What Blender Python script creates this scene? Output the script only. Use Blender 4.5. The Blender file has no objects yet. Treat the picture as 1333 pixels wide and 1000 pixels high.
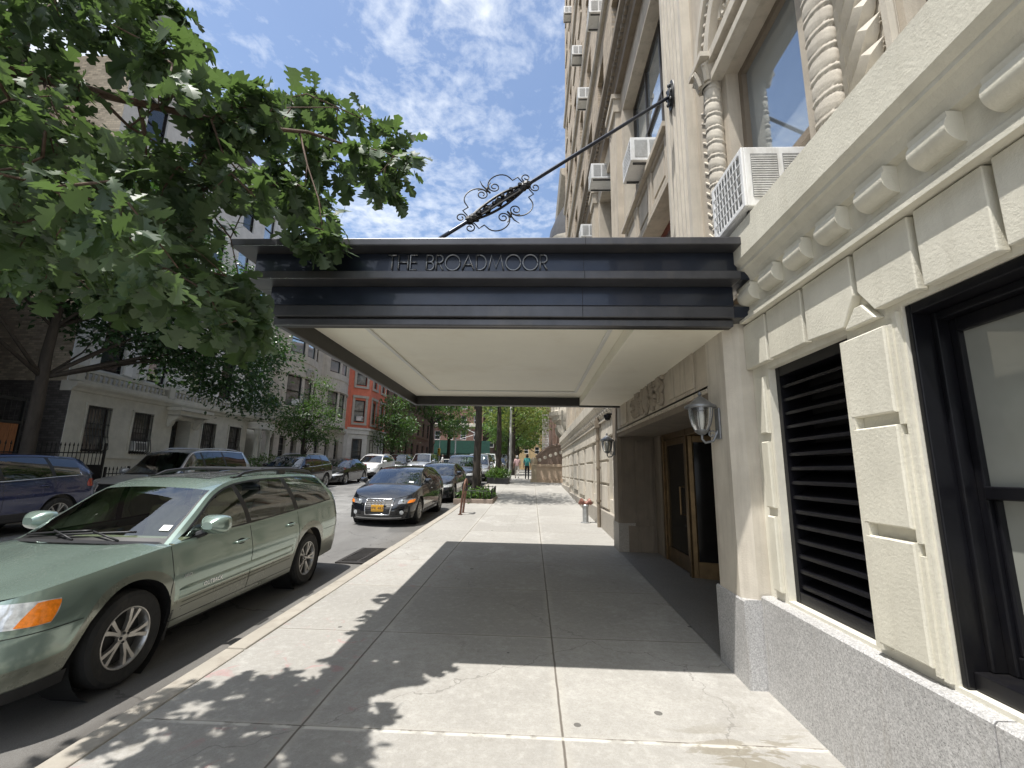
import bpy, bmesh, math, random
import numpy as np
from mathutils import Vector, Matrix
random.seed(7)
R = math.radians
PI = math.pi
sc = bpy.context.scene
COL = sc.collection

# ------------------------------------------------------------------ terrain profile (the street climbs away from the camera)
def gz(y):
    if y < 14: return .0263 * y
    if y < 35: return .3682 + .039 * (y - 14)
    if y < 70: return 1.187 + .02 * (y - 35)
    return 1.887 + .004 * (y - 70)
ROADDROP = .145
def rz(y): return gz(y) - ROADDROP

# ------------------------------------------------------------------ mesh collector
class MB:
    def __init__(s): s.v = []; s.f = []; s.m = []
    def add(s, vs, fs, mi=0):
        o = len(s.v); s.v += [tuple(p) for p in vs]
        s.f += [tuple(i + o for i in f) for f in fs]; s.m += [mi] * len(fs)
    def quad(s, a, b, c, d, mi=0): s.add([a, b, c, d], [(0, 1, 2, 3)], mi)
    def box(s, x0, x1, y0, y1, z0, z1, mi=0, M=None, skip=''):
        vs = [(x0,y0,z0),(x1,y0,z0),(x1,y1,z0),(x0,y1,z0),(x0,y0,z1),(x1,y0,z1),(x1,y1,z1),(x0,y1,z1)]
        if M is not None: vs = [tuple(M @ Vector(p)) for p in vs]
        fs = {'b':(0,3,2,1),'t':(4,5,6,7),'f':(0,1,5,4),'k':(2,3,7,6),'l':(3,0,4,7),'r':(1,2,6,5)}
        s.add(vs, [f for k, f in fs.items() if k not in skip], mi)
    def tube(s, pts, r, n=8, mi=0, cap=True):
        pts = [Vector(p) for p in pts]
        if not hasattr(r, '__len__'): r = [r] * len(pts)
        o = len(s.v); prev = None
        for i, p in enumerate(pts):
            if i == 0: t = pts[1] - p
            elif i == len(pts) - 1: t = p - pts[i - 1]
            else: t = pts[i + 1] - pts[i - 1]
            if t.length < 1e-9: t = Vector((0, 0, 1))
            t.normalize()
            if prev is None:
                a = t.cross(Vector((0, 0, 1)))
                if a.length < .05: a = t.cross(Vector((1, 0, 0)))
            else:
                a = prev - t * prev.dot(t)
            a.normalize(); prev = a; b = t.cross(a)
            for k in range(n):
                an = 2 * PI * k / n
                s.v.append(tuple(p + (a * math.cos(an) + b * math.sin(an)) * r[i]))
        for i in range(len(pts) - 1):
            for k in range(n):
                k2 = (k + 1) % n
                s.f.append((o+i*n+k, o+i*n+k2, o+(i+1)*n+k2, o+(i+1)*n+k)); s.m.append(mi)
        if cap:
            s.f.append(tuple(o + k for k in range(n))[::-1]); s.m.append(mi)
            e = o + (len(pts) - 1) * n
            s.f.append(tuple(e + k for k in range(n))); s.m.append(mi)
    def lathe(s, prof, n=16, M=None, mi=0, a0=0, a1=2*PI):
        # prof: list of (r, z) about the z axis
        o = len(s.v); full = abs(a1 - a0 - 2*PI) < 1e-6; nn = n if full else n + 1
        for (r, z) in prof:
            for k in range(nn):
                an = a0 + (a1 - a0) * k / n
                p = Vector((r * math.cos(an), r * math.sin(an), z))
                if M is not None: p = M @ p
                s.v.append(tuple(p))
        for i in range(len(prof) - 1):
            for k in range(n):
                k2 = (k + 1) % nn
                s.f.append((o+i*nn+k, o+i*nn+k2, o+(i+1)*nn+k2, o+(i+1)*nn+k)); s.m.append(mi)
    def prism(s, poly, fn, d0, d1, mi=0):
        # poly: list of (a, b); fn(a, b, d) -> point
        n = len(poly)
        vs = [fn(a, b, d0) for a, b in poly] + [fn(a, b, d1) for a, b in poly]
        fs = [tuple(range(n))[::-1], tuple(range(n, 2 * n))]
        for i in range(n):
            j = (i + 1) % n
            fs.append((i, j, n + j, n + i))
        s.add(vs, fs, mi)
    def grid(s, rows, mi=0, keep=None, closed=False):
        # rows: list of equal-length lists of points; keep(i,j)->material index or None
        o = len(s.v); nr = len(rows); nc = len(rows[0])
        for r_ in rows: s.v += [tuple(p) for p in r_]
        for i in range(nr - 1):
            for j in range(nc if closed else nc - 1):
                m = mi if keep is None else keep(i, j)
                if m is None: continue
                j2 = (j + 1) % nc
                s.f.append((o+i*nc+j, o+i*nc+j2, o+(i+1)*nc+j2, o+(i+1)*nc+j)); s.m.append(m)
    def ellipsoid(s, c, r, n=10, mi=0):
        prof = []
        for i in range(n // 2 + 1):
            t = PI * i / (n // 2)
            prof.append((max(1e-4, math.sin(t)), -math.cos(t)))
        M = Matrix.Translation(c) @ Matrix.Diagonal((r[0], r[1], r[2], 1))
        s.lathe(prof, n, M, mi)
    def build(s, name, mats, parent=None, smooth=False, bevel=0, loc=None, recalc=False, seg=2, wn=False):
        me = bpy.data.meshes.new(name)
        me.from_pydata(s.v, [], s.f)
        if not isinstance(mats, (list, tuple)): mats = [mats]
        for m in mats: me.materials.append(m)
        me.polygons.foreach_set('material_index', s.m)
        if recalc:
            bm = bmesh.new(); bm.from_mesh(me)
            bmesh.ops.remove_doubles(bm, verts=bm.verts, dist=1e-5)
            bmesh.ops.recalc_face_normals(bm, faces=bm.faces); bm.to_mesh(me); bm.free()
        if smooth:
            me.polygons.foreach_set('use_smooth', [True] * len(me.polygons))
        me.update()
        if smooth == 'auto':
            me.set_sharp_from_angle(angle=R(38))
        ob = bpy.data.objects.new(name, me); COL.objects.link(ob)
        if parent is not None: ob.parent = parent
        if loc is not None: ob.location = loc
        if bevel:
            b = ob.modifiers.new('bevel', 'BEVEL'); b.width = bevel; b.segments = seg; b.limit_method = 'ANGLE'; b.angle_limit = R(40)
        return ob

def tag(o, label=None, cat=None, group=None, kind=None):
    if label: o['label'] = label
    if cat: o['category'] = cat
    if group: o['group'] = group
    if kind: o['kind'] = kind
    return o
def empty(name, loc=(0,0,0), rot=(0,0,0), label=None, cat=None, group=None):
    o = bpy.data.objects.new(name, None); COL.objects.link(o); o.location = loc; o.rotation_euler = rot
    o.empty_display_size = .2
    return tag(o, label, cat, group)
def copy_tree(o, parent=None):
    c = o.copy(); COL.objects.link(c)
    if parent is not None: c.parent = parent
    for ch in list(o.children): copy_tree(ch, c)
    return c

# ------------------------------------------------------------------ materials
class NT:
    def __init__(s, tree): s.t = tree; s.n = tree.nodes; s.l = tree.links
    def node(s, typ, ins=None, **at):
        nd = s.n.new(typ)
        for k, v in at.items(): setattr(nd, k, v)
        for k, v in (ins or {}).items():
            if isinstance(v, bpy.types.NodeSocket): s.l.new(v, nd.inputs[k])
            else:
                try: nd.inputs[k].default_value = v
                except Exception: nd.inputs[k].default_value = (*v, 1)
        return nd
    def math(s, op, a, b=0., c=0.):
        return s.node('ShaderNodeMath', {0: a, 1: b, 2: c}, operation=op).outputs[0]
    def noise(s, co, scale, detail=4, rough=.6, dist=0.):
        return s.node('ShaderNodeTexNoise', {'Vector': co, 'Scale': scale, 'Detail': detail, 'Roughness': rough, 'Distortion': dist}).outputs[0]
    def ramp(s, f, a, b, c0=0., c1=1.):
        return s.node('ShaderNodeMapRange', {0: f, 1: a, 2: b, 3: c0, 4: c1}, clamp=True).outputs[0]
    def mix(s, f, a, b, blend='MIX'):
        nd = s.n.new('ShaderNodeMix'); nd.data_type = 'RGBA'; nd.blend_type = blend
        for i, v in ((0, f), (6, a), (7, b)):
            if isinstance(v, bpy.types.NodeSocket): s.l.new(v, nd.inputs[i])
            elif i == 0: nd.inputs[0].default_value = v
            else: nd.inputs[i].default_value = (*v[:3], 1)
        return nd.outputs[2]
    def scale(s, co, v):
        return s.node('ShaderNodeVectorMath', {0: co, 1: v}, operation='MULTIPLY').outputs[0]
def new_mat(name):
    m = bpy.data.materials.new(name); m.use_nodes = True
    nt = NT(m.node_tree); b = nt.n['Principled BSDF']
    return m, nt, b
def mat(name, col, rough=.6, metal=0., var=.15, scale=6., bump=0., bscale=60., coat=0., spec=.5, stretch=(1,1,1), dirt=None, dscale=1.5, ior=None, obj=False):
    """base colour with soft noise variation, optional second dirt colour and bump"""
    m, nt, b = new_mat(name)
    b.inputs['Roughness'].default_value = rough; b.inputs['Metallic'].default_value = metal
    b.inputs['Coat Weight'].default_value = coat; b.inputs['Coat Roughness'].default_value = .03
    b.inputs['Specular IOR Level'].default_value = spec
    if ior: b.inputs['IOR'].default_value = ior
    if obj: co = nt.node('ShaderNodeTexCoord').outputs['Object']
    else: co = nt.node('ShaderNodeNewGeometry').outputs['Position']
    cs = nt.scale(co, stretch) if stretch != (1,1,1) else co
    if var:
        f = nt.noise(cs, scale, 5)
        lo = tuple(c * (1 - var) for c in col); hi = tuple(min(1, c * (1 + var)) for c in col)
        c = nt.mix(nt.ramp(f, .3, .7), lo, hi)
    else:
        c = nt.mix(0., col, col)
    if dirt:
        f2 = nt.noise(nt.scale(co, (1, 1, .35)), dscale, 6, .7)
        c = nt.mix(nt.ramp(f2, .52, .72, 0, .8), c, dirt)
    nt.l.new(c, b.inputs['Base Color'])
    if bump:
        h = nt.noise(cs, bscale, 4, .65)
        bp = nt.node('ShaderNodeBump', {'Strength': bump, 'Distance': .01, 'Height': h})
        nt.l.new(bp.outputs[0], b.inputs['Normal'])
    return m
def glass_mat(name, tint=(.6,.66,.62), refl=.12, rough=.02):
    """thin see-through tinted pane with mirror reflections that grow at grazing angles"""
    m, nt, b = new_mat(name); nt.n.remove(b)
    fr = nt.node('ShaderNodeFresnel', {'IOR': 1.5})
    f = nt.math('MINIMUM', nt.math('ADD', nt.math('MULTIPLY', fr.outputs[0], 1.3), refl), 1.)
    tr = nt.node('ShaderNodeBsdfTransparent', {'Color': (*tint, 1)})
    gl = nt.node('ShaderNodeBsdfGlossy', {'Color': (.95,.97,1,1), 'Roughness': rough})
    mx = nt.node('ShaderNodeMixShader', {0: f, 1: tr.outputs[0], 2: gl.outputs[0]})
    nt.l.new(mx.outputs[0], nt.n['Material Output'].inputs[0])
    return m
def dark_glass(name, col=(.03,.035,.04), rough=.04, var=.5, scale=.6, spec=.7, ior=1.6):
    m = mat(name, col, rough, 0, var, scale, spec=spec, ior=ior)
    return m
def leaf_mat(name, c0, c1, trans=(.10,.22,.02), rough=.45, tw=.35):
    m, nt, b = new_mat(name)
    co = nt.node('ShaderNodeNewGeometry')
    rnd = co.outputs['Random Per Island']
    n_ = nt.noise(co.outputs['Position'], 1.6, 3)
    f = nt.math('ADD', nt.math('MULTIPLY', rnd, .65), nt.math('MULTIPLY', n_, .35))
    c = nt.mix(nt.ramp(f, .15, .85), c0, c1)
    nt.l.new(c, b.inputs['Base Color']); b.inputs['Roughness'].default_value = rough
    b.inputs['Specular IOR Level'].default_value = .5
    tl = nt.node('ShaderNodeBsdfTranslucent', {'Color': (*trans, 1)})
    mx = nt.node('ShaderNodeMixShader', {0: tw, 1: b.outputs[0], 2: tl.outputs[0]})
    nt.l.new(mx.outputs[0], nt.n['Material Output'].inputs[0])
    return m
def paint(name, col, metal=.35, rough=.32, flake=.06):
    m, nt, b = new_mat(name)
    co = nt.node('ShaderNodeTexCoord').outputs['Object']
    f = nt.noise(co, 900, 2)
    dust = nt.noise(co, 2.2, 5, .65)
    c = nt.mix(nt.ramp(f, .3, .7), tuple(c * (1 - flake * 2) for c in col), tuple(min(1, c * (1 + flake * 2)) for c in col))
    c = nt.mix(nt.ramp(dust, .45, .8, 0, .12), c, (.32,.31,.28))
    nt.l.new(c, b.inputs['Base Color'])
    b.inputs['Metallic'].default_value = metal; b.inputs['Roughness'].default_value = rough
    b.inputs['Coat Weight'].default_value = .9; b.inputs['Coat Roughness'].default_value = .03
    r_ = nt.ramp(dust, .35, .8, rough * .85, rough * 1.5)
    nt.l.new(r_, b.inputs['Roughness'])
    return m

M = {}
def stone(name, col, dirt, streak=.25, grain=.35, gscale=90., rough=.85, vscale=3., island=False):
    """weathered masonry: cloudy tone, vertical rain streaks, grain bump"""
    m, nt, b = new_mat(name)
    co = nt.node('ShaderNodeNewGeometry').outputs['Position']
    f = nt.noise(co, vscale, 6, .62)
    c = nt.mix(nt.ramp(f, .25, .75), tuple(x * .84 for x in col), tuple(min(1, x * 1.12) for x in col))
    st = nt.noise(nt.scale(co, (7, 7, .5)), 1., 5, .7)
    c = nt.mix(nt.ramp(st, .5, .78, 0, streak), c, dirt)
    bl = nt.noise(co, .9, 4, .6)
    c = nt.mix(nt.ramp(bl, .55, .8, 0, streak * .8), c, dirt)
    if island:
        ri = nt.node('ShaderNodeNewGeometry').outputs['Random Per Island']; c = nt.mix(nt.ramp(ri, 0, 1, 0, .22), c, tuple(x * y for x, y in zip(col, (.66, .64, .58))))
        ch = nt.noise(co, 9, 6, .8); c = nt.mix(nt.ramp(ch, .66, .70, 0, .5), c, dirt)
    fine = nt.noise(co, 240, 2, .5)
    c = nt.mix(nt.ramp(fine, .3, .7, 0, .10), c, tuple(x * .6 for x in col))
    nt.l.new(c, b.inputs['Base Color']); b.inputs['Roughness'].default_value = rough
    h = nt.noise(co, gscale, 5, .7)
    bp = nt.node('ShaderNodeBump', {'Strength': grain, 'Distance': .008, 'Height': h})
    nt.l.new(bp.outputs[0], b.inputs['Normal'])
    return m
M['cream'] = stone('painted_stucco', (.72,.69,.585), (.40,.37,.29), .32, .4, 55., island=True)
M['cream_fine'] = stone('painted_stucco_smooth', (.73,.70,.60), (.42,.39,.31), .3, .3, 60.)
M['lime'] = stone('limestone', (.52,.46,.375), (.23,.195,.155), .6, .35, 70.)
M['lime_pale'] = stone('limestone_pale', (.60,.55,.465), (.29,.25,.20), .6, .35, 80.)
M['lime_dark'] = stone('limestone_dark', (.22,.18,.135), (.075,.062,.05), .5, .3, 60.)  # streaked limestone, base colour lowered to darken the entrance recess
M['lime_stained'] = stone('streaked_lintel_limestone', (.52,.46,.37), (.14,.115,.09), .85, .35, 70.)
M['carving'] = stone('soot_stained_carving', (.36,.31,.245), (.09,.075,.06), .8, .4, 60., vscale=14.)
M['pink_stone'] = stone('pinkish_limestone', (.62,.52,.43), (.45,.38,.31), .25, .55, 110.)
def granite(name, a, b_, c_):
    m, nt, b = new_mat(name)
    co = nt.node('ShaderNodeNewGeometry').outputs['Position']
    n1 = nt.noise(co, 88, 4, .8); n2 = nt.noise(nt.scale(co, (1.3,1,1.1)), 120, 2, .7)
    big = nt.noise(co, 2.5, 4)
    c = nt.mix(nt.ramp(n1, .40, .62), a, b_)
    c = nt.mix(nt.ramp(n2, .58, .66, 0, .8), c, c_)
    c = nt.mix(nt.ramp(big, .4, .75, 0, .3), c, tuple(x * .72 for x in a))
    st = nt.noise(nt.scale(co, (9, 9, .7)), 1., 5, .7); c = nt.mix(nt.ramp(st, .58, .74, 0, .4), c, (a[0] * .75, a[1] * .66, a[2] * .52))
    nt.l.new(c, b.inputs['Base Color']); b.inputs['Roughness'].default_value = .55
    bp = nt.node('ShaderNodeBump', {'Strength': .15, 'Distance': .004, 'Height': n1}); nt.l.new(bp.outputs[0], b.inputs['Normal'])
    return m
M['granite'] = granite('grey_granite', (.33,.325,.32), (.62,.61,.60), (.11,.11,.11))
M['granite_dark'] = granite('soiled_granite', (.16,.155,.15), (.27,.26,.25), (.07,.07,.07))

def brick(name, col, mortar, sx=4.4, sy=13., axis='y', var=.3, grime=.3):
    m, nt, b = new_mat(name)
    g_ = nt.node('ShaderNodeNewGeometry'); sp = nt.node('ShaderNodeSeparateXYZ', {0: g_.outputs['Position']})
    a = sp.outputs[1] if axis == 'y' else sp.outputs[0]
    cb = nt.node('ShaderNodeCombineXYZ', {0: nt.math('MULTIPLY', a, 1.), 1: sp.outputs[2]})
    bt = nt.node('ShaderNodeTexBrick', {'Vector': cb.outputs[0], 'Color1': (*tuple(c * (1 - var) for c in col), 1), 'Color2': (*tuple(c * (1 + var) for c in col), 1), 'Mortar': (*mortar, 1), 'Scale': 1., 'Mortar Size': .008, 'Brick Width': 1 / sx, 'Row Height': 1 / sy, 'Bias': 0.})
    n_ = nt.noise(g_.outputs['Position'], .7, 5, .7)
    c = nt.mix(nt.ramp(n_, .45, .8, 0, grime), bt.outputs[0], tuple(x * .45 for x in col))
    nt.l.new(c, b.inputs['Base Color']); b.inputs['Roughness'].default_value = .9
    bp = nt.node('ShaderNodeBump', {'Strength': .4, 'Distance': .01, 'Height': bt.outputs[1]}); bp.invert = True
    nt.l.new(bp.outputs[0], b.inputs['Normal'])
    return m
M['tan_brick'] = brick('tan_brick', (.40,.32,.23), (.30,.26,.21))
M['grey_brick'] = brick('grey_brick', (.115,.105,.10), (.07,.065,.06), 4.4, 12, 'x')
M['dark_brick'] = brick('dark_brown_brick', (.075,.05,.04), (.05,.045,.04))
M['beige_brick'] = brick('beige_brick', (.46,.38,.27), (.34,.30,.24), 4.4, 12)
M['red_brick'] = brick('red_brown_brick', (.19,.105,.075), (.16,.13,.11))
M['red_brick_x'] = brick('red_brown_brick_front', (.24,.12,.085), (.2,.16,.14), 4.4, 12, 'x')
M['brick_wall_red'] = brick('low_red_brick', (.30,.09,.06), (.2,.13,.11))

M['black_metal'] = mat('black_painted_metal', (.006,.006,.008), .34, .0, .3, 5, .05, 60, spec=.3, dirt=(.016,.015,.014), dscale=3)
M['iron'] = mat('black_iron', (.012,.012,.012), .5, 0, .3, 8)
M['canopy_black'] = mat('canopy_blue_black_metal', (.020,.026,.042), .30, .45, .25, 2.5, .02, 30, coat=.35)
M['canopy_ledge'] = mat('canopy_dark_bronze', (.085,.085,.092), .36, .55, .22, 3, .02, 40, dirt=(.13,.12,.11), dscale=2)
M['canopy_under'] = mat('canopy_brown_underside', (.030,.027,.024), .5, .2, .2, 3)
M['soffit'] = mat('cream_soffit_paint', (.88,.84,.71), .5, 0, .04, 1.2, .03, 20, dirt=(.80,.74,.60), dscale=1.1)
M['soffit_trim'] = mat('soffit_grey_moulding', (.70,.69,.64), .5, 0, .06, 3)
M['brass'] = mat('aged_brass', (.145,.095,.045), .4, .75, .3, 7, .03, 30, dirt=(.10,.065,.03), dscale=3)
M['lamp_metal'] = mat('pewter_lamp_metal', (.20,.205,.21), .42, .5, .25, 12)
M['white_paint'] = mat('white_paint', (.80,.80,.79), .5, 0, .06, 5, dirt=(.58,.56,.50), dscale=3)
M['white_dirty'] = mat('soiled_white_casing', (.76,.76,.75), .5, 0, .06, 7, dirt=(.46,.44,.40), dscale=4)
M['ac_grille'] = mat('grey_condenser_fins', (.30,.30,.29), .6, .3, .25, 30, .4, 160)
M['ac_dark'] = mat('dark_fan_opening', (.05,.05,.05), .7)
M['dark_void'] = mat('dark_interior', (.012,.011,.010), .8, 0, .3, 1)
M['frame_brown'] = mat('dark_window_frame', (.045,.038,.032), .5, 0, .2, 4)
M['frame_red'] = mat('oxide_red_frame', (.20,.06,.04), .6, 0, .2, 4)
M['glass_dark'] = dark_glass('dark_window_glass')
M['glass_door'] = dark_glass('dim_door_glass', (.012,.011,.010), .08, .3, 2., .25, 1.35)
M['glass_sky'] = mat('upper_window_glass', (.50,.56,.60), .03, .62, .12, .5)
M['glass_pale_reflection'] = dark_glass('window_with_painted_reflection', (.36,.37,.33), .04, .2, .8, 1., 1.8)  # no blind: the grey-green base paints reflected street and sky into the pane
M['glass_curtain'] = dark_glass('window_with_curtain', (.16,.16,.15), .06, .7, 2.2)
M['bark'] = mat('tree_bark', (.10,.075,.055), .9, 0, .35, 14, .8, 40, stretch=(1,1,.3))
M['bark_twig'] = mat('brown_twig_bark', (.11,.07,.05), .85, 0, .3, 30, .5, 90)
M['bark_dark'] = mat('dark_tree_bark', (.045,.037,.03), .9, 0, .35, 10, .8, 30, stretch=(1,1,.3))
M['oak_leaf'] = leaf_mat('oak_leaf', (.022,.046,.023), (.105,.15,.080), (.15,.25,.06), .5, .30)
M['leaf_a'] = leaf_mat('street_tree_leaf', (.022,.055,.016), (.065,.13,.030), (.13,.26,.03), .38, .3)
M['leaf_b'] = leaf_mat('far_tree_leaf', (.035,.085,.020), (.10,.19,.045), (.20,.36,.05), .45, .35)
M['leaf_y'] = leaf_mat('yellow_green_leaf', (.08,.12,.025), (.17,.21,.05), (.30,.36,.06), .5, .35)
M['leaf_d'] = leaf_mat('deep_green_leaf', (.014,.040,.016), (.038,.085,.030), (.08,.18,.03), .35, .25)
M['leaf_p'] = leaf_mat('planter_leaf', (.035,.09,.018), (.11,.20,.045), (.18,.32,.05), .4, .3)

# pavement --------------------------------------------------------------
def sidewalk_mat(name, near=True):
    m, nt, b = new_mat(name)
    g_ = nt.node('ShaderNodeNewGeometry'); P = g_.outputs['Position']
    sp = nt.node('ShaderNodeSeparateXYZ', {0: P}); x, y = sp.outputs[0], sp.outputs[1]
    wob = nt.noise(P, 5, 3)
    wx = nt.math('ADD', x, nt.math('MULTIPLY', nt.math('SUBTRACT', wob, .5), .012))
    wy = nt.math('ADD', y, nt.math('MULTIPLY', nt.math('SUBTRACT', wob, .5), .012))
    # slab id tone
    cell = nt.node('ShaderNodeCombineXYZ', {0: nt.math('FLOOR', nt.math('DIVIDE', nt.math('ADD', x, 1.36), 1.56)), 1: nt.math('FLOOR', nt.math('DIVIDE', nt.math('SUBTRACT', y, 3.0), 1.5))})
    wn = nt.node('ShaderNodeTexWhiteNoise', {0: cell.outputs[0]}, noise_dimensions='2D').outputs[0]
    base = nt.mix(wn, (.335,.325,.30), (.43,.418,.388))
    big = nt.noise(P, 1.1, 6, .65)
    base = nt.mix(nt.ramp(big, .35, .65, 0, .6), base, (.29,.28,.262))
    pale = nt.noise(nt.scale(P, (1.6,1,1)), .8, 5, .7)
    base = nt.mix(nt.ramp(pale, .54, .68, 0, .6), base, (.53,.52,.495))
    sp1 = nt.noise(P, 210, 2, .6); sp2 = nt.noise(P, 60, 4, .7)
    base = nt.mix(nt.ramp(sp1, .35, .65, 0, .34), base, (.20,.185,.16))
    base = nt.mix(nt.ramp(sp2, .45, .72, 0, .5), base, (.25,.23,.2))
    sp3 = nt.noise(P, 17, 5, .7)
    base = nt.mix(nt.ramp(sp3, .48, .72, 0, .38), base, (.245,.232,.21))
    base = nt.mix(nt.ramp(sp3, .46, .30, 0, .30), base, (.53,.515,.48))
    # stains
    st = nt.noise(P, 2.3, 6, .75, .6)
    base = nt.mix(nt.ramp(st, .60, .68, 0, .42), base, (.20,.185,.155))
    # gum spots
    vo = nt.node('ShaderNodeTexVoronoi', {'Vector': P, 'Scale': 2.4, 'Randomness': 1.}); rc = nt.node('ShaderNodeSeparateColor', {0: vo.outputs['Color']})
    spot = nt.math('MULTIPLY', nt.math('LESS_THAN', vo.outputs['Distance'], nt.math('MULTIPLY', rc.outputs[0], .078)), nt.math('GREATER_THAN', rc.outputs[1], .3))
    base = nt.mix(nt.math('MULTIPLY', spot, .8), base, (.07,.065,.06))
    # faint marking-spray in pink near the kerb
    pk = nt.noise(P, 5.5, 4, .6, 1.2); zone = nt.math('MULTIPLY', nt.ramp(x, -.9, -1.1), nt.ramp(y, 8.2, 7.4))
    zn = nt.noise(P, .9, 2)
    base = nt.mix(nt.math('MULTIPLY', nt.math('MULTIPLY', nt.ramp(pk, .60, .68, 0, .32), zone), nt.ramp(zn, .45, .53)), base, (.42,.16,.17))
    # hairline crack
    ck = nt.node('ShaderNodeTexVoronoi', {'Vector': nt.node('ShaderNodeVectorMath', {0: P, 1: nt.scale(nt.node('ShaderNodeTexNoise', {'Vector': P, 'Scale': 3.5, 'Detail': 5.}).outputs[1], (.5,.5,0))}, operation='ADD').outputs[0], 'Scale': .16}, feature='DISTANCE_TO_EDGE').outputs['Distance']
    crack = nt.math('LESS_THAN', ck, .0007)
    base = nt.mix(nt.math('MULTIPLY', crack, .38), base, (.10,.09,.08))
    # joints
    jl = None
    for xj in (-1.36, .2):
        d = nt.math('ABSOLUTE', nt.math('SUBTRACT', wx, xj)); jl = d if jl is None else nt.math('MINIMUM', jl, d)
    dy = nt.math('PINGPONG', nt.math('SUBTRACT', wy, 3.0), .75)
    jy = nt.math('MULTIPLY', dy, 1.5)
    jd = nt.math('MINIMUM', jl, jy)
    joint = nt.math('SUBTRACT', 1., nt.ramp(jd, .004, .010))
    halo = nt.math('SUBTRACT', 1., nt.ramp(jd, .01, .07))
    base = nt.mix(nt.math('MULTIPLY', halo, nt.ramp(big, .4, .6, .05, .35)), base, (.50,.47,.41))
    base = nt.mix(nt.math('MULTIPLY', joint, .85), base, (.085,.07,.055))
    # spilled-water stain beside the wall and pale lime along one joint
    wet = nt.noise(nt.scale(P, (1.2, 3.2, 1)), 1.7, 5, .6, .8)
    wz = nt.math('MULTIPLY', nt.ramp(x, .75, 1.0), nt.math('MULTIPLY', nt.ramp(y, 2.35, 2.6), nt.ramp(y, 3.25, 3.0)))
    base = nt.mix(nt.math('MULTIPLY', nt.ramp(wet, .50, .53, 0, .6), wz), base, (.17,.145,.095))
    lime = nt.math('MULTIPLY', nt.ramp(nt.math('ABSOLUTE', nt.math('SUBTRACT', wy, 2.985)), .022, .010), nt.ramp(nt.noise(P, 7, 4), .40, .5))
    base = nt.mix(nt.math('MULTIPLY', lime, .6), base, (.66,.64,.58))
    nt.l.new(base, b.inputs['Base Color']); b.inputs['Roughness'].default_value = .88
    hh = nt.math('SUBTRACT', nt.math('MULTIPLY', sp1, .3), nt.math('MULTIPLY', joint, 2.))
    bp = nt.node('ShaderNodeBump', {'Strength': .35, 'Distance': .004, 'Height': hh}); nt.l.new(bp.outputs[0], b.inputs['Normal'])
    return m
M['sidewalk'] = sidewalk_mat('concrete_sidewalk')
def asphalt_mat():
    m, nt, b = new_mat('worn_asphalt')
    P = nt.node('ShaderNodeNewGeometry').outputs['Position']
    sp = nt.node('ShaderNodeSeparateXYZ', {0: P})
    big = nt.noise(nt.scale(P, (1, .35, 1)), .9, 6, .7)
    fine = nt.noise(P, 160, 3, .7)
    c = nt.mix(nt.ramp(big, .3, .7), (.125,.122,.118), (.225,.22,.21))
    # pale worn middle of the lane
    lane = nt.math('ABSOLUTE', nt.math('SUBTRACT', sp.outputs[0], -7.2))
    c = nt.mix(nt.math('MULTIPLY', nt.ramp(lane, 2.6, 1.2, 0, .6), nt.ramp(nt.noise(P, .45, 5, .7), .4, .6)), c, (.40,.395,.38))
    c = nt.mix(nt.ramp(fine, .35, .68, 0, .45), c, (.055,.054,.052))
    patch = nt.noise(nt.scale(P, (.5,.25,1)), .8, 2, .3)
    c = nt.mix(nt.ramp(patch, .60, .615, 0, .5), c, (.06,.06,.06))
    ck = nt.node('ShaderNodeTexVoronoi', {'Vector': nt.node('ShaderNodeVectorMath', {0: P, 1: nt.scale(nt.node('ShaderNodeTexNoise', {'Vector': P, 'Scale': 2.5, 'Detail': 5.}).outputs[1], (.6,.6,0))}, operation='ADD').outputs[0], 'Scale': .45}, feature='DISTANCE_TO_EDGE').outputs['Distance']
    c = nt.mix(nt.math('MULTIPLY', nt.math('LESS_THAN', ck, .004), .55), c, (.035,.035,.035))
    gut = nt.math('ABSOLUTE', nt.math('SUBTRACT', sp.outputs[0], -7.45))
    c = nt.mix(nt.math('MULTIPLY', nt.ramp(gut, 4.2, 4.9, 0, .7), nt.ramp(fine, .3, .6)), c, (.10,.085,.065))
    nt.l.new(c, b.inputs['Base Color']); b.inputs['Roughness'].default_value = .85
    bp = nt.node('ShaderNodeBump', {'Strength': .5, 'Distance': .006, 'Height': fine}); nt.l.new(bp.outputs[0], b.inputs['Normal'])
    return m
M['asphalt'] = asphalt_mat()
M['kerb'] = stone('kerb_stone', (.36,.33,.28), (.18,.15,.12), .5, .5, 60.)
M['ground'] = mat('packed_ground', (.12,.11,.09), .95, 0, .3, 1.)

# ------------------------------------------------------------------ structure: ground, road, pavements
def strip(name, x0, x1, ys, zfun, m, label=None, nx=1):
    b = MB(); rows = []
    for y in ys: rows.append([(x0 + (x1 - x0) * i / nx, y, zfun(y, x0 + (x1 - x0) * i / nx)) for i in range(nx + 1)])
    b.grid(rows)
    o = b.build(name, m); o['kind'] = 'structure'
    return o
YS = [-14 + i * 1. for i in range(0, 50)] + [36 + 2 * i for i in range(1, 22)]
YS = [y for y in YS if y <= 78]
strip('sidewalk', -2.36, 2.6, YS, lambda y, x: gz(y), M['sidewalk'])
strip('far_sidewalk', -17.2, -12.54, YS, lambda y, x: gz(y), M['sidewalk'])
strip('road', -12.4, -2.5, YS, lambda y, x: rz(y) + .05 * (1 - ((x + 7.45) / 5) ** 2), M['asphalt'], nx=8)
YA = [78 + 2 * i for i in range(0, 8)]
b = MB(); b.grid([[(x, y, rz(y) + .03) for x in (-90, -40, -2.5, 40, 90)] for y in YA]); o = b.build('avenue', M['asphalt']); o['kind'] = 'structure'
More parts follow.
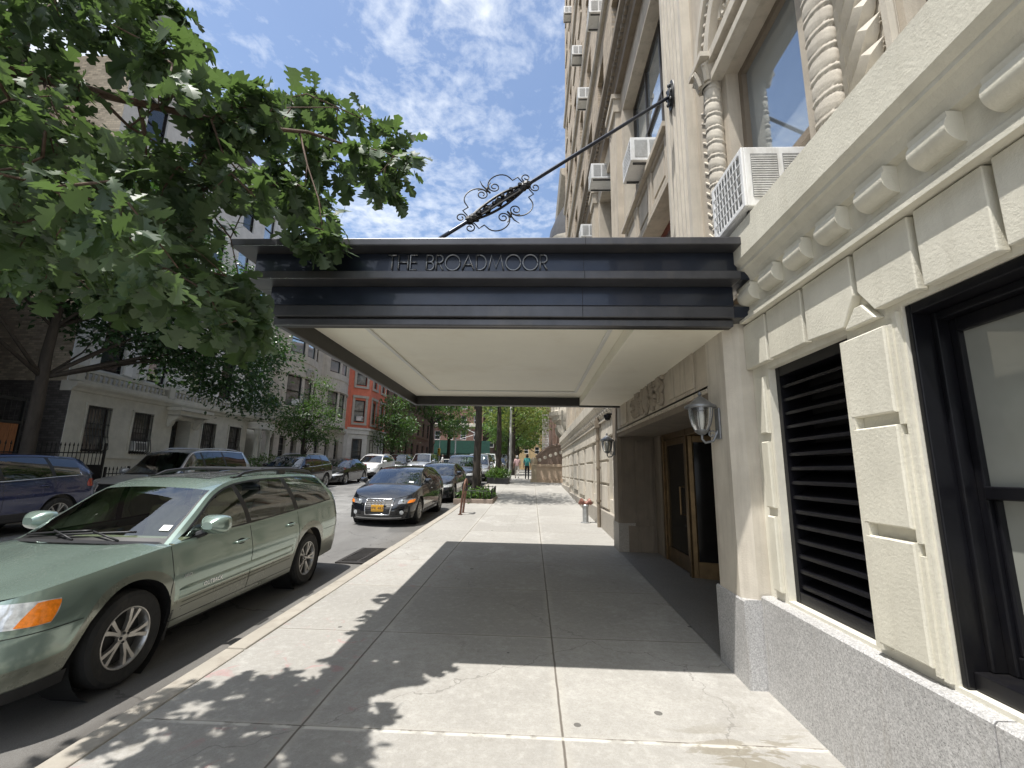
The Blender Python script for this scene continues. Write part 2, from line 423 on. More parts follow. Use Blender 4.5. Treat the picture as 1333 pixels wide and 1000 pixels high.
b = MB(); b.grid([[(x, y, gz(y)) for x in (-90, 0, 90)] for y in (92, 96, 130)]); o = b.build('far_block_pavement', M['sidewalk']); o['kind'] = 'structure'
b = MB(); b.grid([[(x, y, gz(y) - .5) for x in (-260, -60, -17.5, 3, 60, 260)] for y in (-60, -14, 0, 14, 35, 70, 130, 400)]); o = b.build('ground', M['ground']); o['kind'] = 'structure'
def kerb(name, x0, x1):
    b = MB(); n = 0
    y = -14.
    rr = random.Random(3)
    while y < 78:
        L = 1.5 if y < 36 else 6.; y2 = min(78, y + L); dz = .012 + rr.uniform(-.006, .006)
        g0, g1 = gz(y), gz(y2); e = .006
        vs = [(x0,y+e,g0-.32),(x1,y+e,g0-.32),(x1,y2-e,g1-.32),(x0,y2-e,g1-.32),(x0,y+e,g0+dz),(x1,y+e,g0+dz),(x1,y2-e,g1+dz),(x0,y2-e,g1+dz)]
        b.add(vs, [(0,3,2,1),(4,5,6,7),(0,1,5,4),(2,3,7,6),(3,0,4,7),(1,2,6,5)])
        y = y2
    o = b.build(name, M['kerb'], bevel=.012); o['kind'] = 'structure'
kerb('kerb', -2.51, -2.35); kerb('far_kerb', -12.55, -12.39)
# ------------------------------------------------------------------ facade helpers
class Frame:
    def __init__(s, o, u, n): s.o = Vector(o); s.u = Vector(u).normalized(); s.n = Vector(n).normalized()
    def __call__(s, a, z, d=0.): p = s.o + s.u * a + s.n * d; return (p.x, p.y, p.z + z)
def fbox(mb, fr, a0, a1, z0, z1, d0, d1, mi=0):
    vs = [fr(a0,z0,d0),fr(a1,z0,d0),fr(a1,z0,d1),fr(a0,z0,d1),fr(a0,z1,d0),fr(a1,z1,d0),fr(a1,z1,d1),fr(a0,z1,d1)]
    mb.add(vs, [(0,3,2,1),(4,5,6,7),(0,1,5,4),(2,3,7,6),(3,0,4,7),(1,2,6,5)], mi)
def wall_holes(mb, fr, a0, a1, z0, z1, holes, depth=.25, mi=0):
    A = sorted(set([a0, a1] + [h[i] for h in holes for i in (0, 1)])); Z = sorted(set([z0, z1] + [h[i] for h in holes for i in (2, 3)]))
    A = [a for a in A if a0 <= a <= a1]; Z = [z for z in Z if z0 <= z <= z1]
    for i in range(len(A) - 1):
        for j in range(len(Z) - 1):
            ca, cz = (A[i] + A[i+1]) / 2, (Z[j] + Z[j+1]) / 2
            if any(h[0] < ca < h[1] and h[2] < cz < h[3] for h in holes): continue
            mb.quad(fr(A[i],Z[j]), fr(A[i+1],Z[j]), fr(A[i+1],Z[j+1]), fr(A[i],Z[j+1]), mi)
    for h in holes:
        dd = h[4] if len(h) > 4 else depth
        c = [(h[0],h[2]),(h[1],h[2]),(h[1],h[3]),(h[0],h[3])]
        for k in range(4):
            p, q = c[k], c[(k+1) % 4]
            mb.quad(fr(*p), fr(*q), fr(*q, -dd), fr(*p, -dd), mi)
def profile_run(mb, fr, prof, a0, a1, mi=0):
    """prof: list of (d, z) running along the facade from a0 to a1, with end caps"""
    mb.prism([(d, z) for d, z in prof], lambda d, z, a: fr(a, z, d), a0, a1, mi)
def window(parent, fr, a0, a1, z0, z1, d, fmat, gmat, bar=.05, rails=(.5,), mull=(), name='window', proud=.03):
    b = MB(); t = bar
    fbox(b, fr, a0, a0+t, z0, z1, d-.05, d+proud); fbox(b, fr, a1-t, a1, z0, z1, d-.05, d+proud)
    fbox(b, fr, a0+t, a1-t, z0, z0+t*1.2, d-.05, d+proud-.003); fbox(b, fr, a0+t, a1-t, z1-t, z1, d-.05, d+proud-.003)
    for r_ in rails:
        zz = z0 + (z1 - z0) * r_; fbox(b, fr, a0+t, a1-t, zz-t*.45, zz+t*.45, d-.045, d+proud-.006)
    for m_ in mull:
        aa = a0 + (a1 - a0) * m_; fbox(b, fr, aa-t*.4, aa+t*.4, z0+t*1.2, z1-t, d-.04, d+proud-.009)
    w = b.build(name, fmat, parent)
    p = MB(); p.quad(fr(a0+t*.5,z0+t*.5,d-.02), fr(a1-t*.5,z0+t*.5,d-.02), fr(a1-t*.5,z1-t*.5,d-.02), fr(a0+t*.5,z1-t*.5,d-.02))
    p.build('pane', gmat, w)
    return w

# ------------------------------------------------------------------ the apartment house on the right
RB = empty('apartment_building', (1.8, 12, 0), label='tall limestone and tan brick apartment house behind the black canopy', cat='building')
def RP(b, name, m, **k):
    o = b.build(name, m, None, **k); o.parent = RB; o.matrix_parent_inverse = Matrix.Translation((-1.8, -12, 0)); return o
class PInv:      # window() parents straight to RB, so shift the frame by the empty's location
    pass
def FRX(X): return Frame((X - 1.8, -12, 0), (0, 1, 0), (-1, 0, 0))     # frame in RB's own space
def RBuild(b, name, m, **k): return b.build(name, m, RB, **k)
YB = 26.3
F178 = FRX(1.78)
# granite plinth: near stretch
b = MB()
M['tan_base'] = granite('tan_granite', (.30,.27,.23), (.46,.42,.36), (.17,.15,.13))
def plinth(b, X, y0, y1, ztop, back=.16):
    fr = FRX(X); n = max(1, int((y1 - y0) / 1.)); rows = []
    ys = [y0 + (y1 - y0) * i / n for i in range(n + 1)]
    b.grid([[fr(y, gz(y) - .06) for y in ys], [fr(y, ztop - .012) for y in ys], [fr(y, ztop, -.012) for y in ys], [fr(y, ztop + .006, -back) for y in ys]])
    for y in (y0, y1):
        b.add([fr(y, gz(y) - .06), fr(y, ztop - .012), fr(y, ztop, -.012), fr(y, ztop + .006, -back), fr(y, gz(y) - .06, -back)], [(0,1,2,3,4)])
for (y0, y1) in ((-3.4, -1.2), (-1.192, 0.4), (.408, 1.93), (1.938, 3.645)): plinth(b, 1.70, y0, y1, .735, .34)
RBuild(b, 'granite_base', M['granite'])
b = MB(); plinth(b, 1.575, 3.65, 4.16, .70, .3); RBuild(b, 'granite_base', M['granite'])
b = MB()
y = 9.05
plinth(b, 1.575, 8.52, 9.05, .72, .3)
while y < YB - .1:
    y2 = min(YB, y + 1.7); plinth(b, 1.70, y + .004, y2 - .004, .735 if y < 20 else .95, .34); y = y2
RBuild(b, 'granite_base', M['tan_base'])
# ground floor wall
b = MB()
NEAR = [(2.55, 3.42, .757, 2.40, .30), (0.92, 2.16, .757, 2.42, .30), (-1.6, -.35, .757, 2.42, .30)]
wall_holes(b, F178, -3.4, 3.66, .70, 3.3, NEAR)
RBuild(b, 'ground_floor_wall', M['cream_fine'])
b = MB()
FARW = [(10.0, 10.62), (12.75, 13.35), (14.9, 15.5), (17.1, 17.7), (19.3, 19.9), (21.5, 22.1), (23.7, 24.3)]
holes = [(a, c, 1.02 if a < 20 else 1.2, 2.45, .28) for a, c in FARW]
wall_holes(b, F178, 9.0, YB, .70, 3.3, holes)
RBuild(b, 'ground_floor_wall', M['lime_pale'])
# raised blocks beside the openings
def block(b, fr, a0, a1, z0, z1, d=.048, ch=.007):
    p = [(a0, z0), (a1, z0), (a1, z1), (a0, z1)]; q = [(a0+ch, z0+ch), (a1-ch, z0+ch), (a1-ch, z1-ch), (a0+ch, z1-ch)]
    vs = [fr(*k, 0.) for k in p] + [fr(*k, d-ch) for k in p] + [fr(*k, d) for k in q]
    fs = [(8,9,10,11)]
    for i in range(4):
        j = (i+1) % 4; fs += [(i, j, 4+j, 4+i), (4+i, 4+j, 8+j, 8+i)]
    b.add(vs, fs)
F1775 = FRX(1.779)
b = MB()
for (z0, z1) in ((.80, 1.315), (1.375, 1.855), (1.915, 2.345)): 
    block(b, F1775, 2.225, 2.525, z0, z1); block(b, F1775, .55, .88, z0, z1); block(b, F1775, -.30, .50, z0, z1)
fbox(b, F1775, 2.50, 2.547, .775, 2.345, 0, .046); fbox(b, F1775, .46, .549, .775, 2.345, 0, .045)
for z in (.80, 1.345, 1.885): fbox(b, F1775, 2.2, 2.226, z - .03, z + .46, 0, .03)
# stepped moulding between block and window jamb
fbox(b, FRX(1.7795), 2.174, 2.20, .76, 2.40, 0, .02)
for (z0, z1) in ((.80, 1.315), (1.375, 1.855), (1.915, 2.345)): block(b, F1775, 3.455, 3.56, z0, z1, .03, .008)
RBuild(b, 'rusticated_blocks', M['cream'])
b = MB()
JY = [-2.2, -1.55, -.95, -.3, .35, .78, 1.20, 1.62, 1.98, 2.375, 2.84, 3.30, 3.66]
for i in range(len(JY) - 1):
    a0, a1 = JY[i] + .018, JY[i+1] - .018
    if i == len(JY) - 2: a1 = 3.65
    z0, z1 = 2.44, 2.80; cut = .13
    poly = [(a0, z0), (a1, z0), (a1, z1), (a0, z1)]
    if abs(JY[i+1] - 2.375) < .01: poly = [(a0, z0), (a1 - .10, z0), (a1, z0 + cut), (a1, z1), (a0, z1)]
    if abs(JY[i] - 2.375) < .01: poly = [(a0 + .10, z0 - .02), (a1, z0), (a1, z1), (a0, z1), (a0, z0 + cut)]
    b.prism(poly, lambda a, z, d: F1775(a, z, d), 0., .052)
RBuild(b, 'frieze_blocks', M['cream'], bevel=.005)
b = MB()   # small lintel wedge between the two diagonals
b.prism([(2.26, 2.40), (2.49, 2.40), (2.40, 2.50), (2.35, 2.50)], lambda a, z, d: F1775(a, z, d), 0, .05)
RBuild(b, 'keystone', M['cream'], bevel=.006)
# far ground-floor rustication: horizontal courses with sunk joints, interrupted by windows
b = MB()
edges = [9.07] + [v for a, c in FARW for v in (a, c)] + [YB]
for k in range(0, len(edges), 2):
    a0, a1 = edges[k] + .05, edges[k+1] - .05
    if a1 - a0 < .15: continue
    n = 2 if a1 - a0 > 1.2 else 1
    for q in range(n):
        s0 = a0 + (a1 - a0) * q / n + (.02 if q else 0); s1 = a0 + (a1 - a0) * (q + 1) / n - (.02 if q < n - 1 else 0)
        for (z0, z1) in ((.80, 1.315), (1.375, 1.855), (1.915, 2.345)):
            block(b, F1775, s0, s1, max(z0, gz(a1) + .38), z1, .045)
y = 9.1
while y < YB - .5:
    block(b, F1775, y + .02, y + .44, 2.44, 2.80, .05); y += .46
RBuild(b, 'rusticated_blocks', M['lime_pale'])
# cornice over the ground floor
PROF = [(-.05, 2.81), (.10, 2.81), (.10, 2.835), (.075, 2.85), (.075, 2.88), (.06, 2.90), (.06, 3.06), (.10, 3.075), (.12, 3.12), (.15, 3.16), (.165, 3.17), (.165, 3.195), (.185, 3.215), (.20, 3.235), (.20, 3.50), (.17, 3.515), (-.22, 3.56), (-.22, 3.06)]
for (a0, a1, mk) in ((-3.4, 3.60, 'cream'), (9.06, YB + .02, 'lime_pale')):
    b = MB(); profile_run(b, F178, PROF, a0, a1); RBuild(b, 'cornice', M[mk])
def modillion(a, w=.165):
    b = MB()
    pr = [(.055, 3.064), (.055, 2.925)] + [(.062 + .078 * math.sin(PI * k / 14), 2.995 - .07 * math.cos(PI * k / 14)) for k in range(0, 11)] + [(.125, 3.064)]
    b.prism(pr, lambda d, z, t: F178(t, z, d), a - w / 2, a + w / 2)
    return b
MODS = [-2.6 + .335 * i for i in range(19)]
mcream = None
for a in MODS: RBuild(modillion(a, .19), 'modillion', M['cream'], smooth='auto')
a = 9.25
while a < YB: RBuild(modillion(a, .16), 'modillion', M['lime_pale'], smooth='auto'); a += .335
# louvred vent
b = MB()
fbox(b, F178, 2.552, 2.60, .762, 2.398, -.26, -.05); fbox(b, F178, 3.37, 3.418, .762, 2.398, -.26, -.05)
fbox(b, F178, 2.60, 3.37, .762, .83, -.26, -.052); fbox(b, F178, 2.60, 3.37, 2.33, 2.398, -.26, -.052)
lv = RBuild(b, 'louvre_vent', M['black_metal'])
b = MB(); fbox(b, F178, 2.56, 3.41, .77, 2.39, -.29, -.27); b.build('vent_back', M['dark_void'], lv)
b = MB(); ns = 15
for i in range(ns):
    z = .86 + i * (2.30 - .86) / (ns - .4)
    b.prism([(-.075, z), (-.068, z + .012), (-.20, z + .088), (-.205, z + .076)], lambda d, zz, t: F178(t, zz, d), 2.601, 3.369)
    fbox(b, F178, 2.602, 3.368, z - .004, z + .016, -.078, -.064)
b.build('slat', M['black_metal'], lv)
# big black sash window next to it
b = MB()
fbox(b, F178, 2.128, 2.158, .76, 2.418, -.29, -.012); fbox(b, F178, .922, .952, .76, 2.418, -.29, -.012)
fbox(b, F178, .952, 2.128, .76, .83, -.29, -.04); fbox(b, F178, .952, 2.128, 2.37, 2.418, -.29, -.014)
fbox(b, F178, 2.104, 2.128, .83, 2.37, -.29, -.10); fbox(b, F178, .952, .98, .83, 2.37, -.29, -.10); fbox(b, F178, .98, 2.104, 2.33, 2.37, -.29, -.102)
fbox(b, F178, 2.065, 2.104, .83, 2.33, -.29, -.155); fbox(b, F178, .98, 1.02, .83, 2.33, -.29, -.155)
fbox(b, F178, 1.02, 2.065, 1.52, 1.575, -.29, -.145); fbox(b, F178, 1.02, 2.065, 2.265, 2.33, -.28, -.15); fbox(b, F178, 1.02, 2.065, .83, .91, -.29, -.165)
fbox(b, F178, 2.045, 2.0645, .91, 1.52, -.29, -.175)
w = RBuild(b, 'window', M['black_metal'], bevel=.006); w['label'] = 'black double hung window close to the camera'
b = MB(); b.quad(F178(1.02,1.575,-.18), F178(2.066,1.575,-.18), F178(2.066,2.266,-.18), F178(1.02,2.266,-.18)); b.build('pane', M['glass_pale_reflection'], w)
b = MB(); b.quad(F178(1.02,.91,-.20), F178(2.046,.91,-.20), F178(2.046,1.52,-.20), F178(1.02,1.52,-.20)); b.build('pane', M['glass_pale_reflection'], w)
window(RB, F178, -1.598, -.352, .76, 2.41, -.2, M['black_metal'], M['glass_pale_reflection'], .07)
for a, c in FARW: window(RB, F178, a + .003, c - .003, 1.025 if a < 20 else 1.205, 2.447, -.2, M['frame_brown'], M['glass_dark'], .045)
# entrance: piers, carved architrave, deep recess
b = MB()
F165 = FRX(1.60)
def pier(b, y0, y1, z0, z1, X, back=.5, ch=.07):
    pl = [(X + back, y0), (X + .10, y0), (X, y0 + ch), (X, y1 - .02), (X + .02, y1), (X + back, y1)]
    b.prism(pl, lambda x, y_, z: (x - 1.8, y_ - 12, z), z0, z1)
b1 = MB(); pier(b1, 3.655, 4.12, .70, 3.0, 1.585); RBuild(b1, 'entrance_pier', M['lime_pale'])
b1 = MB(); pier(b1, 8.56, 9.03, .72, 3.0, 1.585, ch=.02); RBuild(b1, 'entrance_pier', M['lime_dark'])
b1 = MB()
fbox(b1, F165, 4.121, 8.559, 2.335, 3.0, -.5, 0)
fbox(b1, F165, 4.121, 8.559, 2.27, 2.33, -.5, -.02); fbox(b1, F165, 4.121, 8.559, 2.331, 2.372, -.1, .018)
fbox(b1, F165, 4.45, 5.25, 2.44, 2.86, 0, .018); fbox(b1, F165, 7.65, 8.3, 2.44, 2.86, 0, .018)
prof = [(0.001, 2.87), (.02, 2.88), (.03, 2.915), (.055, 2.94), (.06, 2.985), (0.001, 2.985)]
profile_run(b1, F165, prof, 4.125, 8.555)
RBuild(b1, 'entrance_lintel', M['lime_stained'])
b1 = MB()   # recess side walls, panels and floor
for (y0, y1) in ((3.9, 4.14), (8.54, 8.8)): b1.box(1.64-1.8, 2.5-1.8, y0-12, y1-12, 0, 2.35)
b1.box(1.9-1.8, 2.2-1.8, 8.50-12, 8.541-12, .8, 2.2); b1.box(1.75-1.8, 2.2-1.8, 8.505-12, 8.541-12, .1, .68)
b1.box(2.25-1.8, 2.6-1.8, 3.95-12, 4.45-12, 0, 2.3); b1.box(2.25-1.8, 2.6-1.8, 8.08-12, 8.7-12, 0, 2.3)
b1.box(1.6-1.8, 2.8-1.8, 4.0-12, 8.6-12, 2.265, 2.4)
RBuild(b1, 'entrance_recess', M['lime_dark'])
b1 = MB(); b1.grid([[(x-1.8, y_-12, gz(y_) + .012) for x in (1.58, 2.7)] for y_ in (4.0, 5.5, 7, 8.6)]); RBuild(b1, 'recess_floor', M['granite_dark'])
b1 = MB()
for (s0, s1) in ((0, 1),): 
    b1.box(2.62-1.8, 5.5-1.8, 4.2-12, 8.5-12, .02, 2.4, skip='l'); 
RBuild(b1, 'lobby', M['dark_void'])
FD = FRX(2.27)
b1 = MB()
for a in (4.45, 5.62, 6.80, 7.98):
    fbox(b1, FD, a, a + .10, .10, 2.262, -.14, .02)
fbox(b1, FD, 4.551, 7.979, 2.17, 2.262, -.14, .012)
RBuild(b1, 'door_frame', M['brass'], bevel=.006)
def door(a0, a1, ang=0., gm='glass_door'):
    b1 = MB(); z0 = gz((a0+a1)/2) + .02; z1 = 2.165; t = .075
    fr = Frame((2.27 - 1.8, a1 - 12, 0), (math.sin(ang), -math.cos(ang), 0), (-math.cos(ang), -math.sin(ang), 0)); W = a1 - a0
    fbox(b1, fr, .004, t, z0, z1, -.06, -.01); fbox(b1, fr, W-t, W-.004, z0, z1, -.06, -.01); fbox(b1, fr, t, W-t, z1-t*1.3, z1, -.06, -.012); fbox(b1, fr, t, W-t, z0, z0+.22, -.06, -.012)
    d = RBuild(b1, 'entrance_door', M['brass'], bevel=.005)
    g_ = MB(); g_.quad(fr(t*.8, z0+.1, -.035), fr(W-t*.8, z0+.1, -.035), fr(W-t*.8, z1-.06, -.035), fr(t*.8, z1-.06, -.035)); g_.build('pane', M[gm], d)
    h = MB(); h.tube([fr(W-.12, 1.02, -.005), fr(W-.12, 1.02, .055), fr(W-.12, 1.42, .055), fr(W-.12, 1.42, -.005)], .014, 8); h.build('handle', M['brass'], d)
door(6.905, 7.975); door(5.725, 6.795, 1.25); door(4.555, 5.615)
# carved cartouche over the door: oval shield between scrolling leaves
b1 = MB(); rr = random.Random(5)
cy_, cz_ = 6.35, 2.635
b1.ellipsoid((1.59-1.8, cy_-12, cz_), (.045, .15, .19), 18)
oval = [(1.575-1.8, cy_ + .175 * math.cos(t) - 12, cz_ + .215 * math.sin(t)) for t in [2*PI*k/28 for k in range(29)]]
b1.tube(oval, .024, 7)
for s in (-1, 1):
    for k in range(11):
        t0 = rr.uniform(0, 6.28); px_, pz_ = cy_ + s * rr.uniform(.24, .82), cz_ + rr.uniform(-.15, .15) * (1 - .2 * (k % 3))
        rad = rr.uniform(.05, .10); pts = []
        for q in range(13):
            an = t0 + s * q * .55; r_ = rad * (1 - q / 15); pts.append((1.585 - 1.8 - .006 * (q % 2), px_ + r_ * math.cos(an) - 12, pz_ + r_ * math.sin(an)))
        b1.tube(pts, [.034 * (1 - .045 * q) for q in range(13)], 6)
    for k in range(44):
        px_, pz_ = cy_ + s * rr.uniform(.2, .85), cz_ + rr.uniform(-.19, .19)
        b1.ellipsoid((1.592 - 1.8, px_ - 12, pz_), (.04, rr.uniform(.02, .05), rr.uniform(.02, .045)), 8)
b1.tube([(1.58-1.8, cy_ - .1 + .2 * k / 6 - 12, cz_ + .26 + .03 * math.sin(PI * k / 6)) for k in range(7)], .03, 6)
RBuild(b1, 'carved_cartouche', M['carving'], smooth=True)
# downpipe
b1 = MB(); X = 1.66 - 1.8
b1.tube([(X, 11.55-12, gz(11.5)), (X, 11.55-12, 2.98)], .045, 10); b1.box(X-.07, X+.07, 11.47-12, 11.63-12, 2.72, 2.9)
for z in (.9, 1.7, 2.4): b1.tube([(X, 11.55-12, z), (X, 11.55-12, z + .05)], .058, 10)
RBuild(b1, 'downpipe', M['lime_dark'], smooth='auto')

# ---------- upper limestone floors
F198 = FRX(1.98)
b = MB()
UP = [(2.95, 4.12, 3.75, 5.72, .20), (1.0, 2.1, 3.75, 6.6, .20), (-.9, .2, 3.75, 6.6, .4),
      (6.0, 9.0, 4.0, 5.75, .45), (6.0, 9.0, 6.75, 9.7, .45)]
y = 10.6
BAYS = []
while y < YB - 2.5:
    BAYS.append((y, y + 2.0)); UP += [(y, y + 2.0, 4.0, 5.75, .45), (y, y + 2.0, 6.75, 9.7, .45)]; y += 3.15
wall_holes(b, F198, -3.4, YB, 3.3, 11.3, UP, mi=0)
RBuild(b, 'upper_wall', M['lime'])
window(RB, F198, 2.952, 4.118, 3.76, 5.715, -.155, M['lime_dark'], M['glass_sky'], .07, (.24,))
window(RB, F198, 1.002, 2.098, 3.76, 6.59, -.15, M['frame_brown'], M['glass_sky'], .07, (.3,), (.5,))
window(RB, F198, -.898, .198, 3.76, 6.59, -.30, M['frame_brown'], M['glass_sky'], .07, (.3,), (.5,))
window(RB, F198, 6.003, 8.997, 4.01, 5.745, -.30, M['frame_red'], M['glass_sky'], .07, (.5,), (.5,))
window(RB, F198, 6.003, 8.997, 6.76, 9.695, -.26, M['frame_brown'], M['glass_sky'], .07, (.5,), (.33, .66))
for a0, a1 in BAYS:
    window(RB, F198, a0+.003, a1-.003, 4.01, 5.745, -.38, M['frame_red'], M['glass_sky'], .06)
    window(RB, F198, a0+.003, a1-.003, 6.76, 9.695, -.38, M['frame_brown'], M['glass_sky'], .06, (.5,), (.5,))
def fluted(y0, y1, z0, z1, X):
    b = MB(); fr = FRX(X); n = 5; w = (y1 - y0)
    m_ = .07; pts = [(y0, -.12), (y0, 0), (y0 + m_, 0)]
    fw = (w - 2 * m_) / n
    for i in range(n):
        a = y0 + m_ + i * fw
        pts += [(a + fw * .12, 0)] + [(a + fw * (.5 - .36 * math.cos(PI * k / 6)), -.045 * math.sin(PI * k / 6)) for k in range(0, 7)] + [(a + fw * .88, 0)]
    pts += [(y1 - m_, 0), (y1, 0), (y1, -.12)]
    b.grid([[fr(a, z0 + .35, d) for a, d in pts], [fr(a, z1 - .45, d) for a, d in pts]])
    fbox(b, fr, y0 - .03, y1 + .03, z0, z0 + .35, -.14, .03); fbox(b, fr, y0 - .03, y1 + .03, z1 - .45, z1, -.14, .05)
    fbox(b, fr, y0 - .06, y1 + .06, z1 - .12, z1 - .003, -.14, .09)
    return b
RBuild(fluted(4.95, 5.75, 3.5, 10.3, 1.86), 'fluted_pilaster', M['lime_pale'])
RBuild(fluted(9.25, 10.05, 3.5, 10.3, 1.86), 'fluted_pilaster', M['lime'])
for a0, a1 in BAYS[:-1]:
    RBuild(fluted(a1 + .3, a1 + .85, 3.5, 10.3, 1.86), 'fluted_pilaster', M['lime'])
# spandrel panels with a sunk field between the two window rows
b = MB()
for (a0, a1) in [(6.0, 9.0)] + BAYS:
    fr = FRX(1.979); n = 3 if a1 - a0 > 2.5 else 2; w = (a1 - a0) / n
    for k in range(n):
        s0, s1 = a0 + w * k + .04, a0 + w * (k + 1) - .04
        for (p, q, r_, t) in ((s0, s1, 5.86, 5.93), (s0, s1, 6.57, 6.64), (s0, s0 + .07, 5.93, 6.57), (s1 - .07, s1, 5.93, 6.57)): fbox(b, fr, p, q, r_, t, 0, .035)
        fbox(b, fr, s0 + .16, s1 - .16, 6.03, 6.47, 0, .02)
    fbox(b, fr, a0 - .06, a1 + .06, 6.66, 6.745, 0, .10); fbox(b, fr, a0 - .05, a1 + .05, 5.755, 5.82, 0, .05)
RBuild(b, 'spandrel_panel', M['lime'])
# twisted leaf columns beside the arched window
def twisted(yc, z0, z1, X, r, cap, fl=1.):
    b = MB(); n = 40; rows = []; nz = int((z1 - z0) / .0095)
    for i in range(nz + 1):
        z = z0 + (z1 - z0) * i / nz; row = []
        for k in range(n):
            an = 2 * PI * k / n; u = (z / .165 + an / (2 * PI)) % 1.
            if u < .20: rad = r * 1.12 + .003 * math.sin(an * 11 + z * 90)
            elif u < .25 or u > .96: rad = r * .93
            else: rad = r * (1.02 + .010 * math.sin(u * 18 + an * 3) + .07 * math.sin(PI * (u - .26) / .70))
            row.append((X - 1.8 + fl * rad * math.cos(an), yc - 12 + rad * math.sin(an), z))
        rows.append(row)
    b.grid(rows, closed=True)
    c = RBuild(b, 'twisted_column', M['lime_pale'], smooth=True)
    b = MB(); b.lathe([(r*1.3, z0-.16), (r*1.35, z0-.1), (r*1.1, z0-.06), (r*1.25, z0-.02), (r*1.05, z0)], 20, Matrix.Translation((X-1.8, yc-12, 0)))
    b.build('column_base', M['lime_pale'], c, smooth='auto')
    if cap:
        b = MB(); T = Matrix.Translation((X-1.8, yc-12, 0))
        b.lathe([(r, z1), (r*1.15, z1+.02), (r*1.0, z1+.04), (r*1.15, z1+.16), (r*1.5, z1+.25)], 16, T)
        b.box(X-1.8-r*1.7, X-1.8+r*1.7, yc-12-r*1.7, yc-12+r*1.7, z1+.25, z1+.31)
        for k in range(8):
            an = 2*PI*k/8; ca, sa = math.cos(an), math.sin(an); rr_ = r * 1.12
            b.tube([(X-1.8+ca*(rr_+.0), yc-12+sa*rr_, z1+.03), (X-1.8+ca*(rr_+.025), yc-12+sa*(rr_+.025), z1+.12), (X-1.8+ca*(rr_+.07), yc-12+sa*(rr_+.07), z1+.20), (X-1.8+ca*(rr_+.085), yc-12+sa*(rr_+.085), z1+.16)], [.035, .035, .026, .012], 6)
        b.build('capital', M['lime_pale'], c, smooth='auto')
twisted(4.32, 3.75, 5.72, 1.92, .105, True, .75)
twisted(2.66, 3.75, 5.72, 1.935, .125, True, .42)
# leaf-carved jamb strip next to the near column
b = MB()
fbox(b, FRX(1.978), 2.14, 2.52, 3.57, 6.2, .001, .03); fbox(b, FRX(1.978), 2.12, 2.16, 3.57, 6.2, .031, .07)
for k in range(15):
    z = 3.55 + k * .165
    for q in range(3):
        w_ = .022 + .008 * q
        b.tube([(1.945 - 1.8, 2.50 - q * .03 - 12, z + q * .03), (1.915 - 1.8, 2.44 - q * .05 - 12, z + .10 + q * .02), (1.915 - 1.8, 2.34 - q * .04 - 12, z + .20 + q * .02), (1.94 - 1.8, 2.20 + q * .0 - 12, z + .25 + q * .03)], [w_, w_ * 1.9, w_ * 1.7, .004], 6)
for k in range(16):
    z = 3.72 + k * .13
    b.tube([(1.978 - 1.8, 4.62 - 12, z), (1.976 - 1.8, 4.78 - 12, z + .15)], .011, 5)
    b.tube([(1.978 - 1.8, 4.47 - 12, z), (1.976 - 1.8, 4.60 - 12, z + .15)], .011, 5)
RBuild(b, 'carved_strip', M['lime_pale'], smooth='auto')
# arch and tympanum over the big window
b = MB(); yc = 3.52
for (r0, r1, d) in ((.78, .92, .09), (.93, 1.02, .05), (1.03, 1.13, .12)):
    n = 26; fr = FRX(1.979); rows = []
    for i in range(n + 1):
        t = PI * i / n; rows.append([fr(yc + rr_ * math.cos(t), 6.05 + rr_ * math.sin(t), dd) for rr_, dd in ((r0, 0), (r0, d), (r1, d), (r1, 0))])
    b.grid(rows)
for i in range(34):
    t = PI * i / 33; c = FRX(1.979)(yc + .975 * math.cos(t), 6.05 + .975 * math.sin(t), .07); b.ellipsoid(c, (.03, .03, .03), 6)
fbox(b, FRX(1.9785), 2.85, 4.2, 5.72, 5.80, 0, .12); fbox(b, FRX(1.9785), 2.8, 4.25, 5.93, 6.04, 0, .14)
rr = random.Random(11)
for k in range(7):
    cyy, czz = yc + rr.uniform(-.5, .5), 6.15 + rr.uniform(0, .45)
    b.tube([FRX(1.979)(cyy + .13 * (1 - q / 16) * math.cos(q * .6), czz + .13 * (1 - q / 16) * math.sin(q * .6), .03) for q in range(14)], .026, 6)
RBuild(b, 'window_arch', M['lime_pale'], smooth='auto')
# belt course with dentils
PB = [(0, 10.3), (.12, 10.3), (.12, 10.5), (.16, 10.55), (.16, 10.75), (.26, 10.85), (.30, 10.9), (.30, 11.05), (.20, 11.2), (0, 11.3)]
b = MB(); profile_run(b, FRX(1.978), PB, -3.4, YB + .05)
y = -3.3
while y < YB: fbox(b, FRX(1.978), y, y + .09, 10.62, 10.75, .161, .23); y += .18
RBuild(b, 'belt_course', M['lime_dark'])
# ---------- brick floors above
b = MB(); TW = []
zrow = 12.0
rows_z = []
while zrow < 46: rows_z.append(zrow); zrow += 3.15
cols = [1.2 + 2.55 * i for i in range(10)]
for ri, z in enumerate(rows_z[:9]):
    for c in cols: TW.append((c, c + 1.15, z, z + 1.75, .22))
wall_holes(b, FRX(1.985), -3.4, YB, 11.3, 48, TW, mi=0)
RBuild(b, 'tower_wall', M['tan_brick'])
nwin = 0
for (a0, a1, z0, z1, _) in TW:
    if a0 < 3.5: 
        continue
    if nwin < 78: window(RB, FRX(1.985), a0+.002, a1-.002, z0+.005, z1-.005, -.17, M['frame_brown'], M['glass_dark'], .06); nwin += 1
b = MB()
for z in rows_z[:9]:
    for c in cols: fbox(b, FRX(1.984), c - .08, c + 1.23, z - .13, z - .002, 0, .07)
for z in (14.5, 17.6, 23.9): profile_run(b, FRX(1.984), [(0, z), (.09, z + .02), (.13, z + .12), (.13, z + .22), (0, z + .3)], -3.4, YB + .02)
RBuild(b, 'window_sills', M['lime'])
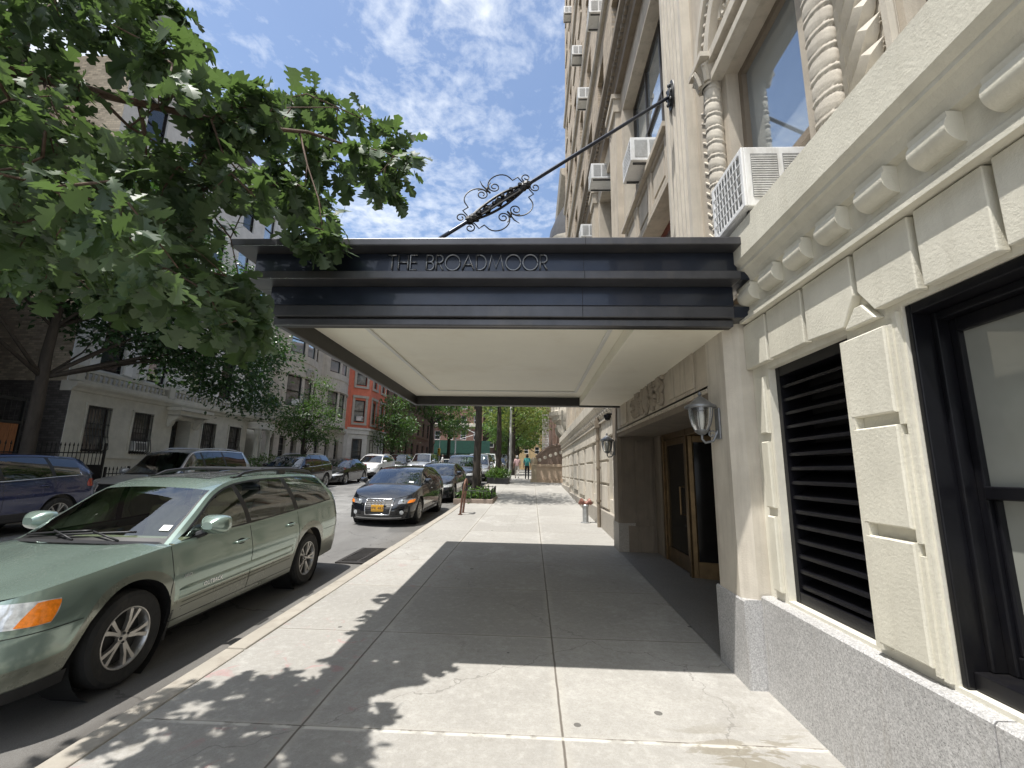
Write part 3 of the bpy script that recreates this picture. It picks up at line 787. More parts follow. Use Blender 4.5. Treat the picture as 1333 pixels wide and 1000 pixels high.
b = MB(); b.box(1.99-1.8, 16, -3.4-12, YB-12, 47.9, 48.05); b.quad((1.98-1.8, YB-12, .2), (16, YB-12, .2), (16, YB-12, 48), (1.98-1.8, YB-12, 48)); b.quad((1.78-1.8, YB-12, .2), (2.0-1.8, YB-12, .2), (2.0-1.8, YB-12, 3.3), (1.78-1.8, YB-12, 3.3))
b.quad((1.78-1.8, -3.4-12, -.2), (16, -3.4-12, -.2), (16, -3.4-12, 48), (1.98-1.8, -3.4-12, 48)); b.box(2.72-1.8, 2.9-1.8, -3.3-12, 3.8-12, 0, 3.2); b.box(2.72-1.8, 2.9-1.8, 9-12, YB-12-.1, 0, 3.2)
b.box(2.55-1.8, 2.7-1.8, -3.3-12, YB-12-.1, 3.3, 47.5)
RBuild(b, 'side_wall', M['tan_brick'])

# ------------------------------------------------------------------ air conditioners
def ac_unit(x0, x1, y0, y1, z0, z1, label):
    """box through a window; condenser face looks at the street (-x), vented flank looks down the street"""
    t = empty('air_conditioner', ((x0+x1)/2, (y0+y1)/2, z0), label=label, cat='air conditioner', group='air conditioners in the apartment house windows')
    ox, oy, oz = t.location
    def L(b, x_0, x_1, y_0, y_1, z_0, z_1): b.box(x_0-ox, x_1-ox, y_0-oy, y_1-oy, z_0-oz, z_1-oz)
    h = z1 - z0; w = y1 - y0; l = x1 - x0
    b = MB(); L(b, x0+.02, x1, y0, y1, z0, z1)
    L(b, x0, x0+.021, y0, y0+.045, z0, z1); L(b, x0, x0+.021, y1-.045, y1, z0, z1); L(b, x0, x0+.021, y0+.045, y1-.045, z0, z0+.04); L(b, x0, x0+.021, y0+.045, y1-.045, z1-.04, z1)
    b.build('casing', M['white_dirty'], t, bevel=.006)
    b = MB(); L(b, x0+.012, x0+.0205, y0+.045, y1-.045, z0+.04, z1-.04); b.build('condenser', M['ac_grille'], t)
    b = MB()
    for k in range(1, 9): yy = y0 + .045 + (w - .09) * k / 9; L(b, x0-.002, x0+.004, yy-.004, yy+.004, z0+.03, z1-.03)
    for k in range(1, 5): zz = z0 + .04 + (h - .08) * k / 5; L(b, x0-.004, x0+.002, y0+.03, y1-.03, zz-.004, zz+.004)
    b.build('guard_grille', M['white_dirty'], t)
    for k in (0, 1):
        s0 = x0 + l * (.10 + .36 * k); s1 = s0 + l * .30
        b = MB(); L(b, s0, s1, y0-.004, y0+.002, z0 + h*.14, z1 - h*.12)
        v = b.build('side_vent', M['ac_grille'], t)
        b = MB()
        for q in range(18): zz = z0 + h * (.155 + .71 * q / 18); L(b, s0+.004, s1-.004, y0-.006, y0-.003, zz, zz+h*.012)
        b.build('vent_fin', M['white_dirty'], v)
    b = MB(); L(b, x0+.05, x1, y0+.06, y0+.09, z0-.03, z0-.002); L(b, x0+.05, x1, y1-.09, y1-.06, z0-.03, z0-.002); b.build('support_rail', M['ac_dark'], t)
    return t
ac_unit(1.545, 2.20, 3.08, 3.64, 3.545, 4.03, 'large white air conditioner just above the cream cornice, beside the arched window')
ac_unit(1.64, 2.35, 6.95, 7.62, 6.86, 7.30, 'white air conditioner in the window just below the upper part of the rod')
for yy, zz, wd in ((21.24, 27.09, 'air conditioner at the outer edge of the tower against the sky, topmost'),
    (11.14, 14.97, 'white air conditioner near the top of the photo, right of two others on the tower'),
    (16.58, 19.33, 'white air conditioner with a dirty underside on the tower beside the sky'),
    (14.41, 15.10, 'white air conditioner level with the round rod plate, far along the tower'),
    (11.23, 9.56, 'small white air conditioner just under the middle of the canopy rod'),
    (13.94, 9.31, 'tiny white air conditioner low on the tower, peeping over the canopy')):
    ac_unit(1.56, 2.2, yy, yy + .62, zz, zz + .45, wd)
# ------------------------------------------------------------------ entrance canopy
M['seam0'] = mat('sheet_metal_seam', (.006,.006,.008), .7)
CX0, CX1, CY0, CY1 = -2.20, 1.60, 3.50, 8.28
CN = empty('entrance_canopy', ((CX0+CX1)/2, (CY0+CY1)/2, 2.86), label='blue black metal entrance canopy over the sidewalk reading THE BROADMOOR', cat='canopy')
cox, coy, coz = CN.location
def CB(b, x0, x1, y0, y1, z0, z1, mi=0): b.box(x0-cox, x1-cox, y0-coy, y1-coy, z0-coz, z1-coz, mi)
def ring(name, off, inn, z0, z1, m, bev=.008, xr=None):
    """U-shaped band: front, left and rear members"""
    b = MB(); x0, y0, y1 = CX0 - off, CY0 - off, CY1 + off; x1 = CX1 if xr is None else xr; t = inn
    CB(b, x0, x1, y0, y0 + t, z0, z1); CB(b, x0, x0 + t, y0 + t, y1 - t, z0, z1); CB(b, x0, x1, y1 - t, y1, z0, z1)
    return b.build(name, m, CN, bevel=bev)
ring('bottom_ledge', 0., .075, 2.830, 2.928, M['canopy_ledge'])
ring('bottom_lip', -.03, .05, 2.765, 2.822, M['canopy_ledge'])
ring('lip_gap', -.05, .03, 2.8225, 2.8295, M['canopy_under'], 0)
ring('fascia', .0, .07, 2.929, 3.089, M['canopy_black'], .004)
ring('middle_ledge', .16, .235, 3.090, 3.158, M['canopy_ledge'])
ring('fascia', .10, .175, 3.159, 3.335, M['canopy_black'], .004)
ring('top_ledge', .24, .315, 3.336, 3.398, M['canopy_ledge'])
for q in ((1.45, 1.66, CY0-.22, CY0+.25, 3.338, 3.396), (1.45, 1.70, CY0-.14, CY0+.2, 3.092, 3.156), (1.45, 1.755, CY0+.004, CY0+.2, 2.832, 2.926)):
    b = MB(); CB(b, *q); b.build('wall_end_ledge', M['canopy_black'], CN, bevel=.006)
b = MB()   # dark drop border round the recessed soffit
CB(b, CX0+.082, -2.108, CY0+.09, CY1-.06, 2.768, 2.935); CB(b, -2.108, .845, CY1-.20, CY1-.085, 2.768, 2.935); CB(b, -2.108, 1.6, CY0+.085, CY0+.13, 2.768, 2.935); CB(b, .846, 1.6, CY1-.12, CY1-.085, 2.768, 2.935)
b.build('underside_border', M['canopy_under'], CN)
b = MB(); CB(b, -2.11, 1.62, 3.6, CY1-.1, 2.92, 2.94); b.build('soffit', M['soffit'], CN)
b = MB(); CB(b, .85, 1.60, CY0+.135, CY1-.125, 2.79, 2.919); b.build('soffit_side_panel', M['soffit'], CN, bevel=.006)
b = MB()
for (x0, x1, y0, y1) in ((-1.60, .74, 4.02, 4.065), (-1.60, .74, 7.42, 7.465), (-1.60, -1.555, 4.065, 7.42), (.695, .74, 4.065, 7.42)): CB(b, x0, x1, y0, y1, 2.902, 2.921)
b.build('soffit_moulding', M['soffit_trim'], CN, bevel=.008)
b = MB(); CB(b, CX0+.0, CX1, CY0+.0, CY1-.0, 3.28, 3.31); b.build('roof_deck', M['canopy_under'], CN)
b = MB()
for xs in (.40,):
    for z0, z1, yy in ((2.833, 2.926, CY0), (3.093, 3.156, CY0 - .16), (3.338, 3.396, CY0 - .24)): CB(b, xs - .0025, xs + .0025, yy - .0015, yy + .01, z0, z1)
    for z0, z1, yy in ((2.931, 3.087, CY0 + .0), (3.161, 3.333, CY0 - .10)): CB(b, xs - .002, xs + .002, yy - .0012, yy + .01, z0, z1)
b.build('panel_seam', M['seam0'], CN)
# raised lettering: thin wide geometric capitals drawn as strokes
def arc(cx_, cy_, rx, ry, a0, a1, n=14): return [(cx_ + rx * math.cos(R(a0 + (a1-a0)*k/n)), cy_ + ry * math.sin(R(a0 + (a1-a0)*k/n))) for k in range(n + 1)]
GL = {'T': (.60, [[(0,1),(.6,1)], [(.3,1),(.3,0)]]),
 'H': (.68, [[(0,0),(0,1)], [(.68,0),(.68,1)], [(0,.52),(.68,.52)]]),
 'E': (.50, [[(.5,1),(0,1),(0,0),(.5,0)], [(0,.52),(.45,.52)]]),
 'B': (.52, [[(0,0),(0,1)], [(0,1),(.24,1)] + arc(.24,.77,.23,.23,90,-90) + [(0,.54)], [(.24,.54)] + arc(.26,.27,.26,.27,90,-90) + [(0,0)]]),
 'R': (.50, [[(0,0),(0,1)], [(0,1),(.24,1)] + arc(.24,.75,.25,.25,90,-90) + [(0,.5)], [(.2,.5),(.5,0)]]),
 'O': (1.04, [arc(.52,.5,.52,.52,0,360,40)]),
 'A': (.84, [[(0,0),(.42,1),(.84,0)], [(.15,.36),(.69,.36)]]),
 'D': (.70, [[(0,0),(0,1)], [(0,1),(.22,1)] + arc(.22,.5,.48,.5,90,-90,20) + [(0,0)]]),
 'M': (1.06, [[(0,0),(.2,1),(.53,.12),(.86,1),(1.06,0)]])}
b = MB(); hgt = .128; xx = 0.; parts = []; text = 'THE BROADMOOR'
for ch in text:
    if ch == ' ': xx += .50; continue
    w, strokes = GL[ch]; parts.append((xx, strokes)); xx += w + .17
sc_x = (0.108 + 1.185) / (xx - .17)
yf = CY0 - .10 - .014
for (x_, strokes) in parts:
    for s in strokes:
        b.tube([(-1.185 + (x_ + p) * sc_x - cox, yf - coy, 3.184 + q * hgt - coz) for p, q in s], .0066, 7)
b.build('lettering', mat('letter_bronze', (.28,.29,.31), .3, .75, .1, 20), CN, smooth=True)
# hanger rod with wrought-iron ornament, from the wall plate down to the canopy roof
P0 = Vector((1.86, 5.42, 6.69)); P1 = Vector((-1.95, 4.45, 3.40))
b = MB()
def CL(p): return (p[0]-cox, p[1]-coy, p[2]-coz)
b.tube([CL(P0), CL(P1)], .023, 12)
rod = b.build('hanger_rod', M['canopy_black'], CN, smooth='auto')
b = MB()
Mx = Matrix.Translation(CL((1.858, 5.42, 6.69))) @ Matrix.Rotation(-PI/2, 4, 'Y') @ Matrix.Diagonal((1.35, .8, 1, 1))
b.lathe([(.001,.05),(.07,.05),(.085,.035),(.12,.03),(.14,.012),(.16,.01),(.165,0)], 20, Mx)
for k in range(8):
    an = 2*PI*k/8; b.ellipsoid(tuple(Mx @ Vector((.11*math.cos(an), .11*math.sin(an), .035))), (.02,.022,.03), 8)
b.build('wall_plate', M['iron'], rod, smooth='auto')
dr = (P1 - P0).normalized(); side = dr.cross(Vector((0,1,0))).normalized()     # ornament lies in the plane of rod and vertical
if side.z < 0: side = -side
def OP(t, s, o=0.): p = P0 + dr * t + side * s + dr.cross(side) * o; return CL(p)
Ltot = (P1 - P0).length
tc = (Vector((-.42, 0, 0)) - Vector((P0.x, 0, 0))).x / dr.x
b = MB()
for s in (-1, 1):
    for o_, am in ((.0, .075), (.05, .05), (-.05, .05)):
        pts = [OP(tc + u, s * am * math.cos(u / .42 * PI / 2) ** .5 if abs(u) < .419 else 0, o_ * math.cos(min(1, abs(u) / .42) * PI / 2)) for u in [(-.42 + .84 * k / 20) for k in range(21)]]
        b.tube(pts, .014, 6)
for u in (-.44, -.38, .38, .44, 0, .18, -.18):
    b.ellipsoid(OP(tc + u, 0), (.055,.05,.055), 8)
for k in range(18): b.ellipsoid(OP(tc - .4 + k * .047, .035 * math.sin(k * 1.9), .04 * math.cos(k * 2.3)), (.03,.035,.03), 6)
rr = random.Random(2)
def spiral(t0, s0, r0, sgn, turns=1.35, start=0.):
    return [OP(t0 + r0 * (1 - .72 * q / 22) * math.cos(start + sgn * q / 22 * turns * 2 * PI), s0 + r0 * (1 - .72 * q / 22) * math.sin(start + sgn * q / 22 * turns * 2 * PI)) for q in range(23)]
for s in (-1, 1):
    for q in (-1, 1):
        b.tube(spiral(tc + q * .095, s * .20, .075, q * s * 1, 1.5, PI/2 * s), .0075, 6)
        big = [OP(tc + q * (.02 + .16 - .155 * math.cos(a_)), s * (.20 + .12 * math.sin(a_))) for a_ in [PI * k / 12 for k in range(13)]]
        b.tube(big, .0075, 6)
        b.tube([OP(tc + q * .335, s * .20), OP(tc + q * .34, s * .15), OP(tc + q * .42, s * .15), OP(tc + q * .42, s * .07), OP(tc + q * .45, s * .02)], .0075, 6)
        b.tube(spiral(tc + q * .50, s * .085, .065, -q * s, 1.3, -PI/2 * s), .0075, 6)
    b.tube([OP(tc, s * .16), OP(tc + .01, s * .3), OP(tc - .01, s * .37)], [.012, .008, .003], 6)
    b.ellipsoid(OP(tc, s * .22), (.018,.018,.04), 8)
b.build('iron_ornament', M['iron'], rod, smooth='auto')

# ------------------------------------------------------------------ wall lanterns
def lantern(x, y, z, label, s=1.):
    """x,y,z: centre of the glass; the back plate sits on the pier face at larger x"""
    t = empty('wall_lantern', (x, y, z), label=label, cat='wall lantern', group='lanterns flanking the entrance')
    b = MB(); b.lathe([(.001,.30*s),(.016*s,.29*s),(.022*s,.265*s),(.010*s,.25*s),(.03*s,.235*s),(.05*s,.222*s),(.115*s,.165*s),(.155*s,.145*s),(.160*s,.125*s),(.145*s,.118*s),(.12*s,.118*s)], 20)
    b.build('lamp_cap', M['lamp_metal'], t, smooth='auto')
    b = MB(); b.lathe([(.122*s,.117*s),(.115*s,.03*s),(.098*s,-.05*s),(.066*s,-.118*s)], 20); b.build('lamp_glass', M['lampglass'], t, smooth=True)
    b = MB(); b.lathe([(.001,-.16*s),(.03*s,-.155*s),(.055*s,-.135*s),(.072*s,-.115*s),(.07*s,-.105*s),(.001,-.105*s)], 16)
    for k in range(6):
        an = 2*PI*k/6; c, s_ = math.cos(an), math.sin(an)
        b.tube([(.121*s*c,.121*s*s_,.117*s),(.114*s*c,.114*s*s_,.03*s),(.097*s*c,.097*s*s_,-.05*s),(.067*s*c,.067*s*s_,-.115*s)], .005*s, 5)
    b.build('lamp_frame', M['lamp_metal'], t, smooth='auto')
    b = MB(); b.lathe([(.001,.09*s),(.03*s,.085*s),(.036*s,.03*s),(.03*s,-.06*s),(.018*s,-.09*s),(.018*s,-.11*s)], 12); b.build('bulb', M['white_paint'], t, smooth=True)
    xb = 1.585 - x
    b = MB(); b.tube([(0,0,-.15*s),(.0,0,-.20*s),(.03*s,0,-.235*s),(xb*.6,0,-.22*s),(xb*.8,0,-.15*s),(xb-.01,0,-.10*s)], .013*s, 8)
    b.tube([(xb*.55 + .045*s*(1-q/14)*math.cos(q*.6), 0, -.15*s + .045*s*(1-q/14)*math.sin(q*.6)) for q in range(12)], .008*s, 6)
    b.build('scroll_arm', M['lamp_metal'], t, smooth='auto')
    b = MB(); b.box(xb-.02, xb-.002, -.055*s, .055*s, -.20*s, .12*s); b.build('back_plate', M['lamp_metal'], t, bevel=.006)
    return t
M['lampglass'] = glass_mat('frosted_lamp_glass', (.80,.80,.76), .10, .25)
lantern(1.435, 3.90, 2.06, 'pewter wall lantern with a domed cap on the near entrance pier', .82)
lantern(1.44, 8.80, 2.10, 'smaller looking lantern on the far entrance pier at the sunlit end', .86)

# standpipe by the wall
t = empty('fire_standpipe', (1.42, 12.3, gz(12.3)), label='short steel fire standpipe with red caps on the sunlit pavement by the wall', cat='standpipe')
b = MB(); b.lathe([(.001,0),(.13,0),(.13,.015),(.075,.02),(.075,.40),(.09,.40),(.09,.44),(.07,.46)], 14); b.build('pipe', mat('galvanised_pipe', (.42,.43,.43), .4, .7, .2, 10), t, smooth='auto')
for s in (-1, 1):
    b = MB(); Mx = Matrix.Translation((0,0,.47)) @ Matrix.Rotation(s * R(62), 4, 'Y')
    b.lathe([(.055,0),(.06,.10),(.085,.10),(.085,.17),(.001,.18)], 14, Mx); b.build('inlet_cap', mat('dull_red_cap', (.24,.11,.085), .55, .2, .25, 12), t, smooth='auto')
# security camera under the canopy corner of the far wall
t = empty('security_camera', (1.55, 9.35, 2.72), label='small dark dome camera under the cornice near the far lantern', cat='camera')
b = MB(); b.lathe([(.001,-.07),(.05,-.05),(.065,0),(.075,.0),(.075,.06),(.001,.06)], 14); b.build('dome', M['black_metal'], t, smooth='auto')
b = MB(); b.box(-.02, .20, -.02, .02, .0601, .09); b.build('bracket', M['black_metal'], t)
# ------------------------------------------------------------------ vehicles
M['tyre'] = mat('tyre_rubber', (.018,.018,.018), .8, 0, .25, 20, .1, 80, dirt=(.06,.055,.05), dscale=8, obj=True)
M['rim'] = mat('alloy_rim', (.50,.49,.47), .33, .85, .12, 12, dirt=(.20,.18,.16), dscale=6, obj=True)
M['rim_dark'] = mat('matt_dark_parts', (.025,.025,.025), .7)  # even near-black shared by brake discs, wheel bolts and chain lock
M['trim'] = mat('black_plastic_trim', (.016,.016,.017), .5, 0, .2, 12, obj=True)
M['rubber'] = mat('window_rubber', (.010,.010,.010), .45)
M['seam'] = mat('panel_gap', (.008,.008,.008), .9)
M['chrome'] = mat('bright_chrome', (.72,.72,.72), .10, 1., .03, 5)
M['silver'] = mat('satin_silver', (.55,.56,.57), .3, .9, .05, 5)
M['car_glass'] = glass_mat('car_window_glass', (.64,.74,.65), .075)
M['car_glass_dark'] = glass_mat('dark_privacy_glass', (.12,.13,.13), .05)
M['car_glass_mid'] = glass_mat('green_tinted_glass', (.36,.42,.40), .06)
M['seat_tan'] = mat('tan_seat_fabric', (.42,.38,.30), .8, 0, .15, 10)
M['seat_dark'] = mat('dark_seat_fabric', (.05,.05,.05), .8, 0, .15, 10)
M['cabin'] = mat('cabin_plastic', (.06,.057,.05), .7, 0, .2, 5)
M['cabin_tan'] = mat('tan_cabin_trim', (.28,.25,.20), .75, 0, .15, 5)
M['lens'] = mat('headlamp_lens', (.55,.57,.58), .06, .25, .35, 26, coat=1., obj=True)
M['lens_dark'] = mat('smoked_headlamp_lens', (.22,.23,.24), .06, .3, .5, 22, coat=1., obj=True)
M['amber'] = mat('amber_lens', (.80,.22,.02), .12, 0, .25, 40, coat=1., obj=True)
M['red_lens'] = mat('red_lens', (.30,.012,.012), .12, 0, .25, 30, coat=1., obj=True)
M['plate'] = mat('yellow_plate', (.80,.42,.03), .5, 0, .06, 8)
M['plate_ink'] = mat('plate_ink', (.02,.025,.08), .5)
M['paper'] = mat('white_paper', (.75,.76,.75), .7)
M['paint_green'] = paint('seafoam_green_paint', (.28,.365,.315), .55, .20)
M['paint_taupe'] = paint('taupe_lower_body_paint', (.235,.25,.205), .5, .28)
M['paint_black'] = mat('black_paint', (.006,.007,.010), .16, 0, .1, 3, coat=1., obj=True)
M['paint_charcoal'] = paint('charcoal_paint', (.045,.048,.052), .4, .28)
M['paint_dkblue'] = paint('dark_navy_paint', (.022,.026,.036), .4, .25)
M['paint_blue'] = paint('deep_blue_paint', (.004,.011,.06), .2, .2)
M['paint_grey'] = paint('graphite_grey_paint', (.27,.275,.285), .5, .30)
M['paint_silver'] = paint('silver_paint', (.42,.43,.44), .6, .32)
M['paint_white'] = paint('white_car_paint', (.74,.74,.74), 0., .3)

def text_mesh(s, size, depth=.002):
    cu = bpy.data.curves.new('lettering', 'FONT'); cu.body = s; cu.size = size; cu.extrude = depth; cu.align_x = 'CENTER'; cu.align_y = 'CENTER'; cu.resolution_u = 2
    o = bpy.data.objects.new('lettering', cu); COL.objects.link(o)
    dg = bpy.context.evaluated_depsgraph_get(); me = bpy.data.meshes.new_from_object(o.evaluated_get(dg))
    vs = [tuple(v.co) for v in me.vertices]; fs = [tuple(p.vertices) for p in me.polygons]
    bpy.data.objects.remove(o); bpy.data.curves.remove(cu); bpy.data.meshes.remove(me)
    return vs, fs
def interp(pts, x):
    """smooth (monotone-ish cosine/catmull) interpolation of [(x, v), ...]"""
    if x <= pts[0][0]: return pts[0][1]
    if x >= pts[-1][0]: return pts[-1][1]
    for i in range(len(pts) - 1):
        if pts[i][0] <= x <= pts[i+1][0]:
            x0, y0 = pts[i]; x1, y1 = pts[i+1]; h = x1 - x0; t = (x - x0) / h
            d = (y1 - y0) / h
            dm = (y0 - pts[i-1][1]) / (x0 - pts[i-1][0]) if i > 0 else d
            dp = (pts[i+2][1] - y1) / (pts[i+2][0] - x1) if i + 2 < len(pts) else d
            m0 = 0 if (dm * d <= 0 and i > 0) else (dm + d) / 2; m1 = 0 if (dp * d <= 0 and i + 2 < len(pts)) else (dp + d) / 2
            t2, t3 = t*t, t*t*t
            return (2*t3-3*t2+1)*y0 + (t3-2*t2+t)*h*m0 + (-2*t3+3*t2)*y1 + (t3-t2)*h*m1
class Car:
    """Front at y=0 (nose towards -y), tail at y=L, x across, z up from the road."""
    def __init__(s, **k):
        s.__dict__.update(k)
        d = dict(L=4.6, W=1.8, fl=.75, rl=.5, nf=2.6, nr=3.2, rw=.33, yf=.95, yr=3.6, arch=.40, sill=.24, bump=.2, nose=.14, tail=.06, tum=.06, crown=.06, hoodc=.05, cowlc=.16, rearc=.08, ncap=14)
        for q, v in d.items():
            if q not in s.__dict__: setattr(s, q, v)
        s.outline()
    def outline(s):
        pts = []; W2 = s.W / 2; nf = 22
        for i in range(nf + 1):
            t = PI / 2 * i / nf
            pts.append((W2 * math.sin(t) ** (2 / s.nf), s.fl * (1 - math.cos(t) ** (2 / s.nf))))
        ys = []
        y = s.fl + .04
        while y < s.L - s.rl - .01: ys.append(y); y += .045
        for yw in (s.yf, s.yr): ys += [yw - s.arch - .002, yw - s.arch + .002, yw + s.arch - .002, yw + s.arch + .002]
        ys = sorted(v for v in ys if s.fl + .01 < v < s.L - s.rl - .01)
        for y in ys: pts.append((W2, y))
        for i in range(nf + 1):
            t = PI / 2 * (1 - i / nf)
            pts.append((W2 * math.sin(t) ** (2 / s.nr), s.L - s.rl * (1 - math.cos(t) ** (2 / s.nr))))
        # taper in plan
        def tp(x, y): 
            k = 1 - .045 * max(0, 1 - y / 1.5) ** 2 - .05 * max(0, 1 - (s.L - y) / 1.4) ** 2
            return (x * k, y)
        s.pts = [tp(*p) for p in pts]
        # dense arch tops even where fl overlaps the wheel
        sig = [0.]
        for i in range(1, len(s.pts)): sig.append(sig[-1] + math.dist(s.pts[i], s.pts[i-1]))
        s.sig = sig; s.S = sig[-1]; s.icor = nf; s.irear = len(pts) - nf - 1
    def out(s, sg):
        sg = min(max(sg, 0), s.S)
        import bisect
        i = min(max(bisect.bisect_right(s.sig, sg) - 1, 0), len(s.sig) - 2)
        t = (sg - s.sig[i]) / max(1e-9, s.sig[i+1] - s.sig[i]); a, b = s.pts[i], s.pts[i+1]
        nx, ny = (b[1]-a[1]), -(b[0]-a[0]); l = math.hypot(nx, ny) or 1
        return a[0]+(b[0]-a[0])*t, a[1]+(b[1]-a[1])*t, nx/l, ny/l
    def sig_y(s, y):
        lo, hi = 0., s.S
        for _ in range(40):
            m = (lo + hi) / 2
            if s.out(m)[1] < y: lo = m
            else: hi = m
        return lo
    def ztop(s, x, y): return interp(s.belt, y)
    def zbot(s, x, y):
        z = s.bump + (s.sill - s.bump) * min(1, max(0, y / .9))
        if y > s.yr: z = s.sill + (s.rbump - s.sill) * min(1, (y - s.yr) / (s.L - s.yr)) if hasattr(s, 'rbump') else s.sill
        if x > s.W * .40:
            for yw in (s.yf, s.yr):
                d = abs(y - yw)
                if d < s.arch: z = max(z, s.rw + math.sqrt(s.arch ** 2 - d * d))
        return z
    def band(s, sg, v=None, z=None, off=0.):
        """point on the body side; v in 0..1 or absolute z"""
        x, y, nx, ny = s.out(sg); zb, zt = s.zbot(x, y), s.ztop(x, y)
        if v is None: v = (z - s.bump) / (zt - s.bump)          # features use the un-arched height
        else: z = zb + (zt - zb) * v
        h = (z - s.sill) / max(.05, zt - s.sill)
        h = min(1, max(-.1, h))
        side = .045 * max(0, .28 - h) / .28 + s.tum * max(0, (h - .55) / .45) ** 2 * 1.0 - .012 * math.exp(-((h - .62) / .12) ** 2)
        frn = s.nose * max(0, (h - .42) / .58) ** 1.6 + .06 * max(0, .2 - h) / .3
        rea = s.tail * max(0, (h - .45) / .55) ** 1.3 + .05 * max(0, .25 - h) / .3
        ax = abs(nx); 
        px_ = x - side * ax; py_ = y + (frn * max(0, -ny) - rea * max(0, ny))
        return Vector((px_ + nx * off, py_ + ny * off, z))
    def edge(s, y):
        return interp([(p[0], p[2]) for p in s.e], y), interp([(p[0], p[1]) for p in s.e], y)      # x, z
    def E(s, y): x, z = s.edge(y); return Vector((x, y, z))
    def B(s, y): 
        p = s.band(s.sig_y(y), v=1.); return p
    def top(s, y, q):
        """point on the roof sheet; q in -1..1"""
        x, z = s.edge(y)
        k = 1 - q * q
        yc, yr0 = s.e[0][0], s.roof0; yt, yr1 = s.e[-1][0], s.roof1
        sh = 0.; cr = s.crown
        if y < yr0: f = max(0, (yr0 - y) / (yr0 - yc)); sh = -s.cowlc * (.35 + .65 * f) ; cr = s.crown * (1 - f) + s.cowlz * f
        elif y > yr1: f = max(0, (y - yr1) / (yt - yr1)); sh = s.rearc * (.3 + .7 * f); cr = s.crown * (1 - f) + .03 * f
        else:
            t = (y - yr0) / (yr1 - yr0); sh = -s.cowlc * .35 * (1 - min(1, t / .15)) if t < .15 else (s.rearc * .3 * max(0, (t - .85) / .15))
        return Vector((x * q, y + sh * k, z + cr * k))
    cowlz = .04
def coons(c0, c1, d0, d1):
    """c0,c1: bottom/top curves (n pts); d0,d1: left/right curves (m pts)"""
    n, m = len(c0), len(d0); rows = []
    for j in range(m):
        v = j / (m - 1); row = []
        for i in range(n):
            u = i / (n - 1)
            p = c0[i]*(1-v) + c1[i]*v + d0[j]*(1-u) + d1[j]*u - (c0[0]*(1-u)*(1-v) + c0[-1]*u*(1-v) + c1[0]*(1-u)*v + c1[-1]*u*v)
            row.append(p)
        rows.append(row)
    return rows
def resample(pts, n):
    L = [0.]
    for i in range(1, len(pts)): L.append(L[-1] + (pts[i]-pts[i-1]).length)
    out = []; j = 0
    for k in range(n):
        d = L[-1] * k / (n - 1)
        while j < len(L) - 2 and L[j+1] < d: j += 1
        t = (d - L[j]) / max(1e-9, L[j+1] - L[j]); out.append(pts[j].lerp(pts[j+1], min(1, max(0, t))))
    return out
def wheel(parent, x, y, r, side, w=.21, rimk=.68, style='five', name='wheel'):
    """tyre with rim child; axis along x"""
    t = MB(); Mx = Matrix.Translation((x, y, r)) @ Matrix.Rotation(side * PI / 2, 4, 'Y')
    ri = r * rimk
    prof = [(ri*.97,-w*.42),(ri,-w*.46),(r*.88,-w*.52),(r*.965,-w*.44),(r*.99,-w*.33),(r,-w*.2),(r,0),(r,w*.2),(r*.99,w*.33),(r*.965,w*.44),(r*.88,w*.52),(r*.80,w*.50),(ri,w*.46),(ri*.97,w*.40)]
    t.lathe(prof, 40, Mx)
    o = t.build(name, M['tyre'], parent, smooth='auto')
    b = MB()
    b.lathe([(ri*.985,w*.42),(ri*.99,w*.47),(ri*.95,w*.475),(ri*.90,w*.40),(ri*.88,w*.1),(ri*.88,-w*.3)], 40, Mx)
    b.lathe([(.001,w*.40),(ri*.12,w*.41),(ri*.22,w*.36),(ri*.24,w*.25)], 20, Mx)
    ns = {'five':5, 'six':6, 'seven':7, 'multi':10}[style]
    for k in range(ns):
        an = 2*PI*k/ns + .3
        for dd in ((-.13, .13) if style == 'five' else (0,)):
            hw = ri * (.075 if style == 'five' else (.085 if style != 'multi' else .05))
            a1 = an + dd * .55; a2 = an + dd * 1.55
            P = []
            for (rad, aa, zz, ww) in ((ri*.18, a1, w*.37, hw*.9), (ri*.55, (a1+a2)/2, w*.42, hw*.85), (ri*.93, a2, w*.44, hw*1.15)):
                c = Vector((rad*math.cos(aa), rad*math.sin(aa), zz)); tn = Vector((-math.sin(aa), math.cos(aa), 0))
                P.append([Mx @ (c - tn*ww + Vector((0,0,-w*.12))), Mx @ (c - tn*ww*.8), Mx @ (c + tn*ww*.8), Mx @ (c + tn*ww + Vector((0,0,-w*.12)))])
            b.grid(P)
    for k in range(5):
        an = 2*PI*k/5 + .9; b.ellipsoid(tuple(Mx @ Vector((ri*.15*math.cos(an), ri*.15*math.sin(an), w*.395))), (.012,.012,.012), 6, 1)
    b.build('rim', [M['rim'], M['rim_dark']], o, smooth='auto')
    d = MB(); d.lathe([(ri*.9, w*.10), (.001, w*.12)], 24, Mx); d.lathe([(ri*.62, w*.16), (.001, w*.17)], 24, Mx, 1); d.build('brake_disc', [M['rim_dark'], M['rim_dark']], o)
    return o
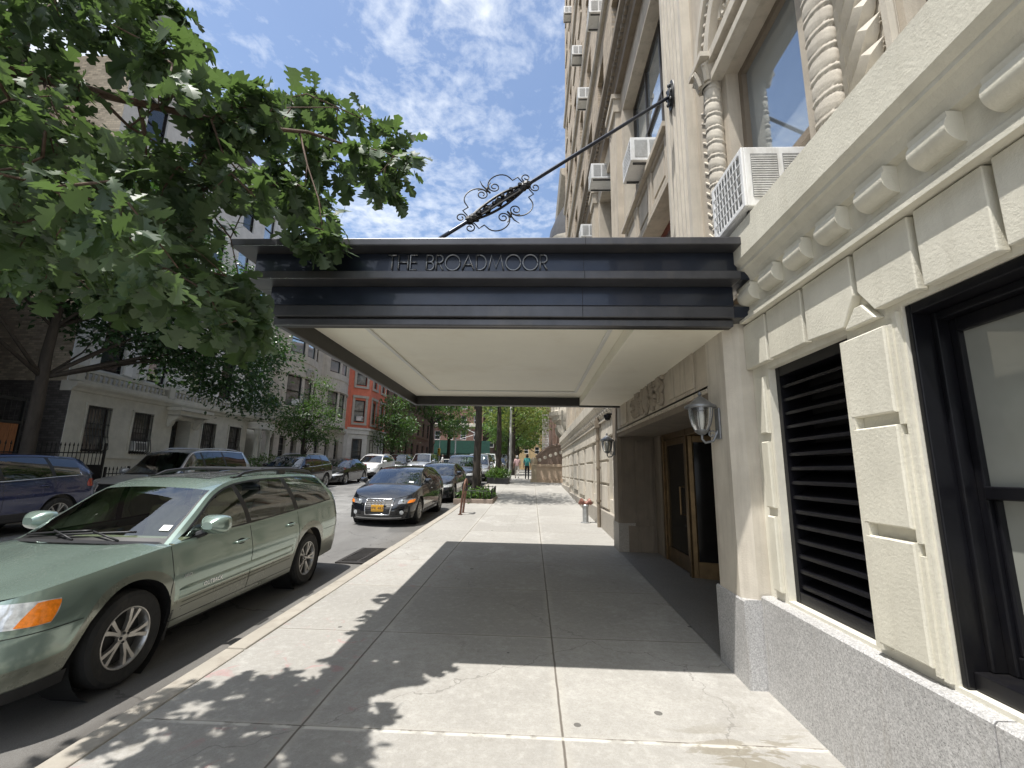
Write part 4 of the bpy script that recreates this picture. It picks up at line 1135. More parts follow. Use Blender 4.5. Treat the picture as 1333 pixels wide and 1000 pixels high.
def patch(c, sig_z, mirror, off=.004, n=10, m=8, sq=0., thick=0):
    """four (sigma, z) corners in order -> curved patch rows lying on the body band"""
    (a, b, cc, d) = sig_z; rows = []
    for j in range(m + 1):
        v = j / m; row = []
        for i in range(n + 1):
            u = i / n
            uu, vv = u, v
            if sq:      # round the corners: squircle map
                X, Y = 2*u-1, 2*v-1; k = sq
                X2, Y2 = X * math.sqrt(max(0, 1 - k*Y*Y/2)), Y * math.sqrt(max(0, 1 - k*X*X/2)); uu, vv = (X2+1)/2, (Y2+1)/2
            sg = (a[0]*(1-uu)+b[0]*uu)*(1-vv) + (d[0]*(1-uu)+cc[0]*uu)*vv
            z = (a[1]*(1-uu)+b[1]*uu)*(1-vv) + (d[1]*(1-uu)+cc[1]*uu)*vv
            e = 0. if (i in (0, n) or j in (0, m)) and thick else off
            sgn = 1
            if sg < 0: sgn = -1
            p = c.band(abs(sg), z=z, off=(off if not thick else (off if e else -.002))); row.append((p.x * (-1 if mirror else 1) * sgn, p.y, p.z))
        rows.append(row)
    if mirror: rows = [r_[::-1] for r_ in rows]
    return rows
def build_car(c, name, label, cat, X, Y, paintm, glass='car_glass', seat='seat_dark', cabin='cabin', group=None, lod=2, feats=None, rim='five', slope=None):
    th = math.atan((rz(Y + c.yr) - rz(Y + c.yf)) / (c.yr - c.yf)); z0 = rz(Y + c.yf) - math.tan(th) * c.yf
    road = .05 * (1 - ((X + 7.45) / 5) ** 2)
    t = empty(name, (X, Y, z0 + road), (th, 0, 0), label, cat, group)
    mp = M[paintm]; MATS = [mp, M['rubber'], M['trim'], M[c.__dict__.get('cladm', 'trim')]]; cv = c.__dict__.get('cladv', 0)
    b = MB()
    nv = 14; vs = [0, .03, .10, .2, .32, .44, .55, .66, .76, .84, .90, .95, .98, 1.0]
    half = [[c.band(sg, v=v) for sg in c.sig] for v in vs]
    zt = c.__dict__.get('cladding', 0)
    for s_ in (1, -1):
        rows = [[(p.x*s_, p.y, p.z) for p in r_] for r_ in half]
        if s_ < 0: rows = [r_[::-1] for r_ in rows]
        nn = len(c.sig)
        b.grid(rows, 0, keep=lambda i, j: 3 if i < cv else 2 if zt and (half[i+1][j if s_ > 0 else nn-2-j].z < zt) else 0)
        # wheel-arch and sill return, turned inwards
        r0 = rows[0]; inn = [(p[0] - s_ * .10 if abs(p[0]) > c.W*.25 else p[0], p[1], p[2] - .0) for p in r0]
        b.grid([inn, r0], 2)
    # hood
    ytop = c.e[0][0]
    ic = c.icor - 7; front = resample([half[-1][i] for i in range(0, ic + 1)], 12)
    isd = [i for i in range(ic, len(c.sig)) if c.pts[i][1] <= ytop]
    side = [half[-1][i] for i in isd] + [c.B(ytop)]
    cow = [c.top(ytop, q / 11) for q in range(12)]
    side[-1] = cow[-1]
    side = resample(side, 18)
    p0, p1 = front[0], cow[0]
    cen = [p0.lerp(p1, k / 17) + Vector((0, 0, c.hoodc * math.sin(PI * (k / 17) ** .72) )) for k in range(18)]
    rows = coons(front, cow, cen, side)
    for r_ in rows:
        for i in range(1, 11):
            u = i / 11; r_[i].z += .012 * math.sin(PI * max(0, (u - .45) / .55)) if u > .45 else 0
    full = [[Vector((-p.x, p.y, p.z)) for p in r_[:0:-1]] + r_ for r_ in rows]
    b.grid(full)
    # rear deck / tail closing sheet
    yt = c.e[-1][0]; icr = min(len(c.pts) - 4, max(c.irear + 8, 1 + next(i for i, p in enumerate(c.pts) if p[1] > yt + .005)))
    ise = [i for i in range(len(c.sig) - 1, icr - 1, -1)]
    rear = resample([half[-1][i] for i in ise], 12)
    sd = [half[-1][i] for i in range(icr, 0, -1) if c.pts[i][1] >= yt] + [c.B(yt)]
    base = [c.top(yt, q / 11) for q in range(12)]; sd[-1] = base[-1]; sd = resample(sd, 8)
    cen = resample([rear[0], rear[0].lerp(base[0], .5) + Vector((0, 0, c.__dict__.get('deckc', .01))), base[0]], 8)
    rows = coons(rear, base, cen, sd)
    full = [[Vector((-p.x, p.y, p.z)) for p in r_[:0:-1]] + r_ for r_ in rows]
    b.grid([r_[::-1] for r_ in full])
    # roof sheet with windscreen and rear window left open
    seg = [(c.e[0][0], c.ws0, 0, 2), (c.ws0, c.ws1, 1, 10), (c.ws1, c.rg0, 0, 16), (c.rg0, c.rg1, 2, 8), (c.rg1, c.e[-1][0], 0, 2)]
    ys, kd = [seg[0][0]], []
    for a0, a1, k, n in seg:
        for i in range(1, n + 1): ys.append(a0 + (a1 - a0) * i / n); kd.append(k)
    qs = [-1, -.955, -.93, -.8, -.6, -.4, -.2, 0, .2, .4, .6, .8, .93, .955, 1]
    rows = [[c.top(y, q) for q in qs] for y in ys]
    def kp(i, j):
        if i < 2: return 1 if 0 < j < 13 else 0
        if kd[i] == 0: return 0
        if j in (0, 13): return 0
        if j in (1, 12): return 1
        return None
    b.grid(rows, 0, kp)
    for which, nm, gm in ((1, 'windshield', 'car_glass' if glass != 'car_glass' else glass), (2, 'rear_window', glass)):
        idx = [i for i in range(len(kd)) if kd[i] == which]
        g_ = MB(); g_.grid([rows[i][2:13] for i in idx + [idx[-1] + 1]]); g_.build(nm, M[gm], t, smooth=True)
    # side glasshouse
    cols, kk = [], []
    for i in range(len(c.cols) - 1):
        (b0, e0), (b1, e1), k, n = c.cols[i][:2], c.cols[i+1][:2], c.cols[i][2], c.cols[i][3]
        for q in range(n):
            f = q / n; cols.append((b0 + (b1-b0)*f, e0 + (e1-e0)*f)); kk.append(k)
    cols.append(c.cols[-1][:2])
    def strip_pts(yb, ye, s_):
        A, Bp = c.B(yb), c.E(ye); h = (Bp - A).length
        vv = []
        for d in (0, .012, .030):
            vv.append(min(d / max(h, 1e-6), .30))
        for d in (.055, .035, 0):
            vv.append(1 - min(d / max(h, 1e-6), .30))
        mid = [vv[2] + (vv[3] - vv[2]) * q / 4 for q in range(5)]
        al = [vv[0], vv[1]] + mid + [vv[4], vv[5]]
        out = []
        for v in al:
            p = A.lerp(Bp, v); p.x += .035 * math.sin(PI * v) * min(1, h / .3); out.append(Vector((p.x * s_, p.y, p.z)))
        return out
    wins = {}
    for s_ in (1, -1):
        P = [strip_pts(yb, ye, s_) for yb, ye in cols]
        rows = [[P[i][j] for i in range(len(P))] for j in range(9)]
        if s_ < 0: rows = [r_[::-1] for r_ in rows]
        K = kk if s_ > 0 else kk[::-1]
        def kp2(j, i):
            k = K[i]
            if k == 'b': return 0
            if k == 'p': return 1 if 0 < j < 7 else 0
            if j in (0, 7): return 0
            if j in (1, 6): return 1
            return None
        b.grid(rows, 0, kp2)
        i = 0
        while i < len(kk):
            if kk[i] in ('g', 'h'):
                j = i
                while j < len(kk) and kk[j] == kk[i]: j += 1
                g_ = MB(); rr_ = [[P[q][v] for q in range(i, j + 1)] for v in range(2, 7)]
                if s_ < 0: rr_ = [r_[::-1] for r_ in rr_]
                g_.grid(rr_); g_.build('side_window', M[glass if kk[i] == 'h' else ('car_glass' if glass == 'car_glass' else 'car_glass_mid')], t, smooth=True)
                i = j
            else: i += 1
    b.build('body', MATS, t, smooth='auto', recalc=False)
    # underbody and wheel wells
    u = MB(); W2 = c.W / 2
    u.box(-W2+.12, W2-.12, .25, c.yf-c.arch, c.bump+.03, .5); u.box(-W2+.30, W2-.30, c.yf-c.arch, c.yf+c.arch, c.bump+.06, .55); u.box(-W2+.08, W2-.08, c.yf+c.arch, c.yr-c.arch, c.sill-.03, .45)
    u.box(-W2+.30, W2-.30, c.yr-c.arch, c.yr+c.arch, c.sill, .6); u.box(-W2+.14, W2-.14, c.yr+c.arch, c.L-.2, c.sill+.03, .6)
    for yw in (c.yf, c.yr):
        for s_ in (1, -1):
            Mx = Matrix.Translation((s_ * (W2 - .02), yw, c.rw)) @ Matrix.Rotation(-s_ * PI / 2, 4, 'Y')
            u.lathe([(c.arch + .005, .03), (c.arch + .005, .30)], 24, Mx)
    u.build('underbody', M['seam'], t)
    # cabin: floor, dash, seats, wheel
    cb = MB(); ycowl = c.e[0][0]; zb = c.ztop(0, ycowl)
    cb.box(-W2+.16, W2-.16, ycowl+.25, c.L-.35, .32, .42)
    cb.prism([(ycowl-.05, zb-.03), (ycowl+.42, zb-.01), (ycowl+.55, zb-.09), (ycowl+.52, zb-.28), (ycowl+.1, zb-.4)], lambda y, z, x: (x, y, z), -W2+.14, W2-.14)
    for s_ in (1, -1): cb.box(s_*(W2-.13)-.02, s_*(W2-.13)+.02, ycowl+.4, c.L-.45, .42, zb-.03)
    if c.__dict__.get('cargo', 0): cb.box(-W2+.18, W2-.18, c.seat2+.35, c.L-.3, .42, .62)
    cb.build('cabin_lining', M[cabin], t, bevel=.015)
    ys0 = ycowl + 1.10; k = 0
    for yy in (ys0, c.seat2):
        for xx in (-.21 * c.W, .21 * c.W):
            sb = MB()
            sb.box(xx-.22, xx+.22, yy-.42, yy+.08, .45, .60)
            Mx = Matrix.Translation((xx, yy+.05, .58)) @ Matrix.Rotation(R(-14), 4, 'X')
            sb.box(-.21, .21, -.06, .07, 0, .56, M=Mx)
            o = sb.build('seat', M[seat], t, bevel=.05, seg=3)
            hb = MB(); Mh = Matrix.Translation((xx, yy+.05, .58)) @ Matrix.Rotation(R(-10), 4, 'X'); hb.box(-.13, .13, -.05, .05, .60, .80, M=Mh); hb.build('headrest', M[seat], o, bevel=.045, seg=3)
    sw = MB(); Mw = Matrix.Translation((.37, ycowl+.68, zb+.01)) @ Matrix.Rotation(R(65), 4, 'X')
    sw.tube([tuple(Mw @ Vector((.185*math.cos(2*PI*q/24), .185*math.sin(2*PI*q/24), 0))) for q in range(25)], .014, 6, cap=False)
    sw.tube([tuple(Mw @ Vector((-.18,0,0))), tuple(Mw @ Vector((.18,0,0)))], .02, 6); sw.tube([tuple(Mw @ Vector((0,0,0))), tuple(Mw @ Vector((0,.02,-.25)))], .03, 6)
    sw.build('steering_wheel', M['trim'], t, smooth=True)
    # wheels
    for yw in (c.yf, c.yr):
        for s_ in (1, -1): wheel(t, s_ * (W2 - .125), yw, c.rw, s_, .215, c.__dict__.get('rimk', .66), rim)
    # generic features
    def feat(nm, m, sz, both=True, off=.004, sq=0., thick=0, parent=None, n=10, mm=8):
        r = []
        for mir in ((False, True) if both else (False,)):
            q = MB(); q.grid(patch(c, sz, mir, off, n, mm, sq, thick)); r.append(q.build(nm, M[m] if isinstance(m, str) else m, parent or t, smooth=True))
        return r
    def seam(pts, w=.005, both=True):
        for mir in ((1, -1) if both else (1,)):
            q = MB(); P = []
            for sg, z in pts:
                p = c.band(abs(sg), z=z, off=.0005); P.append((p.x * mir * (1 if sg >= 0 else -1), p.y, p.z))
            q.tube(P, w * .55, 5); q.build('panel_gap', M['seam'], t)
    sy = c.sig_y
    for yb in c.doors:
        zt_ = c.ztop(0, yb) - .01; seam([(sy(yb), c.sill + .06 + (zt_ - c.sill - .06) * k / 8) for k in range(9)])
    zz = [(sy(c.doors[0] + (c.doors[-1] - c.doors[0]) * k / 12), c.sill + .06) for k in range(13)]; seam(zz)
    # hood shut line is the body edge; add door handles
    for yh in c.handles:
        zc = c.ztop(0, yh) - c.__dict__.get('hdrop', .14)
        for mir in (1, -1):
            q = MB(); p0 = c.band(sy(yh - .09), z=zc, off=.022); p1 = c.band(sy(yh + .09), z=zc + .004, off=.022)
            q0 = c.band(sy(yh - .10), z=zc, off=-.004); q1 = c.band(sy(yh + .10), z=zc, off=-.004)
            q.tube([(p.x * mir, p.y, p.z) for p in (q0, p0, p1, q1)], [.012, .015, .015, .012], 7); q.build('door_handle', M[c.__dict__.get('hmat', paintm)], t, smooth=True)
        feat('handle_recess', 'seam', [(sy(yh-.07), zc-.028), (sy(yh+.07), zc-.028), (sy(yh+.07), zc+.028), (sy(yh-.07), zc+.028)], off=.0015, sq=1., n=6, mm=6)
    # mirrors
    ym = c.mirror
    for s_ in (1, -1):
        p = c.B(ym); q = MB(); cx_ = p.x + .115; Mx = Matrix.Translation((s_ * cx_, ym + .02, p.z + c.__dict__.get('mirz', .10)))
        ms = c.__dict__.get('mirs', 1.)
        rows = []
        for k in range(9):
            f = k / 8; yy = -.10 + .17 * f; rr_ = (math.sin(PI * min(1, .12 + f * .55))) if k < 8 else .93
            rows.append([tuple(Mx @ Vector((s_ * ms * .115 * rr_ * (abs(math.cos(a)) ** .6) * (1 if math.cos(a) > 0 else -1), yy, ms * .078 * rr_ * (abs(math.sin(a)) ** .6) * (1 if math.sin(a) > 0 else -1)))) for a in [2*PI*i/20 for i in range(20)]])
        q.grid(rows if s_ > 0 else [r_[::-1] for r_ in rows], closed=True); q.add(rows[0], [tuple(range(20))]); q.add([(v[0], v[1] - .006, v[2]) for v in rows[-1]], [tuple(range(20))], 1)
        q.tube([(s_ * (p.x - .02), ym - .02, p.z + .02), (s_ * (cx_ - .06), ym, p.z + .05)], [.035, .03], 8, 2)
        q.build('side_mirror', [mp, M['lens_dark'], M['trim']], t, smooth='auto')
    if feats: feats(c, t, feat, seam, sy)
    return t
def front_text(c, t, s, size, z, m, name='lettering', y=None, parent=None, x0=0.):
    vs, fs = text_mesh(s, size)
    p = c.band(0., z=z, off=.012); q = MB(); q.add([(x0 + v[0], p.y - v[2] - .004, z + v[1]) for v in vs], fs); return q.build(name, m, parent or t)
def side_text(c, t, s, size, y, z, m, parent=None, lift=.004):
    vs, fs = text_mesh(s, size); W_ = max(v[0] for v in vs) - min(v[0] for v in vs); out = []
    for v in vs:
        p = c.band(c.sig_y(y + v[0]), z=z + v[1], off=lift + v[2]); out.append((p.x, p.y, p.z))
    q = MB(); q.add(out, fs); return q.build('lettering', m, parent or t)
def grille(c, t, w0, w1, z0, z1, nbar=5, frame='chrome', ft=.014, mesh='trim', vertical=0, name='grille'):
    """dark grille lying on the nose with bars and a bright surround; w0 half width at bottom, w1 at top"""
    q = MB(); q.grid(patch(c, [(-w0, z0), (w0, z0), (w1, z1), (-w1, z1)], False, .004, 16, 8)); g_ = q.build(name, M[mesh], t, smooth=True)
    q = MB()
    for k in range(nbar):
        z = z0 + (z1 - z0) * (k + .5) / nbar; w = w0 + (w1 - w0) * (k + .5) / nbar - .015
        P = [c.band(abs(s_), z=z, off=.012) for s_ in [-w + 2*w*i/12 for i in range(13)]]; q.tube([(p.x * (1 if i >= 6 else -1), p.y, p.z) for i, p in enumerate(P)], .0035, 5)
    if nbar: q.build('grille_bar', M['trim'] if frame != 'chrome_bars' else M['silver'], g_, smooth=True)
    if ft:
        q = MB(); P = []
        loop = [(-w0 + 2*w0*i/8, z0) for i in range(9)] + [(w0 + (w1-w0)*i/6, z0 + (z1-z0)*i/6) for i in range(1, 7)] + [(w1 - 2*w1*i/8, z1) for i in range(1, 9)] + [(-w1 + (w1-w0)*i/6, z1 - (z1-z0)*i/6) for i in range(1, 7)]
        for sg, z in loop: p = c.band(abs(sg), z=z, off=.008); P.append((p.x * (1 if sg >= 0 else -1), p.y, p.z))
        q.tube(P, ft, 6, cap=False); q.build('grille_surround', M['chrome'], g_, smooth=True)
    return g_
def plate(c, t, z, text, m='plate', w=.155, rear=False, x0=0.):
    q = MB()
    if not rear:
        p = c.band(0., z=z, off=.02); q.box(x0-w, x0+w, p.y-.006, p.y+.012, z-.08, z+.08); pl = q.build('number_plate', M[m], t, bevel=.004)
        vs, fs = text_mesh(text, .10); q = MB(); q.add([(x0 + v[0]*.95, p.y - .0065 - v[2]*.5, z + v[1]) for v in vs], fs); q.build('plate_text', M['plate_ink'], pl)
def emblem_rings(c, t, z, r, parent):
    q = MB()
    for k in range(4):
        x = (k - 1.5) * r * 1.42; p = c.band(abs(x), z=z - r, off=.03)
        q.tube([(x + r*math.cos(a), p.y, z + r*math.sin(a)) for a in [2*PI*i/22 for i in range(23)]], r*.19, 6, cap=False)
    q.build('ring_emblem', M['chrome'], parent, smooth=True)
def emblem_oval(c, t, z, rx, rz_, parent, inner=True):
    p = c.band(0., z=z, off=.026); q = MB()
    q.tube([(rx*math.cos(a), p.y, z + rz_*math.sin(a)) for a in [2*PI*i/22 for i in range(23)]], .008, 6, cap=False)
    if inner: q.tube([(-rx*.45, p.y, z - rz_*.75), (-.005, p.y, z + rz_*.35)], .007, 5); q.tube([(rx*.45, p.y, z - rz_*.75), (.005, p.y, z + rz_*.35)], .007, 5)
    q.build('badge', M['chrome'], parent, smooth=True)
def roof_rails(c, t, y0, y1, inset, m, h=.05, cross=()):
    for s_ in (1, -1):
        q = MB(); P = []
        for k in range(15):
            y = y0 + (y1 - y0) * k / 14; p = c.top(y, 1 - inset); f = math.sin(PI * k / 14) ** .35 if 0 < k < 14 else 0
            P.append((p.x * s_, y, p.z + .004 + h * f))
        q.tube(P, [.012] + [.019] * 13 + [.012], 8)
        for k in (0, 7, 14): 
            y = y0 + (y1-y0)*k/14; p = c.top(y, 1 - inset); q.box(p.x*s_-.016, p.x*s_+.016, y-.08, y+.08, p.z-.01, p.z+.012 + (h-.01 if k == 7 else 0))
        q.build('roof_rail', M[m], t, smooth='auto')
    for y in cross:
        q = MB(); P = [c.top(y, (1-inset) * (-1 + 2*k/10)) for k in range(11)]; zc = c.top(y, 1-inset).z + h
        q.tube([(p.x, y, max(zc, p.z + .02) + .01) for p in P], .018, 8); q.build('cross_bar', M[m], t, smooth='auto')
# ------------------------------------------------------------------ car shapes
def K(**k): return Car(**k)
def wagon_spec():
    return K(L=4.92, W=1.62, fl=.66, rl=.42, nf=3.4, nr=3.6, rw=.335, yf=1.00, yr=3.80, arch=.405, sill=.25, bump=.20, rbump=.30, nose=.15, tail=.05, tum=.055,
        belt=[(0,.775),(.25,.825),(.7,.875),(1.38,.935),(2.6,.965),(4.0,1.02),(4.92,1.06)],
        e=[(1.40,.935,.70),(1.70,1.13,.645),(2.05,1.345,.575),(2.27,1.415,.555),(2.65,1.455,.54),(3.4,1.462,.53),(4.1,1.44,.515),(4.40,1.405,.51),(4.62,1.30,.54),(4.80,1.085,.605)],
        roof0=2.09, roof1=4.42, ws0=1.46, ws1=2.05, rg0=4.44, rg1=4.76, crown=.035, cowlc=.20, cowlz=.035, rearc=.07, hoodc=.035,
        cols=[(1.41,1.41,'b',1),(1.49,1.47,'g',9),(2.42,2.30,'p',2),(2.50,2.37,'g',6),(3.42,3.28,'p',2),(3.52,3.38,'g',7),(4.52,4.36,'b',3),(4.80,4.80,'b',1)],
        doors=[1.36,2.46,3.47], handles=[2.28,3.28], mirror=1.70, seat2=3.35, cargo=1, cladv=4, cladm='paint_taupe', mirs=1.12, mirz=.115, rimk=.645)
def hatch_spec(L=4.5):
    return K(L=L, W=1.74, fl=.82, rl=.48, nf=2.7, nr=3.0, rw=.325, yf=.92, yr=L-.86, arch=.375, sill=.22, bump=.17, rbump=.26, nose=.26, tail=.10, tum=.06,
        belt=[(0,.66),(.35,.775),(1.1,.93),(2.6,.975),(L,1.03)],
        e=[(1.15,.935,.78),(1.55,1.15,.70),(2.0,1.345,.62),(2.4,1.40,.60),(3.0,1.405,.59),(L-.75,1.36,.57),(L-.45,1.28,.58),(L-.12,1.04,.66)],
        roof0=2.05, roof1=L-.70, ws0=1.22, ws1=1.98, rg0=L-.68, rg1=L-.20, crown=.035, cowlc=.18, rearc=.08, hoodc=.05,
        cols=[(1.17,1.17,'b',1),(1.30,1.26,'g',9),(2.38,2.28,'p',2),(2.46,2.35,'g',6),(3.30,3.18,'p',2),(3.36,3.26,'g',5),(L-.62,L-.72,'b',3),(L-.12,L-.12,'b',1)],
        doors=[1.22,2.42,3.36], handles=[2.22,3.16], mirror=1.42, seat2=3.2)
def sedan_spec(L=4.6):
    return K(L=L, W=1.82, fl=.80, rl=.55, nf=2.7, nr=2.8, rw=.325, yf=.88, yr=L-.95, arch=.37, sill=.22, bump=.18, rbump=.26, nose=.22, tail=.10, tum=.06,
        belt=[(0,.64),(.35,.75),(1.3,.90),(2.6,.945),(3.6,.985),(L,.97)],
        e=[(1.42,.905,.78),(1.8,1.12,.70),(2.2,1.31,.62),(2.6,1.375,.595),(3.1,1.375,.59),(3.5,1.32,.60),(4.0,1.02,.70)],
        roof0=2.25, roof1=3.35, ws0=1.48, ws1=2.2, rg0=3.36, rg1=3.95, crown=.035, cowlc=.16, rearc=.12, hoodc=.05, deckc=.03,
        cols=[(1.44,1.44,'b',1),(1.55,1.52,'g',9),(2.52,2.45,'p',2),(2.60,2.52,'g',6),(3.42,3.24,'b',3),(3.98,3.98,'b',1)],
        doors=[1.42,2.56,3.46], handles=[2.38,3.3], mirror=1.66, seat2=3.25)
def suv_spec(L=4.7, H=1.70, W=1.86, up=0.):
    r = H - .06
    return K(L=L, W=W, fl=.60, rl=.42, nf=3.0, nr=3.6, rw=.36, yf=.92, yr=L-.95, arch=.43, sill=.30+up, bump=.26, rbump=.36, nose=.16, tail=.07, tum=.06, cladding=.47,
        belt=[(0,.80),(.3,.92),(1.1,1.04),(2.6,1.09),(L-.8,1.15),(L,1.17)],
        e=[(1.18,1.045,.82),(1.5,1.28,.75),(1.92,r-.10,.67),(2.3,r-.02,.645),(3.0,r,.635),(L-.75,r-.04,.615),(L-.38,r-.10,.62),(L-.08,1.19,.72)],
        roof0=1.98, roof1=L-.55, ws0=1.25, ws1=1.92, rg0=L-.36, rg1=L-.14, crown=.04, cowlc=.16, rearc=.06, hoodc=.05,
        cols=[(1.2,1.2,'b',1),(1.32,1.28,'g',9),(2.38,2.26,'p',2),(2.46,2.33,'h',6),(3.36,3.26,'p',2),(3.44,3.34,'h',6),(L-.50,L-.55,'b',3),(L-.08,L-.08,'b',1)],
        doors=[1.24,2.42,3.40], handles=[2.24,3.2], mirror=1.45, seat2=3.2, cargo=1, mirs=1.1)

# --- the green station wagon in the foreground
def wagon_feats(c, t, feat, seam, sy):
    f0 = .50
    h = feat('headlight', 'lens', [(.40,.665),(sy(.40),.635),(sy(.47),.775),(.44,.795)], off=.006, sq=.25, n=14, mm=8)
    for i, o in enumerate(h):
        q = MB(); q.grid(patch(c, [(sy(.20),.648),(sy(.39),.642),(sy(.46),.768),(sy(.31),.775)], i == 1, .010, 8, 6, .3)); q.build('turn_signal', M['amber'], o, smooth=True)
        q = MB()
        for (sg, z, r_) in ((.52,.73,.055),(.65,.72,.05)):
            p = c.band(sg, z=z, off=.004); s_ = -1 if i else 1
            q.lathe([(r_,.006),(r_*.7,.001),(.001,.0)], 14, Matrix.Translation((p.x*s_, p.y, p.z)) @ Matrix.Rotation(PI/2, 4, 'X'))
        q.build('reflector', M['chrome'], o, smooth=True)
    feat('fog_light', 'trim', [(.46,.35),(.72,.37),(.72,.51),(.46,.50)], off=.004, sq=1.)
    for s_ in (1, -1):
        p = c.band(.60, z=.435, off=.004); q = MB(); q.lathe([(.055,.012),(.05,.016),(.001,.014)], 16, Matrix.Translation((p.x*s_, p.y, p.z)) @ Matrix.Rotation(PI/2, 4, 'X') @ Matrix.Rotation(s_*.3, 4, 'Y')); q.build('fog_lens', M['lens'], t, smooth='auto')
    g_ = grille(c, t, .30, .32, .65, .745, 3, ft=.009); emblem_oval(c, t, .695, .06, .035, g_, False)
    feat('bumper_intake', 'trim', [(0,.27),(.42,.28),(.42,.36),(0,.36)], off=.004)
    plate(c, t, .45, 'KRX 4182')
    seam([(k * sy(.60) / 16, .60) for k in range(17)]); feat('lower_valance', 'trim', [(.30,.205),(sy(.57),.215),(sy(.57),.30),(.36,.265)], off=.006)
    # side moulding with pressed lines and lettering
    mold = feat('side_moulding', 'paint_green', [(sy(1.44),.475),(sy(3.36),.505),(sy(3.36),.60),(sy(1.44),.575)], off=.012, thick=1, n=24, mm=6)
    for z in (.44, .405): seam([(sy(1.5 + 1.8*k/14), z + .03*k/14) for k in range(15)], .003)
    side_text(c, t, 'OUTBACK', .055, 1.86, .53, M['chrome'], None, .016)
    for s_ in (1,):
        side_text(c, t, 'AWD', .04, 1.52, .66, M['silver'])
    feat('mud_flap', 'trim', [(sy(1.40),.16),(sy(1.43),.16),(sy(1.43),.40),(sy(1.405),.40)], off=.0)
    tl = feat('tail_light', 'red_lens', [(sy(4.66),.80),(c.S-.36,.80),(c.S-.36,1.04),(sy(4.74),1.04)], off=.006, sq=.3)
    # bumper line at the rear
    seam([(sy(4.22)+ (c.S - sy(4.22)) * k / 14, .66) for k in range(15)])
    feat('fuel_flap', 'paint_green', [(sy(4.15),.80),(sy(4.32),.80),(sy(4.32),.94),(sy(4.15),.94)], off=.002, sq=.6)
    roof_rails(c, t, 2.55, 4.45, .12, 'trim', .055, (3.05, 3.95))
    q = MB(); q.grid([[c.top(y, q_) + Vector((0,0,.004)) for q_ in (-.62,-.4,-.2,0,.2,.4,.62)] for y in (2.32, 2.5, 2.7, 2.9, 3.06)]); q.build('sunroof', M['lens_dark'], t, smooth=True)
    # wipers, cowl grille and dashboard line, inspection sticker and window note
    q = MB(); q.grid([[c.top(1.41, q_) + Vector((0,.0 - k*.075, -.010*k+.012)) for q_ in [-.93 + 1.86*i/12 for i in range(13)]] for k in (0, 1)]); q.build('cowl_grille', M['trim'], t)
    for (a, b_) in ((-.25, .62), (-.80, .12)):
        q = MB(); P = [c.top(1.44 + .05 * k / 8, a + (b_ - a) * k / 8) + Vector((0, -.01, .022)) for k in range(9)]; q.tube(P, [.009]*9, 6)
        p0 = c.top(1.42, b_ - .08); q.tube([p0 + Vector((0,-.03,.01)), P[4] + Vector((0,-.005,.016))], .008, 6); q.build('wiper', M['trim'], t, smooth=True)
    q = MB(); P = [[c.top(y, q_) + Vector((0,-.004,.006)) for q_ in (.80,.85,.90)] for y in (1.53,1.56,1.59)]; q.grid(P); q.build('inspection_sticker', M['paper'], t)
    a = c.B(2.95).lerp(c.E(2.85), .82); q = MB(); q.quad(*[(a.x + .012 - .02*(k in (2,3)), a.y + dy, a.z + dz) for k, (dy, dz) in enumerate(((0,-.07),(.16,-.06),(.16,.03),(0,.03)))]); q.build('paper_note', M['paper'], t)
    q = MB()
    for s_ in (1, -1): q.tube([(s_*.36, 1.0, .856), (s_*.36, 1.03, .868)], .012, 8)
    q.build('washer_jet', M['trim'], t)
WAG = wagon_spec()
build_car(WAG, 'station_wagon', 'seafoam green station wagon with roof rails parked at the near kerb', 'car', -3.84, 2.62, 'paint_green', 'car_glass', 'seat_tan', 'cabin_tan', feats=wagon_feats, rim='five')

# --- black hatchback with four rings
def hatch_feats(c, t, feat, seam, sy):
    g_ = grille(c, t, .30, .36, .30, .66, 9, ft=.016); emblem_rings(c, t, .575, .058, g_)
    plate(c, t, .455, 'DPK 4830')
    for o in feat('headlight', 'lens_dark', [(.46,.545),(sy(.42),.585),(sy(.56),.685),(.50,.655)], off=.006, sq=.3):
        mir = o.data.vertices[0].co.x < 0
        q = MB(); q.grid(patch(c, [(sy(.20),.565),(sy(.40),.585),(sy(.52),.66),(sy(.26),.64)], mir, .009, 6, 5, .3)); q.build('turn_signal', M['amber'], o, smooth=True)
        q = MB(); p = c.band(.58, z=.61, off=.006); q.lathe([(.05,.004),(.001,.01)], 14, Matrix.Translation((p.x*(-1 if mir else 1), p.y, p.z)) @ Matrix.Rotation(PI/2, 4, 'X')); q.build('reflector', M['chrome'], o)
    feat('air_intake', 'trim', [(.44,.29),(.66,.31),(.66,.41),(.44,.41)], off=.004, sq=.3)
    for s_ in (1, -1):
        p = c.band(.60, z=.35, off=.01); q = MB(); q.lathe([(.048,.0),(.05,.012),(.042,.014),(.001,.010)], 16, Matrix.Translation((p.x*s_, p.y, p.z)) @ Matrix.Rotation(PI/2, 4, 'X') @ Matrix.Rotation(s_*.35, 4, 'Y')); q.build('fog_light', M['lens'], t, smooth='auto')
    feat('splitter', 'silver', [(0,.205),(.62,.215),(.62,.238),(0,.228)], off=.008)
    seam([(sy(.5)+.0 + (sy(.86)-sy(.5))*k/6, .50) for k in range(7)])
    side_m = feat('sill_trim', 'trim', [(sy(1.35),.26),(sy(3.4),.27),(sy(3.4),.33),(sy(1.35),.32)], off=.008, thick=1)
    q = MB(); q.grid([[c.top(y, q_) + Vector((0,-.004,.005)) for q_ in (.60,.68,.76)] for y in (1.27,1.30,1.33)]); q.build('inspection_sticker', M['paper'], t)
    feat('tail_light', 'red_lens', [(sy(c.L-.42),.80),(c.S-.42,.80),(c.S-.42,.95),(sy(c.L-.36),.95)], off=.006, sq=.3)
HAT = hatch_spec()
